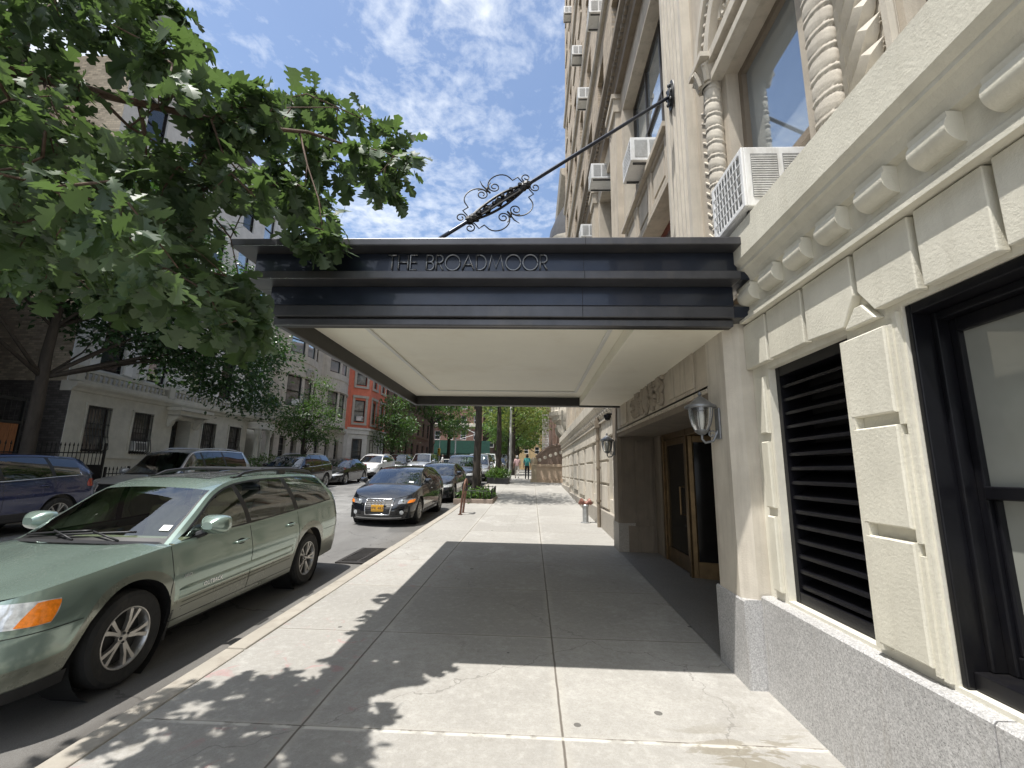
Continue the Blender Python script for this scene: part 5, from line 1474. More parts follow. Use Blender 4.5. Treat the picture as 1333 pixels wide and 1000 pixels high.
build_car(HAT, 'hatchback', 'black hatchback with four chrome rings on its grille and a yellow number plate', 'car', -3.82, 11.5, 'paint_black', 'car_glass', 'seat_dark', feats=hatch_feats, rim='multi')

def generic_feats(style='sedan', pl='HVN 2917', light='lens', gr=(.30,.34,.50,.62,4), oval=False, rails=None, tail=(.85,1.05), plz=.42, hl=(.44,.56,.70), chrome_line=False, beltchrome=False):
    def f(c, t, feat, seam, sy):
        g_ = grille(c, t, gr[0], gr[1], gr[2], gr[3], gr[4], ft=.010)
        if oval: emblem_oval(c, t, (gr[2]+gr[3])/2 + .02, .085, .06, g_)
        plate(c, t, plz, pl)
        z0, z1 = hl[1], hl[2]
        feat('headlight', light, [(hl[0],z0),(sy(.42),z0+.03),(sy(.55),z1),(hl[0]+.04,z1-.04)], off=.006, sq=.3)
        feat('air_intake', 'trim', [(.46,c.bump+.10),(.74,c.bump+.13),(.74,c.bump+.23),(.46,c.bump+.23)], off=.004, sq=.4)
        feat('lower_intake', 'trim', [(0,c.bump+.05),(.40,c.bump+.06),(.40,c.bump+.15),(0,c.bump+.15)], off=.004)
        feat('tail_light', 'red_lens', [(sy(c.L-.40),tail[0]),(c.S-.42,tail[0]),(c.S-.42,tail[1]),(sy(c.L-.34),tail[1])], off=.006, sq=.3)
        if rails: roof_rails(c, t, rails[0], rails[1], .10, rails[2], .05)
        if beltchrome:
            for s_ in (1, -1):
                q = MB(); n = 16; y0, y1 = c.cols[1][0], c.cols[-2][0]
                lo = [c.B(y0 + (y1-y0)*k/n) for k in range(n+1)]; lo = [(p.x*s_ + s_*.006, p.y, p.z+.02) for p in lo]
                e0, e1 = c.cols[1][1], c.cols[-2][1]; hi = [c.E(e0 + (e1-e0)*k/n) for k in range(n+1)]; hi = [(p.x*s_ + s_*.012, p.y, p.z-.045) for p in hi]
                q.tube(lo + hi[::-1], .011, 6); q.build('window_trim', M['chrome'], t, smooth=True)
    return f
# --- cars on this side, behind the hatchback
S1 = sedan_spec(4.5)
build_car(hatch_spec(4.3), 'compact_car', 'dark navy compact car parked right behind the black hatchback', 'car', -3.85, 17.2, 'paint_dkblue', 'car_glass', feats=generic_feats(), rim='seven')
build_car(suv_spec(4.9, 1.78), 'parked_suv', 'dark blue suv with big windscreen parked by the first street tree', 'suv', -4.0, 24.4, 'paint_dkblue', 'car_glass', feats=generic_feats(gr=(.42,.46,.60,.78,4), plz=.50, hl=(.52,.66,.82), rails=(2.3,4.2,'trim')), rim='six')
build_car(suv_spec(4.8, 1.85), 'parked_suv', 'silver grey suv parked beyond the dark blue suv, partly behind the trunk', 'suv', -3.75, 30.4, 'paint_grey', 'car_glass', feats=generic_feats(gr=(.42,.46,.60,.78,4), plz=.50, hl=(.52,.66,.82)), rim='six')
build_car(suv_spec(4.9, 1.95, 1.95), 'white_van', 'white van at the near kerb beyond the parked suvs', 'van', -3.8, 37.2, 'paint_white', 'car_glass', feats=generic_feats(gr=(.40,.42,.62,.74,3), plz=.50, hl=(.52,.66,.82)), rim='six')
build_car(sedan_spec(4.6), 'sedan', 'blue grey sedan far along the near kerb past the white van', 'car', -3.8, 44.0, 'paint_silver', 'car_glass', feats=generic_feats(), rim='seven')
build_car(suv_spec(4.7, 1.75), 'parked_suv', 'small pale suv at the far end of the near kerb', 'suv', -3.8, 51.0, 'paint_silver', 'car_glass', feats=generic_feats(gr=(.42,.46,.60,.78,4), plz=.50, hl=(.52,.66,.82)), rim='six')
# --- cars across the road, nearest first
build_car(suv_spec(4.5, 1.68), 'parked_suv', 'deep blue crossover across the street behind the green wagon', 'suv', -11.25, 6.3, 'paint_blue', 'car_glass_dark', feats=generic_feats(gr=(.30,.34,.62,.74,3), plz=.50, hl=(.52,.66,.82), tail=(.92,1.10), beltchrome=True), rim='five')
build_car(suv_spec(5.0, 1.86, 1.92), 'parked_suv', 'big silver grey suv with a wide oval badged grille and silver roof rails', 'suv', -11.25, 11.95, 'paint_silver', 'car_glass_dark', feats=generic_feats(gr=(.46,.52,.66,.86,5), oval=True, plz=.48, hl=(.60,.72,.90), tail=(1.0,1.2), rails=(2.3,4.4,'silver'), beltchrome=True), rim='six')
build_car(suv_spec(4.7, 1.70), 'parked_suv', 'black suv with silver rails between the big silver suv and the black sedan', 'suv', -11.3, 19.3, 'paint_black', 'car_glass_dark', feats=generic_feats(gr=(.42,.46,.60,.78,4), plz=.50, hl=(.52,.66,.82), rails=(2.2,4.0,'silver'), tail=(.95,1.12), beltchrome=True), rim='five')
build_car(sedan_spec(4.55), 'sedan', 'black sedan parked across the street in front of the white suv', 'car', -11.15, 24.35, 'paint_black', 'car_glass_mid', feats=generic_feats(gr=(.24,.26,.50,.60,4), hl=(.40,.52,.64)), rim='five')
build_car(suv_spec(4.45, 1.68, 1.82), 'parked_suv', 'white compact suv parked before the salmon townhouse', 'suv', -11.2, 30.3, 'paint_white', 'car_glass', feats=generic_feats(gr=(.40,.42,.66,.76,3), plz=.50, hl=(.48,.64,.78), rails=(2.2,3.8,'silver')), rim='five')
build_car(suv_spec(4.7, 1.78), 'parked_suv', 'dark suv parked just past the white compact suv', 'suv', -11.2, 36.3, 'paint_charcoal', 'car_glass_mid', feats=generic_feats(gr=(.42,.46,.60,.78,4), plz=.50, hl=(.52,.66,.82)), rim='six')
build_car(suv_spec(4.9, 1.84, 1.92), 'moving_suv', 'silver blue suv driving up the middle of the street', 'suv', -9.3, 37.0, 'paint_silver', 'car_glass_mid', feats=generic_feats(gr=(.46,.50,.62,.82,4), plz=.50, hl=(.54,.68,.84)), rim='six')
build_car(sedan_spec(4.6), 'sedan', 'dark sedan in the roadway beyond the silver blue suv', 'car', -8.2, 47.5, 'paint_dkblue', 'car_glass_mid', feats=generic_feats(), rim='seven')
build_car(sedan_spec(4.6), 'sedan', 'white sedan waiting far up the road near the avenue', 'car', -9.8, 50.5, 'paint_white', 'car_glass_mid', feats=generic_feats(), rim='seven')

# storm drain grate in the gutter behind the wagon
t = empty('storm_drain', (-2.86, 8.3, rz(8.3)), (math.atan(.0263), 0, 0), 'rusty black storm drain grate in the gutter behind the green wagon', 'drain')
b = MB(); z = .05 * (1 - ((-2.86 + 7.45) / 5) ** 2) + .012
b.box(-.33, .33, -.62, -.56, z-.05, z+.012); b.box(-.33, .33, .56, .62, z-.05, z+.012); b.box(-.33, -.27, -.56, .56, z-.05, z+.012); b.box(.27, .33, -.56, .56, z-.05, z+.012)
for k in range(12): b.box(-.27, .27, -.54 + k * .094, -.50 + k * .094, z-.05, z+.008)
b.box(-.02, .02, -.56, .56, z-.05, z+.005)
b.build('grate', mat('worn_iron', (.035,.032,.03), .8, .2, .3, 12), t); b = MB(); b.box(-.27,.27,-.56,.56,z-.012,z-.006); b.build('pit', M['seam'], t)
# ------------------------------------------------------------------ far side of the street
M['house_beige'] = stone('painted_grey_beige_stone', (.62,.60,.53), (.40,.38,.32), .25, .2, 40.)
M['house_white'] = stone('white_painted_brick', (.70,.70,.69), (.42,.42,.42), .2, .2, 40.)
M['house_grey'] = stone('weathered_grey_limestone', (.50,.465,.41), (.22,.195,.165), .6, .3, 40.)
M['house_grey2'] = stone('paler_grey_limestone', (.43,.405,.36), (.20,.18,.15), .45, .3, 40.)
M['salmon'] = stone('salmon_painted_stucco', (.68,.20,.125), (.48,.13,.08), .15, .15, 40.)
M['white_stone'] = stone('white_painted_stone', (.62,.61,.58), (.38,.37,.34), .25, .2, 40.)
M['brown_stone'] = stone('brownstone', (.20,.12,.085), (.09,.06,.045), .3, .3, 40.)
M['gate_wood'] = mat('orange_brown_gate_wood', (.30,.12,.045), .7, 0, .3, 6, .2, 40, stretch=(1,6,.6))
M['roof_dark'] = mat('dark_metal_cornice', (.05,.05,.055), .6, 0, .2, 3)
XL = -16.5
def house(name, y0, label):
    return empty(name, (XL, y0, 0), label=label, cat='house')
def FL(y0, X=XL): return Frame((X - XL, -y0, 0), (0, 1, 0), (1, 0, 0))
def baluster_run(b, fr, a0, a1, z0, z1, d, step=.22):
    fbox(b, fr, a0, a1, z0, z0 + .07, d - .22, d); fbox(b, fr, a0, a1, z1 - .10, z1, d - .24, d + .02)
    a = a0 + .1
    while a < a1 - .05:
        c = fr(a, 0, d - .11); h = z1 - .10 - (z0 + .07)
        b.lathe([(.04,0),(.04,h*.08),(.03,h*.14),(.062,h*.38),(.035,h*.68),(.03,h*.85),(.045,h*.92),(.045,h)], 8, Matrix.Translation((c[0], c[1], z0 + .07))); a += step
def bars(b, fr, a0, a1, z0, z1, d, n=7, belly=.10):
    for k in range(n):
        a = a0 + (a1 - a0) * k / (n - 1); h = z1 - z0
        b.tube([fr(a, z1, d + .02), fr(a, z0 + h*.45, d + .04), fr(a, z0 + h*.25, d + .05 + belly*.6), fr(a, z0 + h*.08, d + .04 + belly), fr(a, z0, d + .02)], .014, 5)
    for f, dd in ((.02, .02), (.35, .07), (.62, .035), (.97, .02)):
        fbox(b, fr, a0 - .04, a1 + .04, z0 + (z1 - z0)*f - .012, z0 + (z1 - z0)*f + .012, d + dd - .015, d + dd + .012)

# --- dark apartment block left of the alley and the gate
H = house('brick_apartment_block', -14, 'dark brown brick apartment block at the far left edge beside the wooden gate'); fr = FL(-14)
b = MB(); holes = []
for fl in range(7):
    for k in range(6):
        a = -13 + k * 4.1; holes.append((a, a + 1.3, 1.6 + fl * 3.2, 3.5 + fl * 3.2, .25))
wall_holes(b, fr, -14, 11.75, -.5, 25, holes); b.quad(fr(11.75, -.5), fr(11.75, -.5, -14), fr(11.75, 25, -14), fr(11.75, 25)); fbox(b, fr, -14, 11.75, 25, 25.2, -14, .1); b.quad(fr(11.75, -.5, -6.), fr(15.3, -.5, -6.), fr(15.3, 22, -6.), fr(11.75, 22, -6.))
b.build('wall', M['dark_brick'], H)
for (a0, a1, z0, z1, _) in holes: window(H, fr, a0+.004, a1-.004, z0+.004, z1-.004, -.15, M['frame_brown'], M['glass_dark'], .06)
# gate across the alley
H = empty('wooden_gate', (XL, 12.85, gz(12.85)), label='orange brown plank gate with iron grille top at the far left', cat='gate')
b = MB()
for k in range(9): b.box(-.03, .03, -1.02 + k*.225, -1.02 + k*.225 + .215, .05, 2.45)
b.build('planks', M['gate_wood'], H, bevel=.008)
b = MB(); b.box(-.06,.06,-1.08,-1.03,0,3.3); b.box(-.06,.06,1.03,1.08,0,3.3); b.box(-.05,.05,-1.03,1.03,2.46,2.54); b.box(-.05,.05,-1.03,1.03,3.2,3.28)
for k in range(14): b.tube([(0, -1.0 + k*.153, 2.54), (0, -1.0 + k*.153, 3.45)], .012, 5)
b.build('iron_frame', M['iron'], H)

# --- white townhouse with grey-beige base, nearest of the row
Y0, Y1 = 15.3, 27.2
H = house('white_townhouse', Y0, 'white townhouse on a grey beige base with barred windows and a balustrade'); fr = FL(Y0)
b = MB()
lw = [(16.02, 17.0), (18.02, 19.0), (22.02, 23.0), (24.05, 25.05)]
holes = [(a, c, 2.02, 3.72, .22) for a, c in lw] + [(20.1, 21.25, .55, 3.66, .7)]
wall_holes(b, fr, Y0, 25.6, .0, 4.2, holes)
fbox(b, fr, Y0 - .0, 20.0, 1.80, 1.92, 0.001, .07); fbox(b, fr, 21.35, 25.6, 1.80, 1.92, .001, .07)
fbox(b, fr, Y0, 20.05, .1, 1.25, .001, .05); fbox(b, fr, 21.3, 25.6, .1, 1.25, .001, .05)
b.build('base_wall', M['house_beige'], H)
b = MB(); profile_run(b, fr, [(0, 4.15), (.06, 4.18), (.10, 4.26), (.22, 4.34), (.24, 4.42), (.24, 4.50), (-.4, 4.52), (-.4, 4.15)], Y0 - .05, Y1); b.build('base_cornice', M['house_beige'], H)
b = MB(); baluster_run(b, fr, Y0 + .1, 19.4, 4.52, 4.98, .16); baluster_run(b, fr, 19.8, 25.4, 4.52, 4.98, .16); baluster_run(b, fr, 25.5, Y1 - .05, 4.52, 5.05, .75)
for a in (Y0 + .05, 19.6, 25.45, Y1 - .1): fbox(b, fr, a - .14, a + .14, 4.52, 5.08, -.12, .20)
b.build('balustrade', M['house_beige'], H)
for a, c in lw:
    w = window(H, fr, a + .004, c - .004, 2.025, 3.715, -.16, M['frame_brown'], M['glass_curtain'], .07, (.5,))
    b = MB(); bars(b, fr, a + .06, c - .06, 2.0, 3.7, .0, 8, .14); b.build('window_bars', M['iron'], w)
    b = MB(); fbox(b, fr, a - .10, c + .10, 3.722, 3.80, .001, .05); fbox(b, fr, a - .08, a - .004, 2.02, 3.722, .001, .035); fbox(b, fr, c + .004, c + .08, 2.02, 3.722, .001, .035); b.build('window_surround', M['house_beige'], w)
b = MB(); fbox(b, fr, 20.1, 21.25, .5, 3.66, -.72, -.69); d = b.build('front_door', M['frame_brown'], H)
b = MB()
for s0, s1 in ((20.2, 20.62), (20.73, 21.15)): fbox(b, fr, s0, s1, 1.4, 3.3, -.688, -.682)
b.build('door_glass', M['glass_dark'], d)
b = MB()
fbox(b, fr, 19.62, 21.75, 4.02, 4.16, .001, .72); fbox(b, fr, 19.72, 21.65, 3.82, 4.019, .001, .62)
for a in (19.85, 21.5):
    b.prism([(.001, 3.30), (.10, 3.26), (.20, 3.40), (.26, 3.55), (.45, 3.66), (.55, 3.80), (.001, 3.80)], lambda d, z, t: fr(t, z, d), a - .1, a + .1)
b.build('door_hood', M['house_beige'], H, bevel=.01)
b = MB(); fbox(b, fr, 19.9, 21.45, .2, gz(20.6) + .36, .0015, 1.0); fbox(b, fr, 19.9, 21.45, .2, gz(20.6) + .18, .001, 1.35); b.build('door_steps', M['house_beige'], H)
# portico at the right end
b = MB(); fbox(b, fr, 25.6, Y1, 3.75, 4.14, -.3, .70); fbox(b, fr, 25.62, Y1 - .02, .3, 3.75, -1.2, -1.1)
fbox(b, fr, 27.08, 27.19, .3, 4.5, -1.2, -.01); fbox(b, fr, 25.5, 25.6, .3, 4.14, -1.2, -.01)
for aa in (25.85, 27.0):
    c = fr(aa, 0, .5); b.lathe([(.18,.6),(.18,.75),(.14,.8),(.135,2.2),(.115,3.3),(.14,3.34),(.19,3.55),(.2,3.75)], 14, Matrix.Translation((c[0], c[1], 0)))
b.build('portico', M['house_beige'], H, smooth='auto')
b = MB(); fbox(b, fr, 25.7, 27.1, .5, 3.7, -1.095, -1.06); b.build('portico_recess', M['dark_void'], H)
fw = FL(Y0, XL - .25)
b = MB(); holes = []
for fl in range(4):
    for a in (16.4, 18.6, 21.1, 23.2, 25.2): holes.append((a, a + 1.0, 5.15 + fl * 3.35, 7.35 + fl * 3.35, .2))
wall_holes(b, fw, Y0, Y1, 4.5, 18.4, holes); b.build('upper_wall', M['house_white'], H)
for i, (a0, a1, z0, z1, _) in enumerate(holes): 
    w = window(H, fw, a0+.004, a1-.004, z0+.004, z1-.004, -.12, M['black_metal'], M['glass_sky'] if i % 3 else M['glass_dark'], .07)
    if i < 5:
        for s0, s1 in ((a0 - .42, a0 - .06), (a1 + .06, a1 + .42)):
            b = MB(); fbox(b, fw, s0, s1, z0, z1, .001, .05); b.build('shutter', M['white_paint'], w, bevel=.01)
b = MB(); profile_run(b, fw, [(0, 18.3), (.2, 18.4), (.45, 18.7), (.5, 19.0), (-.3, 19.2), (-.3, 18.3)], Y0 - .2, Y1); b.build('roof_cornice', M['roof_dark'], H)
b = MB()
p = lambda x, z: (x - XL, 0.0, z)
b.quad((-.001, 0, -.2), (-9, 0, -.2), (-9, 0, 4.5), (-.001, 0, 4.5)); b.build('side_wall', M['grey_brick'], H)
b = MB(); b.quad((-.252, 0, 4.5), (-9, 0, 4.5), (-9, 0, 18.4), (-.252, 0, 18.4)); b.build('side_wall', brick('rough_beige_brick', (.46,.40,.31), (.36,.32,.26), 4.4, 12, 'x'), H)
b = MB(); b.quad((-.25, 0, 18.4), (-9, 0, 18.4), (-9, Y1-Y0, 18.4), (-.25, Y1-Y0, 18.4)); b.build('roof', M['roof_dark'], H)

# --- grey bowfront houses
def bow_house(y0, y1, label, m, door_at, bow0, bow1, depth=.95):
    H = house('bowfront_house', y0, label); fr = FL(y0); g0 = gz(y0)
    b = MB(); gw = []
    n = int((y1 - y0) / 1.55)
    for k in range(n):
        a = y0 + .45 + k * (y1 - y0 - .5) / n; gw.append((a, a + .82, g0 + .5 if k != door_at else g0 + .25, g0 + 2.75, .3))
    wall_holes(b, fr, y0, y1, .2, 4.55, gw)
    z = g0 + .5
    while z < 4.4: 
        fbox(b, fr, y0, y1, z, z + .012, .0, .001); z += .42
    b.build('ground_floor_wall', m, H)
    for k, (a0, a1, z0, z1, _) in enumerate(gw):
        if k == door_at:
            bb = MB(); fbox(bb, fr, a0, a1, z0, z1, -.29, -.25); bb.build('front_door', M['frame_brown'], H)
        else: window(H, fr, a0+.003, a1-.003, z0+.003, z1-.003, -.2, M['frame_brown'], M['glass_dark'], .06)
    b = MB(); profile_run(b, fr, [(0, 4.45), (.10, 4.5), (.2, 4.62), (.2, 4.78), (-.3, 4.8), (-.3, 4.45)], y0, y1); 
    fbox(b, fr, y0, y1, 4.8, 13.6, -.3, 0.); profile_run(b, fr, [(0, 13.5), (.3, 13.7), (.4, 14.0), (-.3, 14.1), (-.3, 13.5)], y0, y1)
    b.build('upper_wall', m, H)
    # bow: an arc in plan with window openings
    w = bow1 - bow0; segs = 18
    def arcp(t, z, d=0.):
        u = -1 + 2 * t; s = depth * (1 - u * u) ** .75 if abs(u) < 1 else 0
        nrm = Vector((1, u * depth * 1.2, 0)).normalized()
        return (s + nrm.x * d, bow0 + w * t - y0 + nrm.y * d, z)
    rows_z = [4.79, 5.55, 7.60, 8.75, 9.15, 11.05, 12.3, 13.0]
    ws = [(2, 6), (7, 11), (12, 16)]
    b = MB()
    def iswin(i, j): return j in (1, 4) and any(s0 <= i < s1 for s0, s1 in ws)
    for j in range(len(rows_z) - 1):
        for i in range(segs):
            t0, t1 = i / segs, (i + 1) / segs; z0, z1 = rows_z[j], rows_z[j+1]
            if iswin(i, j): continue
            b.quad(arcp(t0, z0), arcp(t1, z0), arcp(t1, z1), arcp(t0, z1))
    for j in (1, 4):
        for s0, s1 in ws:
            z0, z1 = rows_z[j], rows_z[j+1]; t0, t1 = s0 / segs, s1 / segs
            for (ta, za, tb, zb_) in ((t0, z0, t1, z0), (t0, z1, t1, z1), (t0, z0, t0, z1), (t1, z0, t1, z1)): b.quad(arcp(ta, za), arcp(tb, zb_), arcp(tb, zb_, -.2), arcp(ta, za, -.2))
    for z, d, h in ((4.80, .06, .2), (7.62, .10, .14), (8.62, .05, .12), (11.1, .08, .12), (12.9, .18, .2)):
        b.grid([[arcp(i / segs, z + zz, dd) for i in range(segs + 1)] for zz, dd in ((0, 0), (0.02, d), (h, d), (h + .02, 0))])
    b.build('bow_front', m, H)
    for j in (1, 4):
        for s0, s1 in ws:
            p0, p1 = Vector(arcp(s0 / segs, 0)), Vector(arcp(s1 / segs, 0)); u = (p1 - p0); L_ = u.length; u.normalize()
            f2 = Frame(p0, u, (u.y, -u.x, 0)); window(H, f2, .01, L_ - .01, rows_z[j] + .005, rows_z[j+1] - .005, -.10, M['black_metal'], M['glass_curtain'] if j == 1 else M['glass_sky'], .07)
    return H, arcp
H, arcp = bow_house(27.2, 33.5, 'grey limestone bowfront house with a carved shell arch over its bow window', M['house_grey'], 2, 27.9, 32.9)
b = MB()
for r_ in (.42, .56):
    b.tube([tuple(Vector(arcp(.5, 7.75 + r_ * math.sin(a), .07)) + Vector((0, r_ * math.cos(a), 0))) for a in [PI * k / 14 for k in range(15)]], .05, 6)
for k in range(7):
    a = PI * (k + .5) / 7; b.ellipsoid(tuple(Vector(arcp(.5, 7.78 + .22 * math.sin(a), .04)) + Vector((0, .25 * math.cos(a), 0))), (.05, .08, .12), 8)
b.build('shell_arch', M['house_grey2'], H, smooth='auto')
bow_house(33.5, 39.3, 'second grey bowfront house, between the shell arch house and the salmon house', M['house_grey'], 1, 34.0, 38.7, .85)

# --- salmon house with an angled bay on a white stone base
Y0, Y1 = 39.3, 48.4
H = house('salmon_townhouse', Y0, 'salmon pink townhouse with an angled bay over a white stone base'); fr = FL(Y0); g0 = gz(Y0)
b = MB(); gw = [(40.4, 41.4, g0 + .4, g0 + 3.1, .3), (42.6, 43.6, g0 + .2, g0 + 3.0, .3), (44.6, 45.5, g0 + .4, g0 + 3.0, .3), (46.5, 47.3, g0 + .4, g0 + 3.0, .3)]
wall_holes(b, fr, Y0, Y1, .3, 5.0, gw)
b.build('base_wall', M['white_stone'], H)
for k, (a0, a1, z0, z1, _) in enumerate(gw): window(H, fr, a0+.003, a1-.003, z0+.003, z1-.003, -.2, M['frame_brown'], M['glass_dark'], .08)
b = MB(); fbox(b, fr, Y0, Y1, 5.0, 15.5, -.4, 0); profile_run(b, fr, [(0, 15.4), (.4, 15.7), (.5, 16.1), (-.3, 16.2), (-.3, 15.4)], Y0, Y1); b.build('upper_wall', M['salmon'], H)
pl = [(40.0, 0), (41.3, 1.35), (45.9, 1.35), (47.2, 0)]
for k in range(3):
    a, c = pl[k], pl[k+1]; p0, p1 = Vector((a[1], a[0] - Y0, 0)), Vector((c[1], c[0] - Y0, 0)); u = (p1 - p0); L_ = u.length; u.normalize()
    f2 = Frame(p0, u, (u.y, -u.x, 0)); n = 2 if k == 1 else 1; hs = []
    for fl in range(3):
        for q in range(n):
            ww = 1.0; cc = L_ * (q + .5) / n; hs.append((cc - ww/2, cc + ww/2, 5.75 + fl * 3.4, 7.75 + fl * 3.4, .2))
    b = MB(); wall_holes(b, f2, 0, L_, 5.0, 15.3, hs); b.build('bay_wall', M['salmon'], H)
    for h in hs:
        w = window(H, f2, h[0]+.003, h[1]-.003, h[2]+.003, h[3]-.003, -.12, M['black_metal'], M['glass_curtain'], .07)
        b = MB(); fbox(b, f2, h[0]-.22, h[0]-.003, h[2]-.1, h[3]+.2, .001, .07); fbox(b, f2, h[1]+.003, h[1]+.22, h[2]-.1, h[3]+.2, .001, .07); fbox(b, f2, h[0]-.26, h[1]+.26, h[3]+.2, h[3]+.42, .001, .14); fbox(b, f2, h[0]-.22, h[1]+.22, h[2]-.28, h[2]-.1, .001, .12)
        b.build('window_surround', M['house_grey2'], w)
b = MB(); b.prism([(-.05 if i in (0,) else x + (.12 if x else -.05), y - Y0 + (-.12 if i == 0 else .12 if i == 3 else 0)) for i, (y, x) in enumerate(pl)], lambda x, y, z: (x, y, z), 4.62, 5.02)
b.prism([(x + (.25 if x else -.05), y - Y0 + (-.2 if i == 0 else .2 if i == 3 else 0)) for i, (y, x) in enumerate(pl)], lambda x, y, z: (x, y, z), 5.021, 5.22)
b.prism([(x if x else -.05, y - Y0) for i, (y, x) in enumerate(pl)], lambda x, y, z: (x, y, z), .4, 4.619)
b.build('bay_base', M['white_stone'], H, bevel=.02)
for k in (0, 1, 2):
    a, c = pl[k], pl[k+1]; p0, p1 = Vector((a[1], a[0] - Y0, 0)), Vector((c[1], c[0] - Y0, 0)); u = (p1 - p0); L_ = u.length; u.normalize(); f2 = Frame(p0 + Vector((u.y, -u.x, 0)) * .012, u, (u.y, -u.x, 0))
    for q in range(2 if k == 1 else 1):
        cc = L_ * (q + .5) / (2 if k == 1 else 1); window(H, f2, cc - .45, cc + .45, g0 + .6, g0 + 2.95, .0, M['frame_brown'], M['glass_dark'], .08)
H = empty('low_brick_wall', (-14.6, 39.0, gz(39)), label='low red brick garden wall with a pointed coping left of the white suv', cat='garden wall')
b = MB(); b.prism([(0, -.1), (2.6, -.1), (2.6, .75), (1.3, 1.05), (0, .75)], lambda y, z, x: (x, y, z), -.12, .12); b.build('wall', M['brick_wall_red'], H)

# --- long brown brick block up to the avenue
Y0, Y1 = 48.4, 76.5
H = house('brown_brick_block', Y0, 'long brown brick block with tall dark windows reaching up to the avenue'); fr = FL(Y0)
b = MB(); hs = []
for fl in range(5):
    for k in range(9):
        a = Y0 + 1.2 + k * 3.05; hs.append((a, a + 1.15, 3.0 + fl * 3.4 + (0 if fl else -.3), 5.1 + fl * 3.4, .25))
wall_holes(b, fr, Y0, Y1, .5, 20, hs); b.quad(fr(Y1, .5), fr(Y1, .5, -20), fr(Y1, 20, -20), fr(Y1, 20)); b.quad(fr(Y0, 14), fr(Y0, 14, -20), fr(Y0, 20, -20), fr(Y0, 20))
b.build('wall', M['red_brick'], H)
b = MB(); profile_run(b, fr, [(0, 6.0), (.14, 6.05), (.18, 6.25), (0, 6.35)], Y0, Y1); fbox(b, fr, Y0, Y1, .6, 2.6, .001, .10); profile_run(b, fr, [(0, 19.5), (.5, 19.8), (.6, 20.2), (0, 20.4)], Y0, Y1)
for h in hs: fbox(b, fr, h[0] - .12, h[1] + .12, h[2] - .16, h[2] - .002, .001, .09)
b.build('stone_bands', M['brown_stone'], H)
for h in hs: window(H, fr, h[0]+.003, h[1]-.003, h[2]+.003, h[3]-.003, -.15, M['frame_brown'], M['glass_dark'], .07)

# --- iron fence in front of the white townhouse
def fence(name, label, x, y0, y1, h, panel=0., step=.13):
    t = empty(name, (x, y0, gz(y0)), label=label, cat='fence')
    b = MB(); n = int((y1 - y0) / step)
    for k in range(n + 1):
        y = (y1 - y0) * k / n; g_ = gz(y0 + y) - gz(y0)
        b.tube([(0, y, g_ - .03), (0, y, g_ + h), (0, y, g_ + h + .03), (0, y, g_ + h + .13)], [.011, .011, .024, .002], 5)
    b.build('picket', M['iron'], t)
    b = MB()
    for f in (.12, .88):
        b.tube([(0, 0, h*f), (0, y1 - y0, h*f + gz(y1) - gz(y0))], .018, 5)
    b.build('rail', M['iron'], t)
    for y in (0, y1 - y0):
        b = MB(); b.box(-.03, .03, y - .03, y + .03, gz(y0+y) - gz(y0) - .05, gz(y0+y) - gz(y0) + h + .12); b.build('post', M['iron'], t)
    if panel: 
        b = MB(); b.box(-.012, .012, .04, y1 - y0 - .04, .1, panel); b.build('sheet_panel', M['black_metal'], t)
    return t
fence('iron_fence', 'black iron spear fence with a solid lower panel before the grey brick side wall', -14.45, 11.4, 14.9, 1.75, 1.25)
fence('iron_railing', 'short low iron railing just left of the big silver suv', -14.5, 15.1, 16.0, .95)
fence('iron_fence', 'thin iron railing in front of the grey bowfront houses', -14.9, 28.0, 38.5, 1.1, 0, .2)

# --- right-hand neighbours beyond the apartment house
XN = 2.15
H = empty('limestone_townhouse', (XN, 26.4, 0), label='limestone townhouse with a bracketed oriel and a brownstone stoop beyond the apartment house', cat='house')
fr = Frame((0, -26.4, 0), (0, 1, 0), (-1, 0, 0))
b = MB(); hs = []
for fl in range(4):
    for a in (27.2, 29.6, 32.0): hs.append((a, a + 1.1, 3.3 + fl * 3.3, 5.3 + fl * 3.3, .2))
wall_holes(b, fr, 26.36, 34, .4, 20.5, hs); b.quad(fr(34, .4), fr(34, .4, -10), fr(34, 20.5, -10), fr(34, 20.5)); profile_run(b, fr, [(0, 20.3), (.4, 20.6), (.5, 21.0), (-.3, 21.1), (-.3, 20.3)], 26.36, 34)
b.build('wall', M['lime'], H)
for h in hs: window(H, fr, h[0]+.003, h[1]-.003, h[2]+.003, h[3]-.003, -.12, M['frame_brown'], M['glass_sky'], .07)
b = MB()
def orl(zs):
    return [[fr(28.2 + 3.2 * t, z, (d + .0) * (1 - (2*t-1) ** 2) ** .5 if 0 < t < 1 else 0) for t in [k / 14 for k in range(15)]] for z, d in zs]
b.grid(orl([(4.2, .12), (4.5, .5), (4.8, .6), (4.85, .8), (5.1, .85), (5.15, .98), (5.4, 1.05), (5.45, .9), (8.6, .9), (8.7, 1.0), (9.0, 1.05), (9.05, .85), (17.2, .85), (17.3, 1.05), (17.5, 1.1)]))
b.build('oriel', M['lime_pale'], H, smooth='auto')
b = MB(); b.grid(orl([(17.5, 1.12), (18.3, 1.0), (19.0, .7), (19.5, .3), (19.7, .01)])); b.build('oriel_roof', M['roof_dark'], H, smooth=True)
for k in range(5):
    b = MB(); y = 28.55 + k * .62; b.prism([(0, 3.2), (.18, 3.3), (.24, 3.8), (.5, 4.1), (.6, 4.5), (0, 4.5)], lambda d, z, a: fr(a, z, d), y - .07, y + .07); b.build('bracket', M['lime_pale'], H)
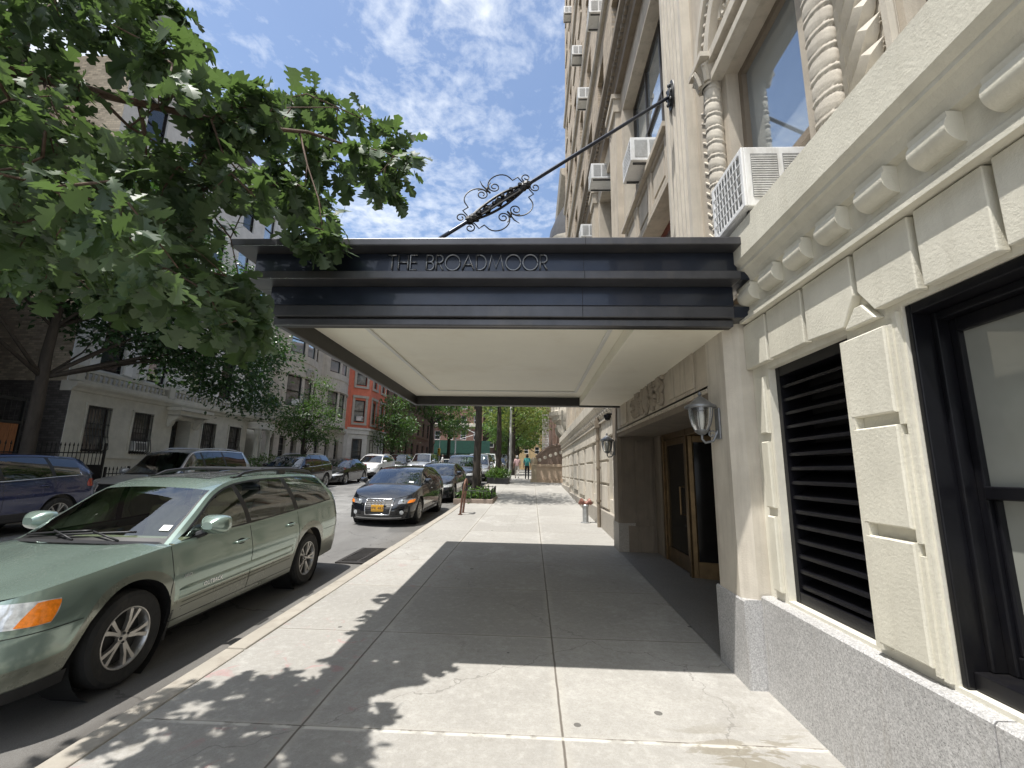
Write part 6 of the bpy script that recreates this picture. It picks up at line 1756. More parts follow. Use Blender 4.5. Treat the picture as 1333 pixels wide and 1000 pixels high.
# stoop with pierced balustrade
sx = 2.15; y0s = 28.9; g0 = gz(y0s)
b = MB(); fz = Frame((-XN, y0s - 26.4, 0), (1, 0, 0), (0, -1, 0))       # a = world x, z, d = towards the camera
b.prism([(.32, g0 - .1), (2.1, g0 - .1), (2.1, g0 + .95), (.32, g0 + .95)], lambda a, z, d: fz(a, z, d), -.3, 0)
fbox(b, fz, .26, 2.12, g0 + .951, g0 + 1.12, -.33, .05); fbox(b, fz, .25, 2.12, g0 - .1, g0 + .18, -.32, .06)
b.build('stoop_wall', M['brown_stone2'] if 'brown_stone2' in M else stone('tan_brownstone', (.50,.385,.28), (.30,.22,.16), .3, .3, 40.), H, bevel=.015)
def rail_z(x): t = (x - .3) / 1.8; return g0 + 1.15 + t * .85
b = MB()
N = 5; fz2 = lambda a, z, d: fz(a, z, d)
top = [(.30, rail_z(.3) + .36), (.75, rail_z(.75) + .55), (1.25, rail_z(1.25) + .62), (1.7, rail_z(1.7) + .48), (2.1, rail_z(2.1) + .32)]
b.prism([(.30, g0 + 1.121)] + [(2.1, g0 + 1.121)] + [(x, z) for x, z in top[::-1]], fz2, -.24, -.06)
b.tube([fz(x, z + .02, -.15) for x, z in top], .12, 8)
b.build('stoop_balustrade', stone('dark_brownstone', (.22,.16,.125), (.12,.09,.07), .3, .3, 40.), H, smooth='auto')
b = MB()
for k in range(5):
    x = .52 + k * .33; z = g0 + 1.38 + k * .16 - .02 * k * k * .5
    b.lathe([(.001, .02), (.085, .02), (.11, .0)], 14, Matrix.Translation(fz(x, z, -.055)) @ Matrix.Rotation(PI/2, 4, 'X'))
b.build('pierced_ring', M['lime_pale'], H)
b = MB(); c = fz(.16, 0, -.15); cx_, cy2 = c[0], c[1]
b.box(cx_-.17, cx_+.17, cy2-.17, cy2+.17, g0-.1, g0+1.05); b.box(cx_-.22, cx_+.22, cy2-.22, cy2+.22, g0-.1, g0+.2); b.box(cx_-.22, cx_+.22, cy2-.22, cy2+.22, g0+1.051, g0+1.16)
b.lathe([(.20,1.16),(.24,1.25),(.22,1.40),(.13,1.52),(.001,1.55)], 14, Matrix.Translation((cx_, cy2, g0)))
b.build('newel_post', stone('tan_newel_stone', (.46,.38,.27), (.28,.22,.16), .3, .3, 40.), H, smooth='auto')
b = MB()
for k in range(8): fbox(b, fz, .5 + k * .21, 2.6, g0 + .02 + k * .18, g0 + .19 + k * .18, -2.2, -.31)
b.build('stoop_steps', M['brown_stone'], H)
def plain_block(name, label, x, y0, y1, h, wm, cols, depth=16, side=-1, win='glass_dark', z0=3.2):
    t = empty(name, (x, y0, 0), label=label, cat='building'); fr = Frame((0, 0, 0), (0, 1, 0), (side, 0, 0)); b = MB(); hs = []
    L_ = y1 - y0; nf = int((h - z0) / 3.3)
    for fl in range(nf):
        for k in range(cols): a = L_ * (k + .5) / cols - .55; hs.append((a, a + 1.1, z0 + fl * 3.3, z0 + fl * 3.3 + 1.9, .2))
    wall_holes(b, fr, 0, L_, .4, h, hs); b.quad(fr(L_, .4), fr(L_, .4, -depth), fr(L_, h, -depth), fr(L_, h)); b.quad(fr(0, .4), fr(0, .4, -depth), fr(0, h, -depth), fr(0, h)); fbox(b, fr, 0, L_, h, h + .3, -depth, .25)
    b.build('wall', wm, t)
    for q in hs[:90]: window(t, fr, q[0]+.004, q[1]-.004, q[2]+.004, q[3]-.004, -.12, M['frame_brown'], M[win], .07)
    return t
plain_block('rowhouse', 'brownstone row house just past the limestone townhouse', 2.3, 34.05, 46, 14.5, M['brown_stone'], 4)
plain_block('brick_building', 'brick building on the near side, last before the avenue', 2.2, 46.05, 76, 19, M['red_brick'], 9)
t = empty('fire_ladder', (1.2, 39.8, 0), label='narrow white fire ladder on the shaded row house beyond the stoop', cat='ladder')
b = MB()
for k in range(26): b.box(-.24, .24, -.03, .03, 2.6 + k * .14, 2.68 + k * .14)
b.build('rung', M['white_paint'], t)
b = MB()
for x in (-.26, .26): b.tube([(x, 0, 1.6), (x, 0, 6.5)], .035, 6)
b.box(-.3, 1.1, .04, .8, 6.5, 6.58)
b.build('side_rail', M['white_paint'], t)

# --- beyond the avenue: brick block with pale band, sidewalk shed in green, yellow tower
def front_block(name, label, x0, x1, y, h, wm, cols, band=None, z0=3.2):
    t = empty(name, (x0, y, 0), label=label, cat='building'); fr = Frame((0, 0, 0), (1, 0, 0), (0, -1, 0)); b = MB(); hs = []; L_ = x1 - x0; nf = int((h - z0) / 3.3)
    for fl in range(nf):
        for k in range(cols): a = L_ * (k + .5) / cols - .6; hs.append((a, a + 1.2, z0 + fl * 3.3, z0 + fl * 3.3 + 1.9, .25))
    wall_holes(b, fr, 0, L_, 1., h, hs); fbox(b, fr, 0, L_, h, h + .4, -20, .3); b.quad(fr(L_, 1), fr(L_, 1, -20), fr(L_, h, -20), fr(L_, h)); b.build('wall', wm, t)
    for q in hs[:95]: window(t, fr, q[0]+.004, q[1]-.004, q[2]+.004, q[3]-.004, -.15, M['white_paint'], M['glass_dark'], .09)
    if band:
        b = MB()
        for z in band: profile_run(b, fr, [(.001, z), (.3, z + .1), (.3, z + .7), (.001, z + .8)], 0, L_)
        b.build('stone_band', M['lime_pale'], t)
    return t
front_block('brick_corner_building', 'red brown brick corner building with pale stone bands across the avenue', -27, -10.4, 96, 26, M['red_brick_x'], 6, (10.6, 20.0), 4.6)
front_block('brick_tower', 'dark brick building behind the traffic signal across the avenue', -10.2, -4.2, 97, 30, M['dark_brick'], 2)
front_block('yellow_tower', 'pale yellow brick tower rising behind the street trees', -12, 6, 128, 34, brick('yellow_brick', (.50,.36,.18), (.4,.33,.22), 4.4, 12, 'x'), 6)
front_block('avenue_building', 'tall brick building across the avenue at the right', 6.2, 40, 97, 24, M['red_brick_x'], 8)
front_block('avenue_building', 'brown building across the avenue behind the left trees', -70, -27.2, 97, 22, M['brown_stone'], 9)
t = empty('sidewalk_shed', (-20, 92.6, gz(92.6)), label='green boarded sidewalk shed across the avenue', cat='scaffold shed')
b = MB(); b.box(0, 11.5, 0, .1, 3.0, 5.6); b.box(0, 11.5, .101, 3.0, 2.7, 3.0); b.build('parapet', mat('shed_green', (.012,.06,.042), .6, 0, .2, 2), t)
for k in range(8):
    b = MB(); b.tube([(.2 + k*1.58, .3, 0), (.2 + k*1.58, .3, 2.7)], .09, 6); b.build('post', M['white_dirty'], t)
b = MB(); b.quad((0,2.9,0),(11.5,2.9,0),(11.5,2.9,2.7),(0,2.9,2.7)); b.build('shopfront', M['glass_dark'], t)

# --- window air conditioners across the road
def far_ac(x, y, z, label):
    t = empty('air_conditioner', (x, y, z), label=label, cat='air conditioner', group='air conditioners across the road')
    b = MB(); b.box(-.25, .22, -.3, .3, 0, .40); b.build('casing', M['white_dirty'], t, bevel=.01)
    b = MB(); b.box(.2201, .228, -.24, .24, .06, .34); b.build('grille', M['ac_grille'], t)
far_ac(-15.55, 29.1, 5.6, 'white air conditioner in the first bow window left of the small street tree')
far_ac(-15.75, 40.75, 5.85, 'grey air conditioner in the left window of the salmon bay')
far_ac(-16.62, 18.5, 2.12, 'pale air conditioner behind the window bars left of the hooded door')
# ------------------------------------------------------------------ trees and plants
OAK_TIPS = [(-2.11,2.06,3.76),(-3.01,1.82,3.84),(-3.00,2.30,4.75),(-2.63,2.46,4.75),(-3.45,2.36,4.51),(-3.70,2.19,4.93),(-2.18,1.84,4.36),(-2.49,1.99,3.96),(-3.11,2.05,4.65),(-1.56,1.74,3.35),(-2.70,2.04,3.79),(-2.53,1.83,4.34),(-2.72,1.75,3.74),(-2.26,2.43,4.31),(-3.10,2.09,4.39),(-2.47,1.71,3.52),(-3.85,2.32,4.74),(-2.22,1.72,3.77),(-2.71,1.69,3.53),(-2.65,2.49,4.49),(-2.66,2.39,4.55),(-3.05,2.21,4.63),(-2.14,1.78,3.86),(-2.28,1.51,3.27),(-1.92,1.56,3.72),(-2.52,2.33,4.96),(-2.85,2.15,4.69),(-2.18,2.12,4.15),(-3.02,1.86,4.25),(-3.33,2.40,4.40),(-1.74,1.72,3.50),(-3.08,2.43,5.10),(-3.14,1.87,4.33),(-1.50,1.52,3.08),(-2.02,1.85,3.59),(-2.36,2.04,4.07),(-2.51,1.68,3.58),(-2.54,1.55,3.91),(-2.72,2.41,4.85),(-3.42,2.13,4.32),(-2.31,2.41,4.09),(-3.14,2.04,4.49),(-2.11,2.06,4.17),(-2.44,1.67,3.93),(-2.07,1.57,3.96),(-2.69,2.36,4.64),(-2.42,2.04,3.92),(-1.83,2.03,3.78),(-2.47,2.36,4.03),(-2.93,1.92,4.08),(-2.63,1.86,4.31),(-2.32,1.64,3.65),(-2.10,2.16,4.16),(-3.52,2.20,4.93),(-2.22,1.67,3.61),(-2.37,2.08,4.01),(-2.35,2.47,3.99),(-1.92,1.60,3.54),(-1.81,1.80,3.68),(-3.27,2.47,4.35),(-2.27,3.02,4.32),(-2.22,2.87,3.91),(-2.01,2.81,4.34),(-2.66,3.03,4.26),(-2.03,2.92,4.03),(-2.58,2.97,4.42),(-2.24,2.79,4.28),(-2.12,2.72,3.92),(-2.30,2.74,3.97),(-2.41,3.01,4.37),(-2.10,2.95,4.28),(-2.06,2.89,4.31),(-1.98,2.79,4.02),(-2.41,2.92,4.23),(-2.05,2.75,3.98),(-2.31,2.79,3.87),(-2.11,2.71,4.22),(-2.39,2.76,4.11),(-2.37,2.99,4.26),(-2.14,2.84,3.94),(-2.67,4.20,5.55),(-1.44,4.25,4.57),(-2.17,4.29,5.08),(-2.58,3.76,4.56),(-2.16,3.73,4.75),(-2.14,4.51,4.76),(-1.76,4.36,5.36),(-2.39,4.53,5.86),(-2.90,4.28,5.36),(-2.57,4.41,5.82),(-1.68,4.11,4.68),(-1.88,4.00,4.59),(-2.24,4.14,4.52),(-2.04,4.27,5.40),(-1.52,4.41,5.16),(-2.35,4.01,4.74),(-1.69,3.77,4.66),(-2.18,4.19,5.30),(-2.66,4.20,5.05),(-2.71,3.92,5.24),(-1.09,3.73,4.47),(-2.55,4.55,5.74),(-1.65,4.24,4.99),(-2.12,4.21,4.66),(-1.61,3.88,4.31),(-2.63,4.69,5.13),(-1.80,4.16,4.76),(-1.32,4.10,4.67),(-1.57,4.34,4.76),(-2.35,3.92,5.14),(-2.17,4.15,4.81),(-2.96,4.54,5.45),(-1.61,4.39,5.30),(-1.37,4.02,4.26),(-1.82,4.67,4.72),(-2.95,4.52,5.18),(-1.97,2.32,2.84),(-2.97,2.77,3.81),(-2.13,2.58,3.52),(-2.13,2.52,3.23),(-2.46,2.52,3.11),(-2.79,2.88,3.62),(-2.09,2.89,3.61),(-2.19,2.52,3.39),(-2.26,2.38,3.47),(-2.60,2.45,3.38),(-2.22,2.34,3.10),(-2.45,2.43,3.40),(-1.79,2.39,3.42),(-2.33,2.54,3.42),(-2.54,2.58,3.60),(-1.87,2.30,3.18),(-2.19,2.36,2.86),(-2.88,2.82,3.42),(-2.62,2.72,3.11),(-2.40,2.74,3.76),(-2.07,2.47,3.05),(-2.15,2.37,2.91),(-2.11,2.70,3.52),(-2.53,2.76,3.43),(-2.05,2.82,3.45),(-1.76,2.53,3.29),(-2.38,2.72,3.22),(-2.44,3.83,4.36),(-2.01,3.78,4.07),(-2.14,3.68,4.15),(-1.80,3.63,3.82),(-2.27,3.93,4.08),(-2.58,3.75,4.36),(-2.55,3.78,4.23),(-2.32,3.65,4.03),(-2.16,4.01,4.07),(-2.70,4.05,4.32),(-2.41,3.90,4.30),(-2.33,3.87,4.17),(-1.78,3.07,3.28),(-1.53,3.18,3.29),(-1.69,3.19,3.44),(-1.68,3.06,3.24),(-1.74,3.12,3.39),(-1.63,3.20,3.34),(-1.64,3.10,3.26),(-1.92,1.31,2.64),(-1.94,2.01,2.55),(-2.70,2.08,2.92),(-1.91,1.47,3.03),(-2.39,2.13,3.23),(-2.16,1.51,2.38),(-2.78,1.85,3.46),(-2.01,1.72,2.47),(-1.52,1.34,2.44),(-2.05,1.58,2.41),(-2.43,1.83,2.98),(-2.73,1.94,3.44),(-1.63,2.01,2.45),(-2.71,1.80,2.86),(-1.53,1.42,2.35),(-1.86,1.42,2.85),(-2.17,1.86,2.95),(-2.31,1.89,3.29),(-1.94,1.61,2.89),(-1.77,1.40,2.57),(-2.40,1.74,2.74),(-1.94,1.32,2.39),(-2.25,1.90,2.81),(-1.14,1.31,2.22),(-2.50,1.83,2.66),(-2.86,1.99,2.83),(-1.90,1.52,2.77),(-2.82,2.01,3.34),(-3.12,2.16,3.11),(-2.60,1.71,3.12),(-1.33,1.31,2.34),(-2.73,2.07,2.78),(-1.68,1.63,2.38),(-2.20,1.55,3.18),(-2.28,1.87,2.93),(-2.20,1.45,2.73),(-2.02,1.54,2.84),(-2.38,1.54,3.08),(-1.97,1.72,3.06),(-1.71,1.42,2.39),(-1.63,1.49,2.61),(-2.40,1.71,2.81),(-2.28,1.59,2.50),(-2.23,1.53,2.90),(-2.72,1.74,3.40),(-2.35,1.91,3.45),(-2.25,1.82,2.70),(-1.24,1.34,2.21),(-1.49,1.41,2.44),(-2.36,1.92,2.60),(-2.86,1.90,3.19),(-1.91,1.43,2.57),(-2.02,2.97,2.46),(-2.15,2.69,2.78),(-2.00,2.84,2.70),(-1.93,2.75,2.51),(-1.97,2.62,2.55),(-2.26,2.92,2.77),(-2.17,2.98,2.53),(-2.06,2.82,2.75),(-2.10,2.89,2.60),(-1.79,2.67,2.46),(-1.92,2.81,2.64),(-2.19,2.82,2.82),(-1.99,2.67,2.61),(-2.07,2.81,2.52),(-2.07,2.92,2.63),(-1.83,2.68,2.52),(-2.54,2.10,2.46),(-1.67,1.99,2.36),(-2.34,2.13,2.55),(-2.42,2.58,2.55),(-2.63,2.27,2.62),(-3.29,2.50,2.72),(-1.82,2.44,2.40),(-2.21,2.66,2.53),(-3.08,2.40,2.76),(-2.14,2.06,2.46),(-1.57,2.09,2.34),(-2.08,2.04,2.39),(-1.83,2.02,2.42),(-2.97,2.44,2.77),(-2.22,1.27,3.76),(-2.88,1.35,3.77),(-1.92,1.24,3.90),(-2.95,1.46,4.50),(-2.14,1.73,4.21),(-4.08,1.78,5.00),(-2.33,1.62,4.16),(-2.02,1.01,3.29),(-2.37,1.73,4.91),(-2.81,1.55,4.60),(-3.20,1.52,4.41),(-2.20,1.19,3.50),(-3.53,1.84,4.97),(-3.23,1.53,4.25),(-2.38,1.72,4.59),(-2.02,1.04,3.16),(-2.44,1.02,2.86),(-1.73,1.04,2.28),(-2.24,1.21,3.05),(-1.90,0.90,2.37),(-2.43,1.17,3.30),(-2.05,1.13,2.64),(-2.73,1.09,3.21),(-2.43,1.28,2.53),(-2.91,1.27,2.63),(-1.93,0.98,2.48),(-1.76,1.10,2.60),(-1.81,0.82,2.48)]
OAK_BRANCHES = [[(-2.541,1.200,3.048,0.050),(-2.666,1.600,3.366,0.040),(-2.802,1.900,3.616,0.034),(-2.702,2.100,3.726,0.029),(-2.588,2.300,3.815,0.025),(-2.358,2.550,3.920,0.021),(-2.194,3.000,4.194,0.018),(-2.113,3.600,4.655,0.015),(-1.810,4.100,4.860,0.010),(-1.396,4.500,4.973,0.005)],
 [(-2.520,2.380,3.867,0.013),(-2.512,2.450,3.708,0.011),(-2.507,2.500,3.496,0.009),(-2.602,2.600,3.304,0.007),(-2.565,2.700,3.150,0.005),(-2.423,2.800,2.948,0.004)],
 [(-2.531,2.370,3.863,0.010),(-2.590,2.400,4.095,0.008),(-2.537,2.450,4.356,0.006),(-2.511,2.500,4.600,0.004)],
 [(-2.627,2.200,3.770,0.012),(-2.514,2.350,3.651,0.009),(-2.494,2.450,3.663,0.006),(-2.234,2.600,3.567,0.004)],
 [(-2.268,2.850,4.120,0.010),(-2.319,3.100,4.432,0.008),(-2.289,3.600,4.922,0.006),(-2.051,4.000,5.282,0.004)],
 [(-2.125,3.500,4.572,0.010),(-2.018,3.500,4.235,0.007),(-1.772,3.300,3.764,0.005),(-1.634,3.150,3.402,0.004)],
 [(-2.223,2.620,3.931,0.009),(-2.168,2.700,3.730,0.007),(-1.984,2.800,3.530,0.005),(-2.135,2.850,3.175,0.004),(-2.032,2.900,2.794,0.004),(-1.981,2.920,2.521,0.003)],
 [(-2.802,1.900,3.616,0.020),(-2.699,1.900,3.904,0.014),(-2.659,2.000,4.230,0.010),(-2.707,2.200,4.663,0.007)],
 [(-2.733,2.050,3.698,0.016),(-2.552,2.000,3.329,0.012),(-2.518,2.100,3.080,0.009),(-2.691,2.200,2.774,0.006),(-2.586,2.400,2.587,0.004)],
 [(-2.666,1.600,3.366,0.030),(-2.602,1.600,2.881,0.020),(-2.609,1.800,2.715,0.012),(-2.589,2.000,2.584,0.007)]]
def add_leaf(b, p, d, nrm, size, kind=0):
    """one leaf at p pointing along d; lobed outline"""
    d = d.normalized(); s = d.cross(nrm)
    if s.length < 1e-3: s = d.cross(Vector((1, .3, 0)))
    s.normalize(); n = s.cross(d)
    T = (.09,.15,.21,.27,.33,.39,.45,.51,.56,.63,.70,.75,.81,.88,.95)
    Wd = (.04,.15,.17,.085,.12,.29,.31,.15,.18,.40,.38,.19,.27,.27,.15)
    k = random.uniform(.8, 1.15); fold = random.uniform(-.1, .75); curl = random.uniform(-.25, .75)
    mid = []
    for t in (0,) + T + (1.,):
        mid.append(p + d * (t * size) - n * (curl * t * t * size))
    o = len(b.v)
    for m_ in mid: b.v.append(tuple(m_))
    for sg in (1, -1):
        e = len(b.v)
        for i, t in enumerate(T):
            w = Wd[i] * size * k * random.uniform(.9, 1.1); tt = t + (.045 if Wd[i] > .26 else .0)
            q = p + d * (tt * size) - n * (curl * tt * tt * size) + s * (sg * w) + n * (fold * w * .6)
            b.v.append(tuple(q))
        b.f.append((o, e, o + 1) if sg > 0 else (o, o + 1, e)); b.m.append(0)
        for i in range(len(T) - 1):
            f = (o + 1 + i, e + i, e + i + 1, o + 2 + i); b.f.append(f if sg > 0 else f[::-1]); b.m.append(0)
        f = (o + len(T), e + len(T) - 1, o + len(T) + 1); b.f.append(f if sg > 0 else f[::-1]); b.m.append(0)
def rvec(rr, s=1.): return Vector((rr.gauss(0, s), rr.gauss(0, s), rr.gauss(0, s)))
def make_oak():
    rr = random.Random(21); random.seed(4)
    t = empty('oak_tree', (-2.05, .35, gz(.35)), label='near oak whose lobed leaves hang into the upper left over the wagon and canopy', cat='tree')
    off = Vector(t.location)
    b = MB()
    b.tube([Vector(p) - off for p in ((-2.05,.35,-.1),(-2.05,.35,.2),(-2.08,.4,1.6),(-2.2,.6,2.6),(-2.45,1.0,3.0),(-2.3,.7,3.9),(-2.2,.5,5.2),(-2.3,.8,6.6))], [.24,.19,.165,.15,.12,.10,.075,.04], 14, 1)
    for br in OAK_BRANCHES: b.tube([Vector(q[:3]) - off for q in br], [q[3] for q in br], 8)
    b.tube([Vector(p) - off for p in ((-2.25,.62,2.7),(-2.45,.9,2.95),(-2.541,1.2,3.048))], [.10,.075,.05], 10)
    nodes = [Vector(q[:3]) for br in OAK_BRANCHES for q in br] + [Vector((-2.2,.5,5.2)), Vector((-2.3,.7,3.9))]
    lf = MB()
    tips = [Vector(p) for p in OAK_TIPS]
    for tip in tips:
        near = min(nodes, key=lambda q: (q - tip).length); L_ = (tip - near).length
        mid = near.lerp(tip, .55) + rvec(rr, .05) + Vector((0, 0, .04))
        b.tube([near - off, mid - off, tip - off], [.0065, .0045, .002], 5)
        dirn = (tip - near).normalized() if L_ > .02 else rvec(rr).normalized()
        nl = rr.randint(11, 17) + (5 if tip.y < 2.3 else 0)
        for k in range(nl):
            f = rr.random() ** .6; base = (mid.lerp(tip, f) if rr.random() < .8 else near.lerp(mid, f)) + rvec(rr, .035)
            dd = (dirn * .5 + rvec(rr, .62) + Vector((0, 0, -.30))); nn = Vector((rr.gauss(0, .45), rr.gauss(0, .45), 1.))
            add_leaf(lf, base - off, dd, nn, rr.uniform(.10, .19) * (.62 if tip.y < 1.7 else .78 if tip.y < 2.3 else 1.2 if tip.y > 3.4 else 1.))
        nodes.append(mid)
    b.build('trunk', [M['bark_twig'], M['bark']], t, smooth=True); lf.build('crown', M['oak_leaf'], t)
make_oak()

def add_small_leaf(b, p, d, nrm, s, w=.5):
    d = d.normalized(); x = d.cross(nrm)
    if x.length < 1e-3: x = d.cross(Vector((.3, 1, 0)))
    x.normalize(); n = x.cross(d); o = len(b.v)
    b.v += [tuple(p), tuple(p + d*s*.45 + x*s*w*.5 + n*s*.08), tuple(p + d*s - n*s*.10), tuple(p + d*s*.45 - x*s*w*.5 + n*s*.08), tuple(p + d*s*.5)]
    b.f += [(o, o+1, o+4), (o+1, o+2, o+4), (o+2, o+3, o+4), (o+3, o, o+4)]; b.m += [0] * 4
def tree(label, x, y, tr, blobs, nclump, per, size, lm, bm='bark', seed=1, droop=.2, lean=(0, 0), zfork=3., group=None, spread=.34, ground=None):
    """blobs: ellipsoids (cx,cy,cz,rx,ry,rz) with z above the ground, offsets from the trunk"""
    rr = random.Random(seed); g0 = gz(y) if ground is None else ground
    t = empty('street_tree', (x, y, g0), label=label, cat='tree', group=group)
    b = MB(); lf = MB()
    top = max(q[2] + q[5] * .5 for q in blobs)
    P = [Vector((lean[0] * f + rr.gauss(0, .05) * f, lean[1] * f + rr.gauss(0, .05) * f, top * f)) for f in (0, .05, .15, .3, .45, .6, .75, .9)]
    b.tube([P[0] + Vector((0,0,-.15))] + P[1:], [tr * 1.45, tr * 1.15, tr, tr * .93, tr * .8, tr * .6, tr * .4, tr * .15], 12)
    cl = []
    tot = sum(q[3] * q[4] * q[5] for q in blobs)
    for q in blobs:
        n = max(3, int(nclump * q[3] * q[4] * q[5] / tot))
        for k in range(n):
            v = rvec(rr).normalized() * (rr.random() ** .38); cl.append(Vector((q[0] + v.x * q[3], q[1] + v.y * q[4], q[2] + v.z * q[5])))
    nb = 0
    for c in cl:
        f = min(.95, max(zfork / top, (c.z - Vector((c.x, c.y, 0)).length * .55) / top)); i = min(6, int(f * 8)); st = P[i].lerp(P[min(7, i+1)], .5)
        if nb < 15 or rr.random() < .05:
            m1 = st.lerp(c, .45) + Vector((0, 0, .25)) + rvec(rr, .12); L_ = (c - st).length
            b.tube([st, m1, c], [min(tr * .34, .016 + L_ * .011), .010 + L_ * .005, .005], 6); nb += 1
        cs = spread * rr.uniform(.7, 1.35)
        for k in range(int(per * rr.uniform(.6, 1.4))):
            o = rvec(rr, cs); o.z *= .62
            dd = Vector((o.x, o.y, o.z * .5 - droop * cs)) + rvec(rr, cs * .7); nn = Vector((rr.gauss(0, .5), rr.gauss(0, .5), 1))
            add_small_leaf(lf, c + o, dd, nn, size * rr.uniform(.7, 1.25), .55)
    b.build('trunk', M[bm], t, smooth=True); lf.build('crown', M[lm], t)
    return t
G1 = 'street trees along the near pavement'; G2 = 'street trees across the road'
tree('slim street tree standing in the planted pit nearest the canopy', -2.10, 17.6, .145, [(0,0,6.6,2.9,2.9,1.9),(.6,.5,5.2,2.4,2.4,1.0),(-.8,-.4,8.0,2.0,2.0,1.3)], 120, 46, .15, 'leaf_a', 'bark_dark', 3, group=G1, zfork=4.0)
tree('second tree on the near pavement, rising from the bushy planter', -2.0, 27.6, .16, [(0,0,7.6,3.0,3.0,2.6),(.8,.2,5.3,2.2,2.2,1.0),(-1.,.3,5.6,2.,2.,1.)], 120, 40, .19, 'leaf_a', 'bark_dark', 4, group=G1, zfork=3.6)
tree('pale green tree further up the near pavement behind the lamp post', -1.6, 39.5, .2, [(0,0,6.0,3.2,3.2,2.6),(1.4,.2,4.0,1.9,2.2,1.1)], 110, 40, .23, 'leaf_y', 'bark_dark', 5, group=G1, zfork=2.6)
tree('broad light green tree where the pedestrians walk', -2.4, 50, .25, [(0,0,6.5,4.0,4.0,3.4),(1.5,0,3.8,2.0,2.0,1.2)], 150, 40, .27, 'leaf_b', 'bark_dark', 6, group=G1, zfork=2.6)
tree('tree near the far end of the near pavement', -2.0, 64, .25, [(0,0,6.5,4.6,4.2,3.8)], 120, 40, .34, 'leaf_b', 'bark_dark', 7, group=G1, zfork=2.6)
tree('large yellowish tree on the far corner to the right', 3., 96, .3, [(0,0,8,6,5,5),(-6,0,7,4,4,4)], 130, 40, .5, 'leaf_y', 'bark_dark', 8, zfork=3)
tree('tree across the avenue left of the street axis', -4.5, 95, .3, [(0,0,7.5,4.2,4,4.5)], 110, 40, .5, 'leaf_b', 'bark_dark', 18, zfork=3)
tree('big glossy tree across the road over the blue crossover, its branches reaching right', -13.4, 11.6, .16, [(0,0,8.2,3.4,3.6,2.6),(.8,2.2,5.6,2.2,2.6,.9),(.8,5.0,5.0,2.0,2.6,.9),(.6,7.6,4.5,1.6,2.2,.7),(-.3,-3.,6.6,2.4,2.4,1.5),(.8,9.6,4.1,1.1,1.4,.5),(.8,4.5,7.8,2.2,3.0,1.6),(.8,8.2,6.4,1.6,2.2,1.0)], 600, 60, .20, 'leaf_d', 'bark_dark', 9, group=G2, zfork=4.2)
tree('small bushy tree in front of the grey bowfront houses', -12.95, 25.4, .09, [(0,0,3.4,1.75,1.8,1.3),(.2,0,5.0,.9,.9,1.0),(.3,1.2,2.7,1.0,1.0,.6)], 105, 46, .15, 'leaf_a', 'bark_dark', 10, group=G2, zfork=1.4, spread=.28)
tree('drooping dark tree beside the salmon townhouse', -13.2, 43.0, .14, [(0,0,4.2,2.1,2.1,2.1),(0,0,6.1,1.3,1.3,1.3),(.5,-1.,2.6,1.5,1.5,.8)], 110, 44, .20, 'leaf_a', 'bark_dark', 11, group=G2, zfork=1.6, droop=.7)
tree('tall forked tree in front of the brown brick block', -12.8, 57.5, .28, [(0,0,9.2,4.4,4.4,3.0),(2.2,0,5.4,2.6,2.6,1.3)], 140, 42, .30, 'leaf_a', 'bark_dark', 12, group=G2, zfork=3.0)
tree('tall tree at the avenue end of the far pavement', -12.8, 70, .28, [(0,0,9.2,4.2,4.4,4.0),(1.,-2,6,3.0,3,1.5)], 110, 40, .36, 'leaf_b', 'bark_dark', 13, group=G2, zfork=3.0)

def shrub(name, label, x, y, sx, sy, h, n, size, lm, seed, parent=None):
    rr = random.Random(seed); t = empty(name, (x, y, gz(y)), label=label, cat='plant'); lf = MB(); st = MB()
    for k in range(n):
        v = rvec(rr).normalized() * rr.random() ** .4; c = Vector((v.x * sx, v.y * sy, h * .5 + v.z * h * .5))
        for q in range(7): add_small_leaf(lf, c + rvec(rr, .07), rvec(rr, .5) + Vector((v.x, v.y, .4)), Vector((rr.gauss(0,.5), rr.gauss(0,.5), 1)), size * rr.uniform(.7, 1.3), .6)
    for k in range(14):
        an = rr.uniform(0, 6.28); st.tube([(0, 0, 0), (sx*.4*math.cos(an), sy*.4*math.sin(an), h*.5), (sx*.7*math.cos(an), sy*.7*math.sin(an), h*.8)], [.015, .01, .004], 5)
    lf.build('foliage', M[lm], t); st.build('stem', M['bark_twig'], t); return t
# planted pit with a low iron guard round the first street tree
t = empty('tree_guard', (-2.05, 17.6, gz(17.6)), label='knee high iron guard with a stone edge round the first street tree', cat='tree guard')
b = MB(); W2, D2 = .62, 1.1
for (x0, y0, x1, y1) in ((-W2,-D2,W2,-D2),(W2,-D2,W2,D2),(W2,D2,-W2,D2)):
    n = 9 if y0 == y1 else 16
    for k in range(n + 1):
        x, y = x0 + (x1-x0)*k/n, y0 + (y1-y0)*k/n; dz = gz(17.6+y) - gz(17.6); b.tube([(x, y, dz - .05), (x, y, dz + .46)], .010, 5)
    for h in (.12, .42): b.tube([(x0, y0, h + gz(17.6+y0)-gz(17.6)), (x1, y1, h + gz(17.6+y1)-gz(17.6))], .014, 6)
b.build('iron_rails', M['iron'], t)
b = MB()
for (x0, x1, y0, y1) in ((-W2-.08, W2+.08, -D2-.10, -D2), (W2, W2+.08, -D2, D2)): b.box(x0, x1, y0, y1, -.1, .10)
b.build('stone_edge', stone('rubble_edge', (.30,.24,.2), (.18,.13,.1), .4, .5, 50.), t, bevel=.015)
b = MB(); b.grid([[(x, y, .045 + gz(17.6+y) - gz(17.6)) for x in (-W2, W2)] for y in (-D2, D2)]); b.build('soil', M['ground'], t)
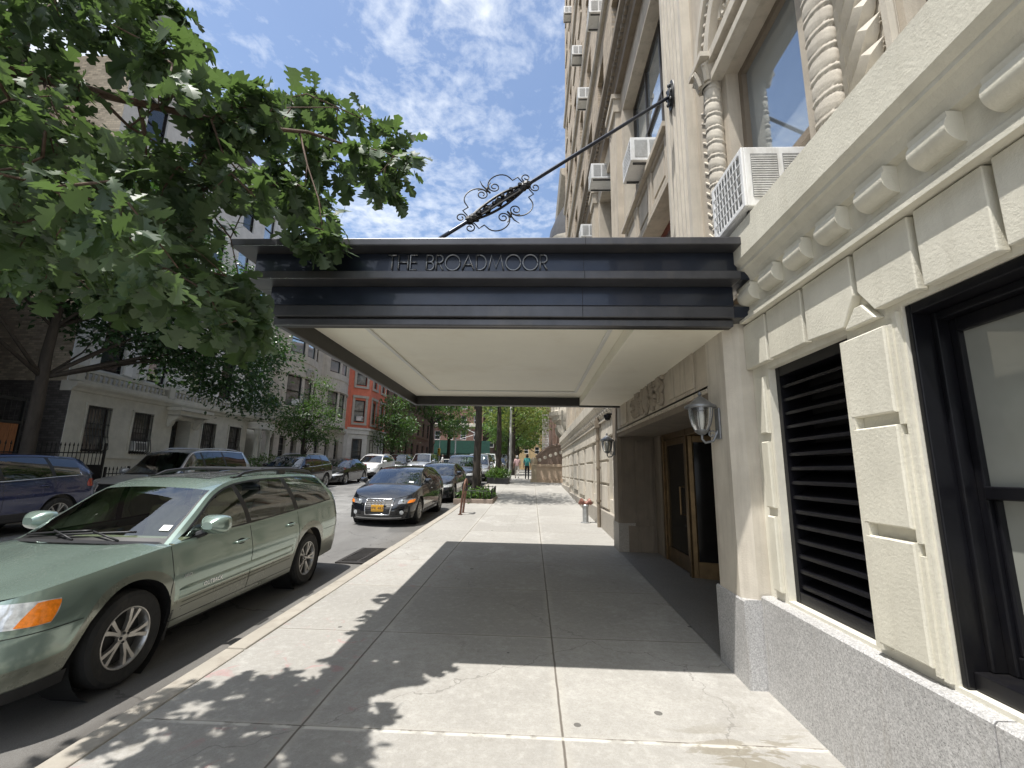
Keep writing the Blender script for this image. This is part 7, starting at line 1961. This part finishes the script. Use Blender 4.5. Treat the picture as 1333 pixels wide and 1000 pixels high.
for k, (dx, dy, s, lb) in enumerate(((-.25,-.75,1.0,'leafy plant at the front left corner of the tree guard'),(.25,-.7,1.0,'leafy plant at the front right corner of the tree guard'),(.3,.1,.9,'leafy plant on the pavement side of the tree guard'),(0,.75,.9,'leafy plant at the back of the tree guard'))):
    shrub('pit_plant', lb, -2.05 + dx, 17.6 + dy, .34*s, .42*s, .42*s, 55, .11, 'leaf_p', 30 + k)['group'] = 'plants in the tree guard'
shrub('planter_bush', 'rounded bright green bush round the foot of the second tree', -1.95, 27.5, .72, .95, .92, 190, .13, 'leaf_p', 41)
t = empty('planter_box', (-1.95, 27.5, gz(27.5)), label='dark low planter box under the rounded bush', cat='planter')
b = MB(); b.box(-.62,.62,-.9,-.84,-.06,.32); b.box(-.62,.62,.84,.9,-.06,.32); b.box(-.62,-.56,-.84,.84,-.06,.32); b.box(.56,.62,-.84,.84,-.06,.32); b.build('sides', M['trim'], t, bevel=.01); b = MB(); b.box(-.56,.56,-.84,.84,.2,.25); b.build('soil', M['ground'], t)
shrub('garden_shrub', 'round shrub with pale blossoms at the end of the white townhouse', -14.4, 24.2, .9, 1.1, 1.5, 150, .13, 'leaf_p', 42)
shrub('balcony_plant', 'leafy plant hanging from the roof terrace of the portico', -15.8, 27.0, .5, .8, .1, 5, .13, 'leaf_a', 43).location.z = 5.2
shrub('terrace_plant', 'yellow green plant on the terrace above the portico', -15.9, 26.6, .4, .6, .9, 60, .15, 'leaf_p', 44).location.z = 5.0

# bicycle hoop and tiny dome
t = empty('bike_rack', (-2.02, 13.6, gz(13.6)), label='rusty brown bent pipe bicycle rack leaning at the kerb', cat='bike rack')
b = MB(); hb = .98
P = [(0, -.26, 0), (.04, -.27, .45), (.08, -.26, .78)] + [(.09 + .01*math.sin(a), -.26*math.cos(a), .78 + .20*math.sin(a)) for a in [PI*k/10 for k in range(1, 10)]] + [(.08, .26, .78), (.04, .27, .45), (0, .26, 0)]
b.tube(P, .032, 10); b.lathe([(.001,.012),(.07,.012),(.07,0)], 12, Matrix.Translation((0,-.26,0))); b.lathe([(.001,.012),(.07,.012),(.07,0)], 12, Matrix.Translation((0,.26,0)))
b.build('hoop', mat('rusty_pipe', (.16,.085,.06), .6, .4, .3, 14), t, smooth='auto')
b = MB()
for k in range(3): b.tube([(.07 + .07*math.cos(a + k), -.1 + .2*k/3 + .02*math.sin(3*a), .78 + .11*math.sin(a + k*.7)) for a in [2*PI*q/16 for q in range(17)]], .018, 6)
b.build('chain_lock', M['rim_dark'], t, smooth=True)
# street furniture far up the street
def pole(name, label, x, y, h, r, arm=None, m='white_dirty'):
    t = empty(name, (x, y, gz(y)), label=label, cat='street lamp' if 'lamp' in name else 'signal pole'); b = MB(); b.tube([(0,0,-.05),(0,0,.3),(0,0,h)], [r*1.5, r, r*.7], 10); b.build('pole', M[m], t, smooth='auto')
    if arm:
        b = MB(); b.tube([(0,0,h*.97),(arm*.5,0,h*1.06),(arm,0,h*1.08)], r*.5, 8); b.build('arm', M[m], t, smooth=True); b = MB(); b.ellipsoid((arm + .2*(1 if arm>0 else -1),0,h*1.07), (.38,.16,.12), 12); b.build('lamp_head', M['lamp_metal'], t, smooth=True)
    return t
pole('street_lamp', 'pale grey street lamp pole between the two nearest pavement trees and the stoop', -1.42, 30.4, 8.2, .085, -2.2)
def signal(x, y, z, label):
    t = empty('traffic_signal', (x, y, z), label=label, cat='traffic signal')
    b = MB(); b.box(-.2, .2, -.15, .15, -.6, .6); b.build('housing', mat('signal_yellow', (.72,.42,.03), .5, 0, .1, 6), t, bevel=.03)
    for k, c in enumerate(((.25,.02,.02), (.25,.15,.01), (.02,.2,.08))):
        b = MB(); b.lathe([(.001,.0),(.12,.0),(.13,.06)], 14, Matrix.Translation((0,-.152,.38-.38*k)) @ Matrix.Rotation(PI/2, 4, 'X')); b.build('lens', mat('signal_lens', c, .2), t)
    return t
t = pole('signal_pole', 'pale mast arm pole at the avenue carrying a traffic signal', -13.2, 78.5, 8.0, .12); b = MB(); b.tube([(0,0,7.6),(3.6,0,5.9)], .06, 8); b.tube([(0,0,4.8),(3.6,0,5.85)], .05, 8); b.build('mast_arm', M['white_dirty'], t)
signal(-9.3, 78.5, gz(78) + 4.9, 'yellow traffic signal at the tip of the mast arm beside the first street tree')
signal(-15.9, 78.0, gz(78) + 2.7, 'yellow signal box low on the left by the green shed')
t = pole('signal_pole', 'dark slim pole at the left avenue corner', -15.9, 78.2, 4.6, .07)

# ------------------------------------------------------------------ people
SK = [mat('skin_tone', (.42,.25,.17), .55), mat('skin_tone_dark', (.20,.11,.07), .55)]
def person(label, x, y, heading, top, bottom, hair, skin=0, stride=.28, scale=1., arm=(.25, -.25), bag=None):
    """one skinned body walking along heading (radians from +y); clothes split by height"""
    J = {}; h = 1.72 * scale; k = h / 1.72
    def P(n, x_, y_, z_, r): J[n] = (x_ * k, y_ * k, z_ * k, r * k)
    s = stride
    P('pel', 0,0,.94,.135); P('waist',0,.0,1.08,.125); P('chest',0,.01,1.28,.15); P('neckb',0,0,1.44,.075); P('neck',0,.015,1.50,.055); P('jaw',0,.035,1.57,.072); P('head',0,.02,1.645,.092); P('crown',0,.005,1.70,.062)
    P('nose',0,.118,1.61,.016)
    for sd, sg in (('l',-1),('r',1)):
        f = s * sg
        P('hip'+sd, sg*.09,0,.90,.105); P('knee'+sd, sg*.095,f*.45+.03,.50,.066); P('ank'+sd, sg*.095,f - (.10 if f < 0 else 0),.09 + (.05 if f < 0 else 0),.045); P('toe'+sd, sg*.10,f + .14,.04 + (.01 if f<0 else 0),.036); P('heel'+sd, sg*.095,f - .04 - (.08 if f<0 else 0),.05 + (.05 if f<0 else 0),.036)
        P('sh'+sd, sg*.175,0,1.40,.070); a = arm[0] if sg < 0 else arm[1]
        P('elb'+sd, sg*.225,-f*.35,1.13,.046); P('wri'+sd, sg*.235,-f*.35 + .10,.90,.032); P('palm'+sd, sg*.237,-f*.35 + .125,.82,.032)
        for q in range(4):
            yy = -f*.35 + .095 + q*.02; ln = (.065,.075,.07,.055)[q]; P('fa%d'%q+sd, sg*.236, yy+.012,.775,.0095); P('fb%d'%q+sd, sg*.228, yy+.02,.775-ln*.8,.008)
        P('th1'+sd, sg*.222,-f*.35 + .165,.82,.011); P('th2'+sd, sg*.215,-f*.35 + .185,.78,.009); P('ear'+sd, sg*.088,.01,1.625,.018)
    E_ = [('pel','waist'),('waist','chest'),('chest','neckb'),('neckb','neck'),('neck','jaw'),('jaw','head'),('head','crown'),('head','nose')]
    for sd in 'lr':
        E_ += [('pel','hip'+sd),('hip'+sd,'knee'+sd),('knee'+sd,'ank'+sd),('ank'+sd,'toe'+sd),('ank'+sd,'heel'+sd),('chest','sh'+sd),('sh'+sd,'elb'+sd),('elb'+sd,'wri'+sd),('wri'+sd,'palm'+sd),('palm'+sd,'th1'+sd),('th1'+sd,'th2'+sd),('head','ear'+sd)]
        for q in range(4): E_ += [('palm'+sd,'fa%d'%q+sd),('fa%d'%q+sd,'fb%d'%q+sd)]
    names = list(J); idx = {n: i for i, n in enumerate(names)}
    me = bpy.data.meshes.new('person'); me.from_pydata([J[n][:3] for n in names], [(idx[a], idx[c]) for a, c in E_], []); me.update()
    o = bpy.data.objects.new('person', me); COL.objects.link(o)
    sk = o.modifiers.new('skin', 'SKIN'); lay = me.skin_vertices[0] if me.skin_vertices else None
    if lay is None:
        bm = bmesh.new(); bm.from_mesh(me); bm.verts.layers.skin.verify(); bm.to_mesh(me); bm.free(); lay = me.skin_vertices[0]
    for i, n in enumerate(names): lay.data[i].radius = (J[n][3], J[n][3]); lay.data[i].use_root = (n == 'pel')
    sb = o.modifiers.new('sub', 'SUBSURF'); sb.levels = 2; sb.render_levels = 2
    dg = bpy.context.evaluated_depsgraph_get(); m2 = bpy.data.meshes.new_from_object(o.evaluated_get(dg)); o.modifiers.clear(); o.data = m2; m2.name = 'person'
    m2.materials.clear()
    for m_ in (SK[skin], top, bottom, M['trim'], hair): m2.materials.append(m_)
    for p in m2.polygons:
        c = p.center; z = c.z / k; ax = abs(c.x) / k
        p.use_smooth = True
        if z > 1.47: p.material_index = 0
        elif ax > .185 and z < 1.12: p.material_index = 0
        elif z > .93: p.material_index = 1
        elif z > .10: p.material_index = 2
        else: p.material_index = 3
    o.location = (x, y, gz(y)); o.rotation_euler = (0, 0, heading); tag(o, label, 'person')
    b = MB(); rows = []
    for i in range(9):
        t = i / 8; row = []
        for q in range(16):
            an = 2*PI*q/16; fr_ = math.sin(an) > .35; z = 1.735 - (.235 if not fr_ else .10) * t * (1. if not fr_ else 1.); rr_ = .102 * math.sin(min(PI/2, t*2.0 + .15))
            row.append((rr_ * math.cos(an) * k, (.012 + rr_ * math.sin(an)) * k, z * k))
        rows.append(row)
    b.grid(rows, closed=True); b.build('hair', hair, o, smooth=True)
    for sg in (-1, 1):
        b = MB(); b.ellipsoid((sg*.033*k, .098*k, 1.635*k), (.012*k, .008*k, .008*k), 8); b.build('eye', M['trim'], o, smooth=True)
    b = MB(); b.ellipsoid((0, .103*k, 1.572*k), (.026*k, .006*k, .007*k), 8); b.build('mouth', mat('lip', (.3,.10,.08), .5), o, smooth=True)
    return o
TEAL = mat('teal_cloth', (.06,.30,.28), .8, 0, .12, 14); PINK = mat('pale_pink_cloth', (.55,.36,.36), .8, 0, .12, 14); NAVY = mat('dark_trousers', (.02,.022,.03), .8, 0, .2, 14); SHORT = mat('light_trousers', (.45,.42,.38), .8, 0, .12, 14)
HAIR = mat('dark_hair', (.02,.014,.01), .6, 0, .3, 60); GREYH = mat('grey_hair', (.25,.24,.23), .6, 0, .2, 60)
person('person in a teal top and dark trousers walking away up the pavement', -.30, 31.6, 0., TEAL, NAVY, HAIR, 0, .26)
person('person in a pink shirt and light trousers walking left of the teal one', -1.02, 32.6, .1, PINK, SHORT, GREYH, 0, -.2, .94)
person('person in a white shirt crossing between far cars on the left', -8.9, 45.6, -1.4, M['white_paint'], NAVY, HAIR, 1, .2, 1.)
# ------------------------------------------------------------------ camera, sun, sky
cam = bpy.data.cameras.new('camera'); co = bpy.data.objects.new('camera', cam); COL.objects.link(co); sc.camera = co
cam.sensor_width = 36; cam.lens = 36 * 589.5 / 1333; cam.clip_start = .05; cam.clip_end = 2000
p_, w_, r_ = R(10.9), R(2.625), R(1.11)
fwd = Vector((-math.sin(w_) * math.cos(p_), math.cos(w_) * math.cos(p_), math.sin(p_)))
rt = Vector((math.cos(w_), math.sin(w_), 0)); up = rt.cross(fwd)
rt2 = rt * math.cos(r_) + up * math.sin(r_); up2 = up * math.cos(r_) - rt * math.sin(r_)
mw = Matrix((rt2, up2, -fwd)).transposed().to_4x4(); mw.translation = (0, 0, 1.6)
co.matrix_world = mw
SUN = Vector((-.26, -.20, 1.)).normalized()
el = math.asin(SUN.z); az = math.atan2(SUN.x, SUN.y)
L = bpy.data.lights.new('sun', 'SUN'); L.energy = 4.1; L.angle = R(.53); L.color = (1., .965, .91)
so = bpy.data.objects.new('sun', L); COL.objects.link(so); so.rotation_euler = SUN.to_track_quat('Z', 'Y').to_euler()
W = bpy.data.worlds.new('World'); sc.world = W; W.use_nodes = True
nt = NT(W.node_tree)
bg = nt.n['Background']; out = nt.n['World Output']
sky = nt.node('ShaderNodeTexSky'); sky.sky_type = 'NISHITA'; sky.sun_disc = False; sky.sun_elevation = el; sky.sun_rotation = az
sky.altitude = 30; sky.air_density = 1.0; sky.dust_density = .8; sky.ozone_density = 1.6
nt.l.new(sky.outputs[0], bg.inputs[0]); bg.inputs[1].default_value = .135
# cloud deck: project the view direction onto a flat layer
tc = nt.node('ShaderNodeTexCoord').outputs['Generated']
sp = nt.node('ShaderNodeSeparateXYZ', {0: tc})
zz = nt.math('MAXIMUM', sp.outputs[2], .06)
px = nt.math('DIVIDE', sp.outputs[0], zz); py = nt.math('DIVIDE', sp.outputs[1], zz)
P = nt.node('ShaderNodeCombineXYZ', {0: px, 1: py, 2: .35}).outputs[0]
n1 = nt.noise(nt.node('ShaderNodeVectorMath', {0: P, 1: (3.1, .4, 0)}, operation='ADD').outputs[0], 1.15, 9, .58, .35)
n2 = nt.noise(P, 9.5, 6, .62, .5)
n3 = nt.noise(nt.scale(P, (1., .8, 1)), 26, 4, .6)
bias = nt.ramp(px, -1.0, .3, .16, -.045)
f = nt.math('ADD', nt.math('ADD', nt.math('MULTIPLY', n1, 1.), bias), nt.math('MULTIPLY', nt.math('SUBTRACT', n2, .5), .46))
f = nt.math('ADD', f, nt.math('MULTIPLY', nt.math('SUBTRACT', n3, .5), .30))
f = nt.math('ADD', f, nt.ramp(py, .45, -.3, 0, .16))  # extra cloud cover overhead and behind the camera, out of view, added for fill
cf = nt.ramp(f, .46, .74, .05, .95)
shade = nt.ramp(nt.noise(P, 2.2, 5, .6), .35, .7)
cc = nt.mix(shade, (.66, .73, .85), (.95, .98, 1.))
bg2 = nt.node('ShaderNodeBackground', {'Color': cc, 'Strength': nt.ramp(py, .6, -.2, .84, 1.25)})  # clouds out of view are made brighter to lift the ambient light
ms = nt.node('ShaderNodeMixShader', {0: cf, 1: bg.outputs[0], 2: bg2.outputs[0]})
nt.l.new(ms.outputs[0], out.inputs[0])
sc.view_settings.view_transform = 'Standard'; sc.view_settings.look = 'None'; sc.view_settings.exposure = .66; sc.view_settings.gamma = 1
sc.cycles.max_bounces = 8; sc.cycles.transparent_max_bounces = 16
sc.cycles.use_denoising = True
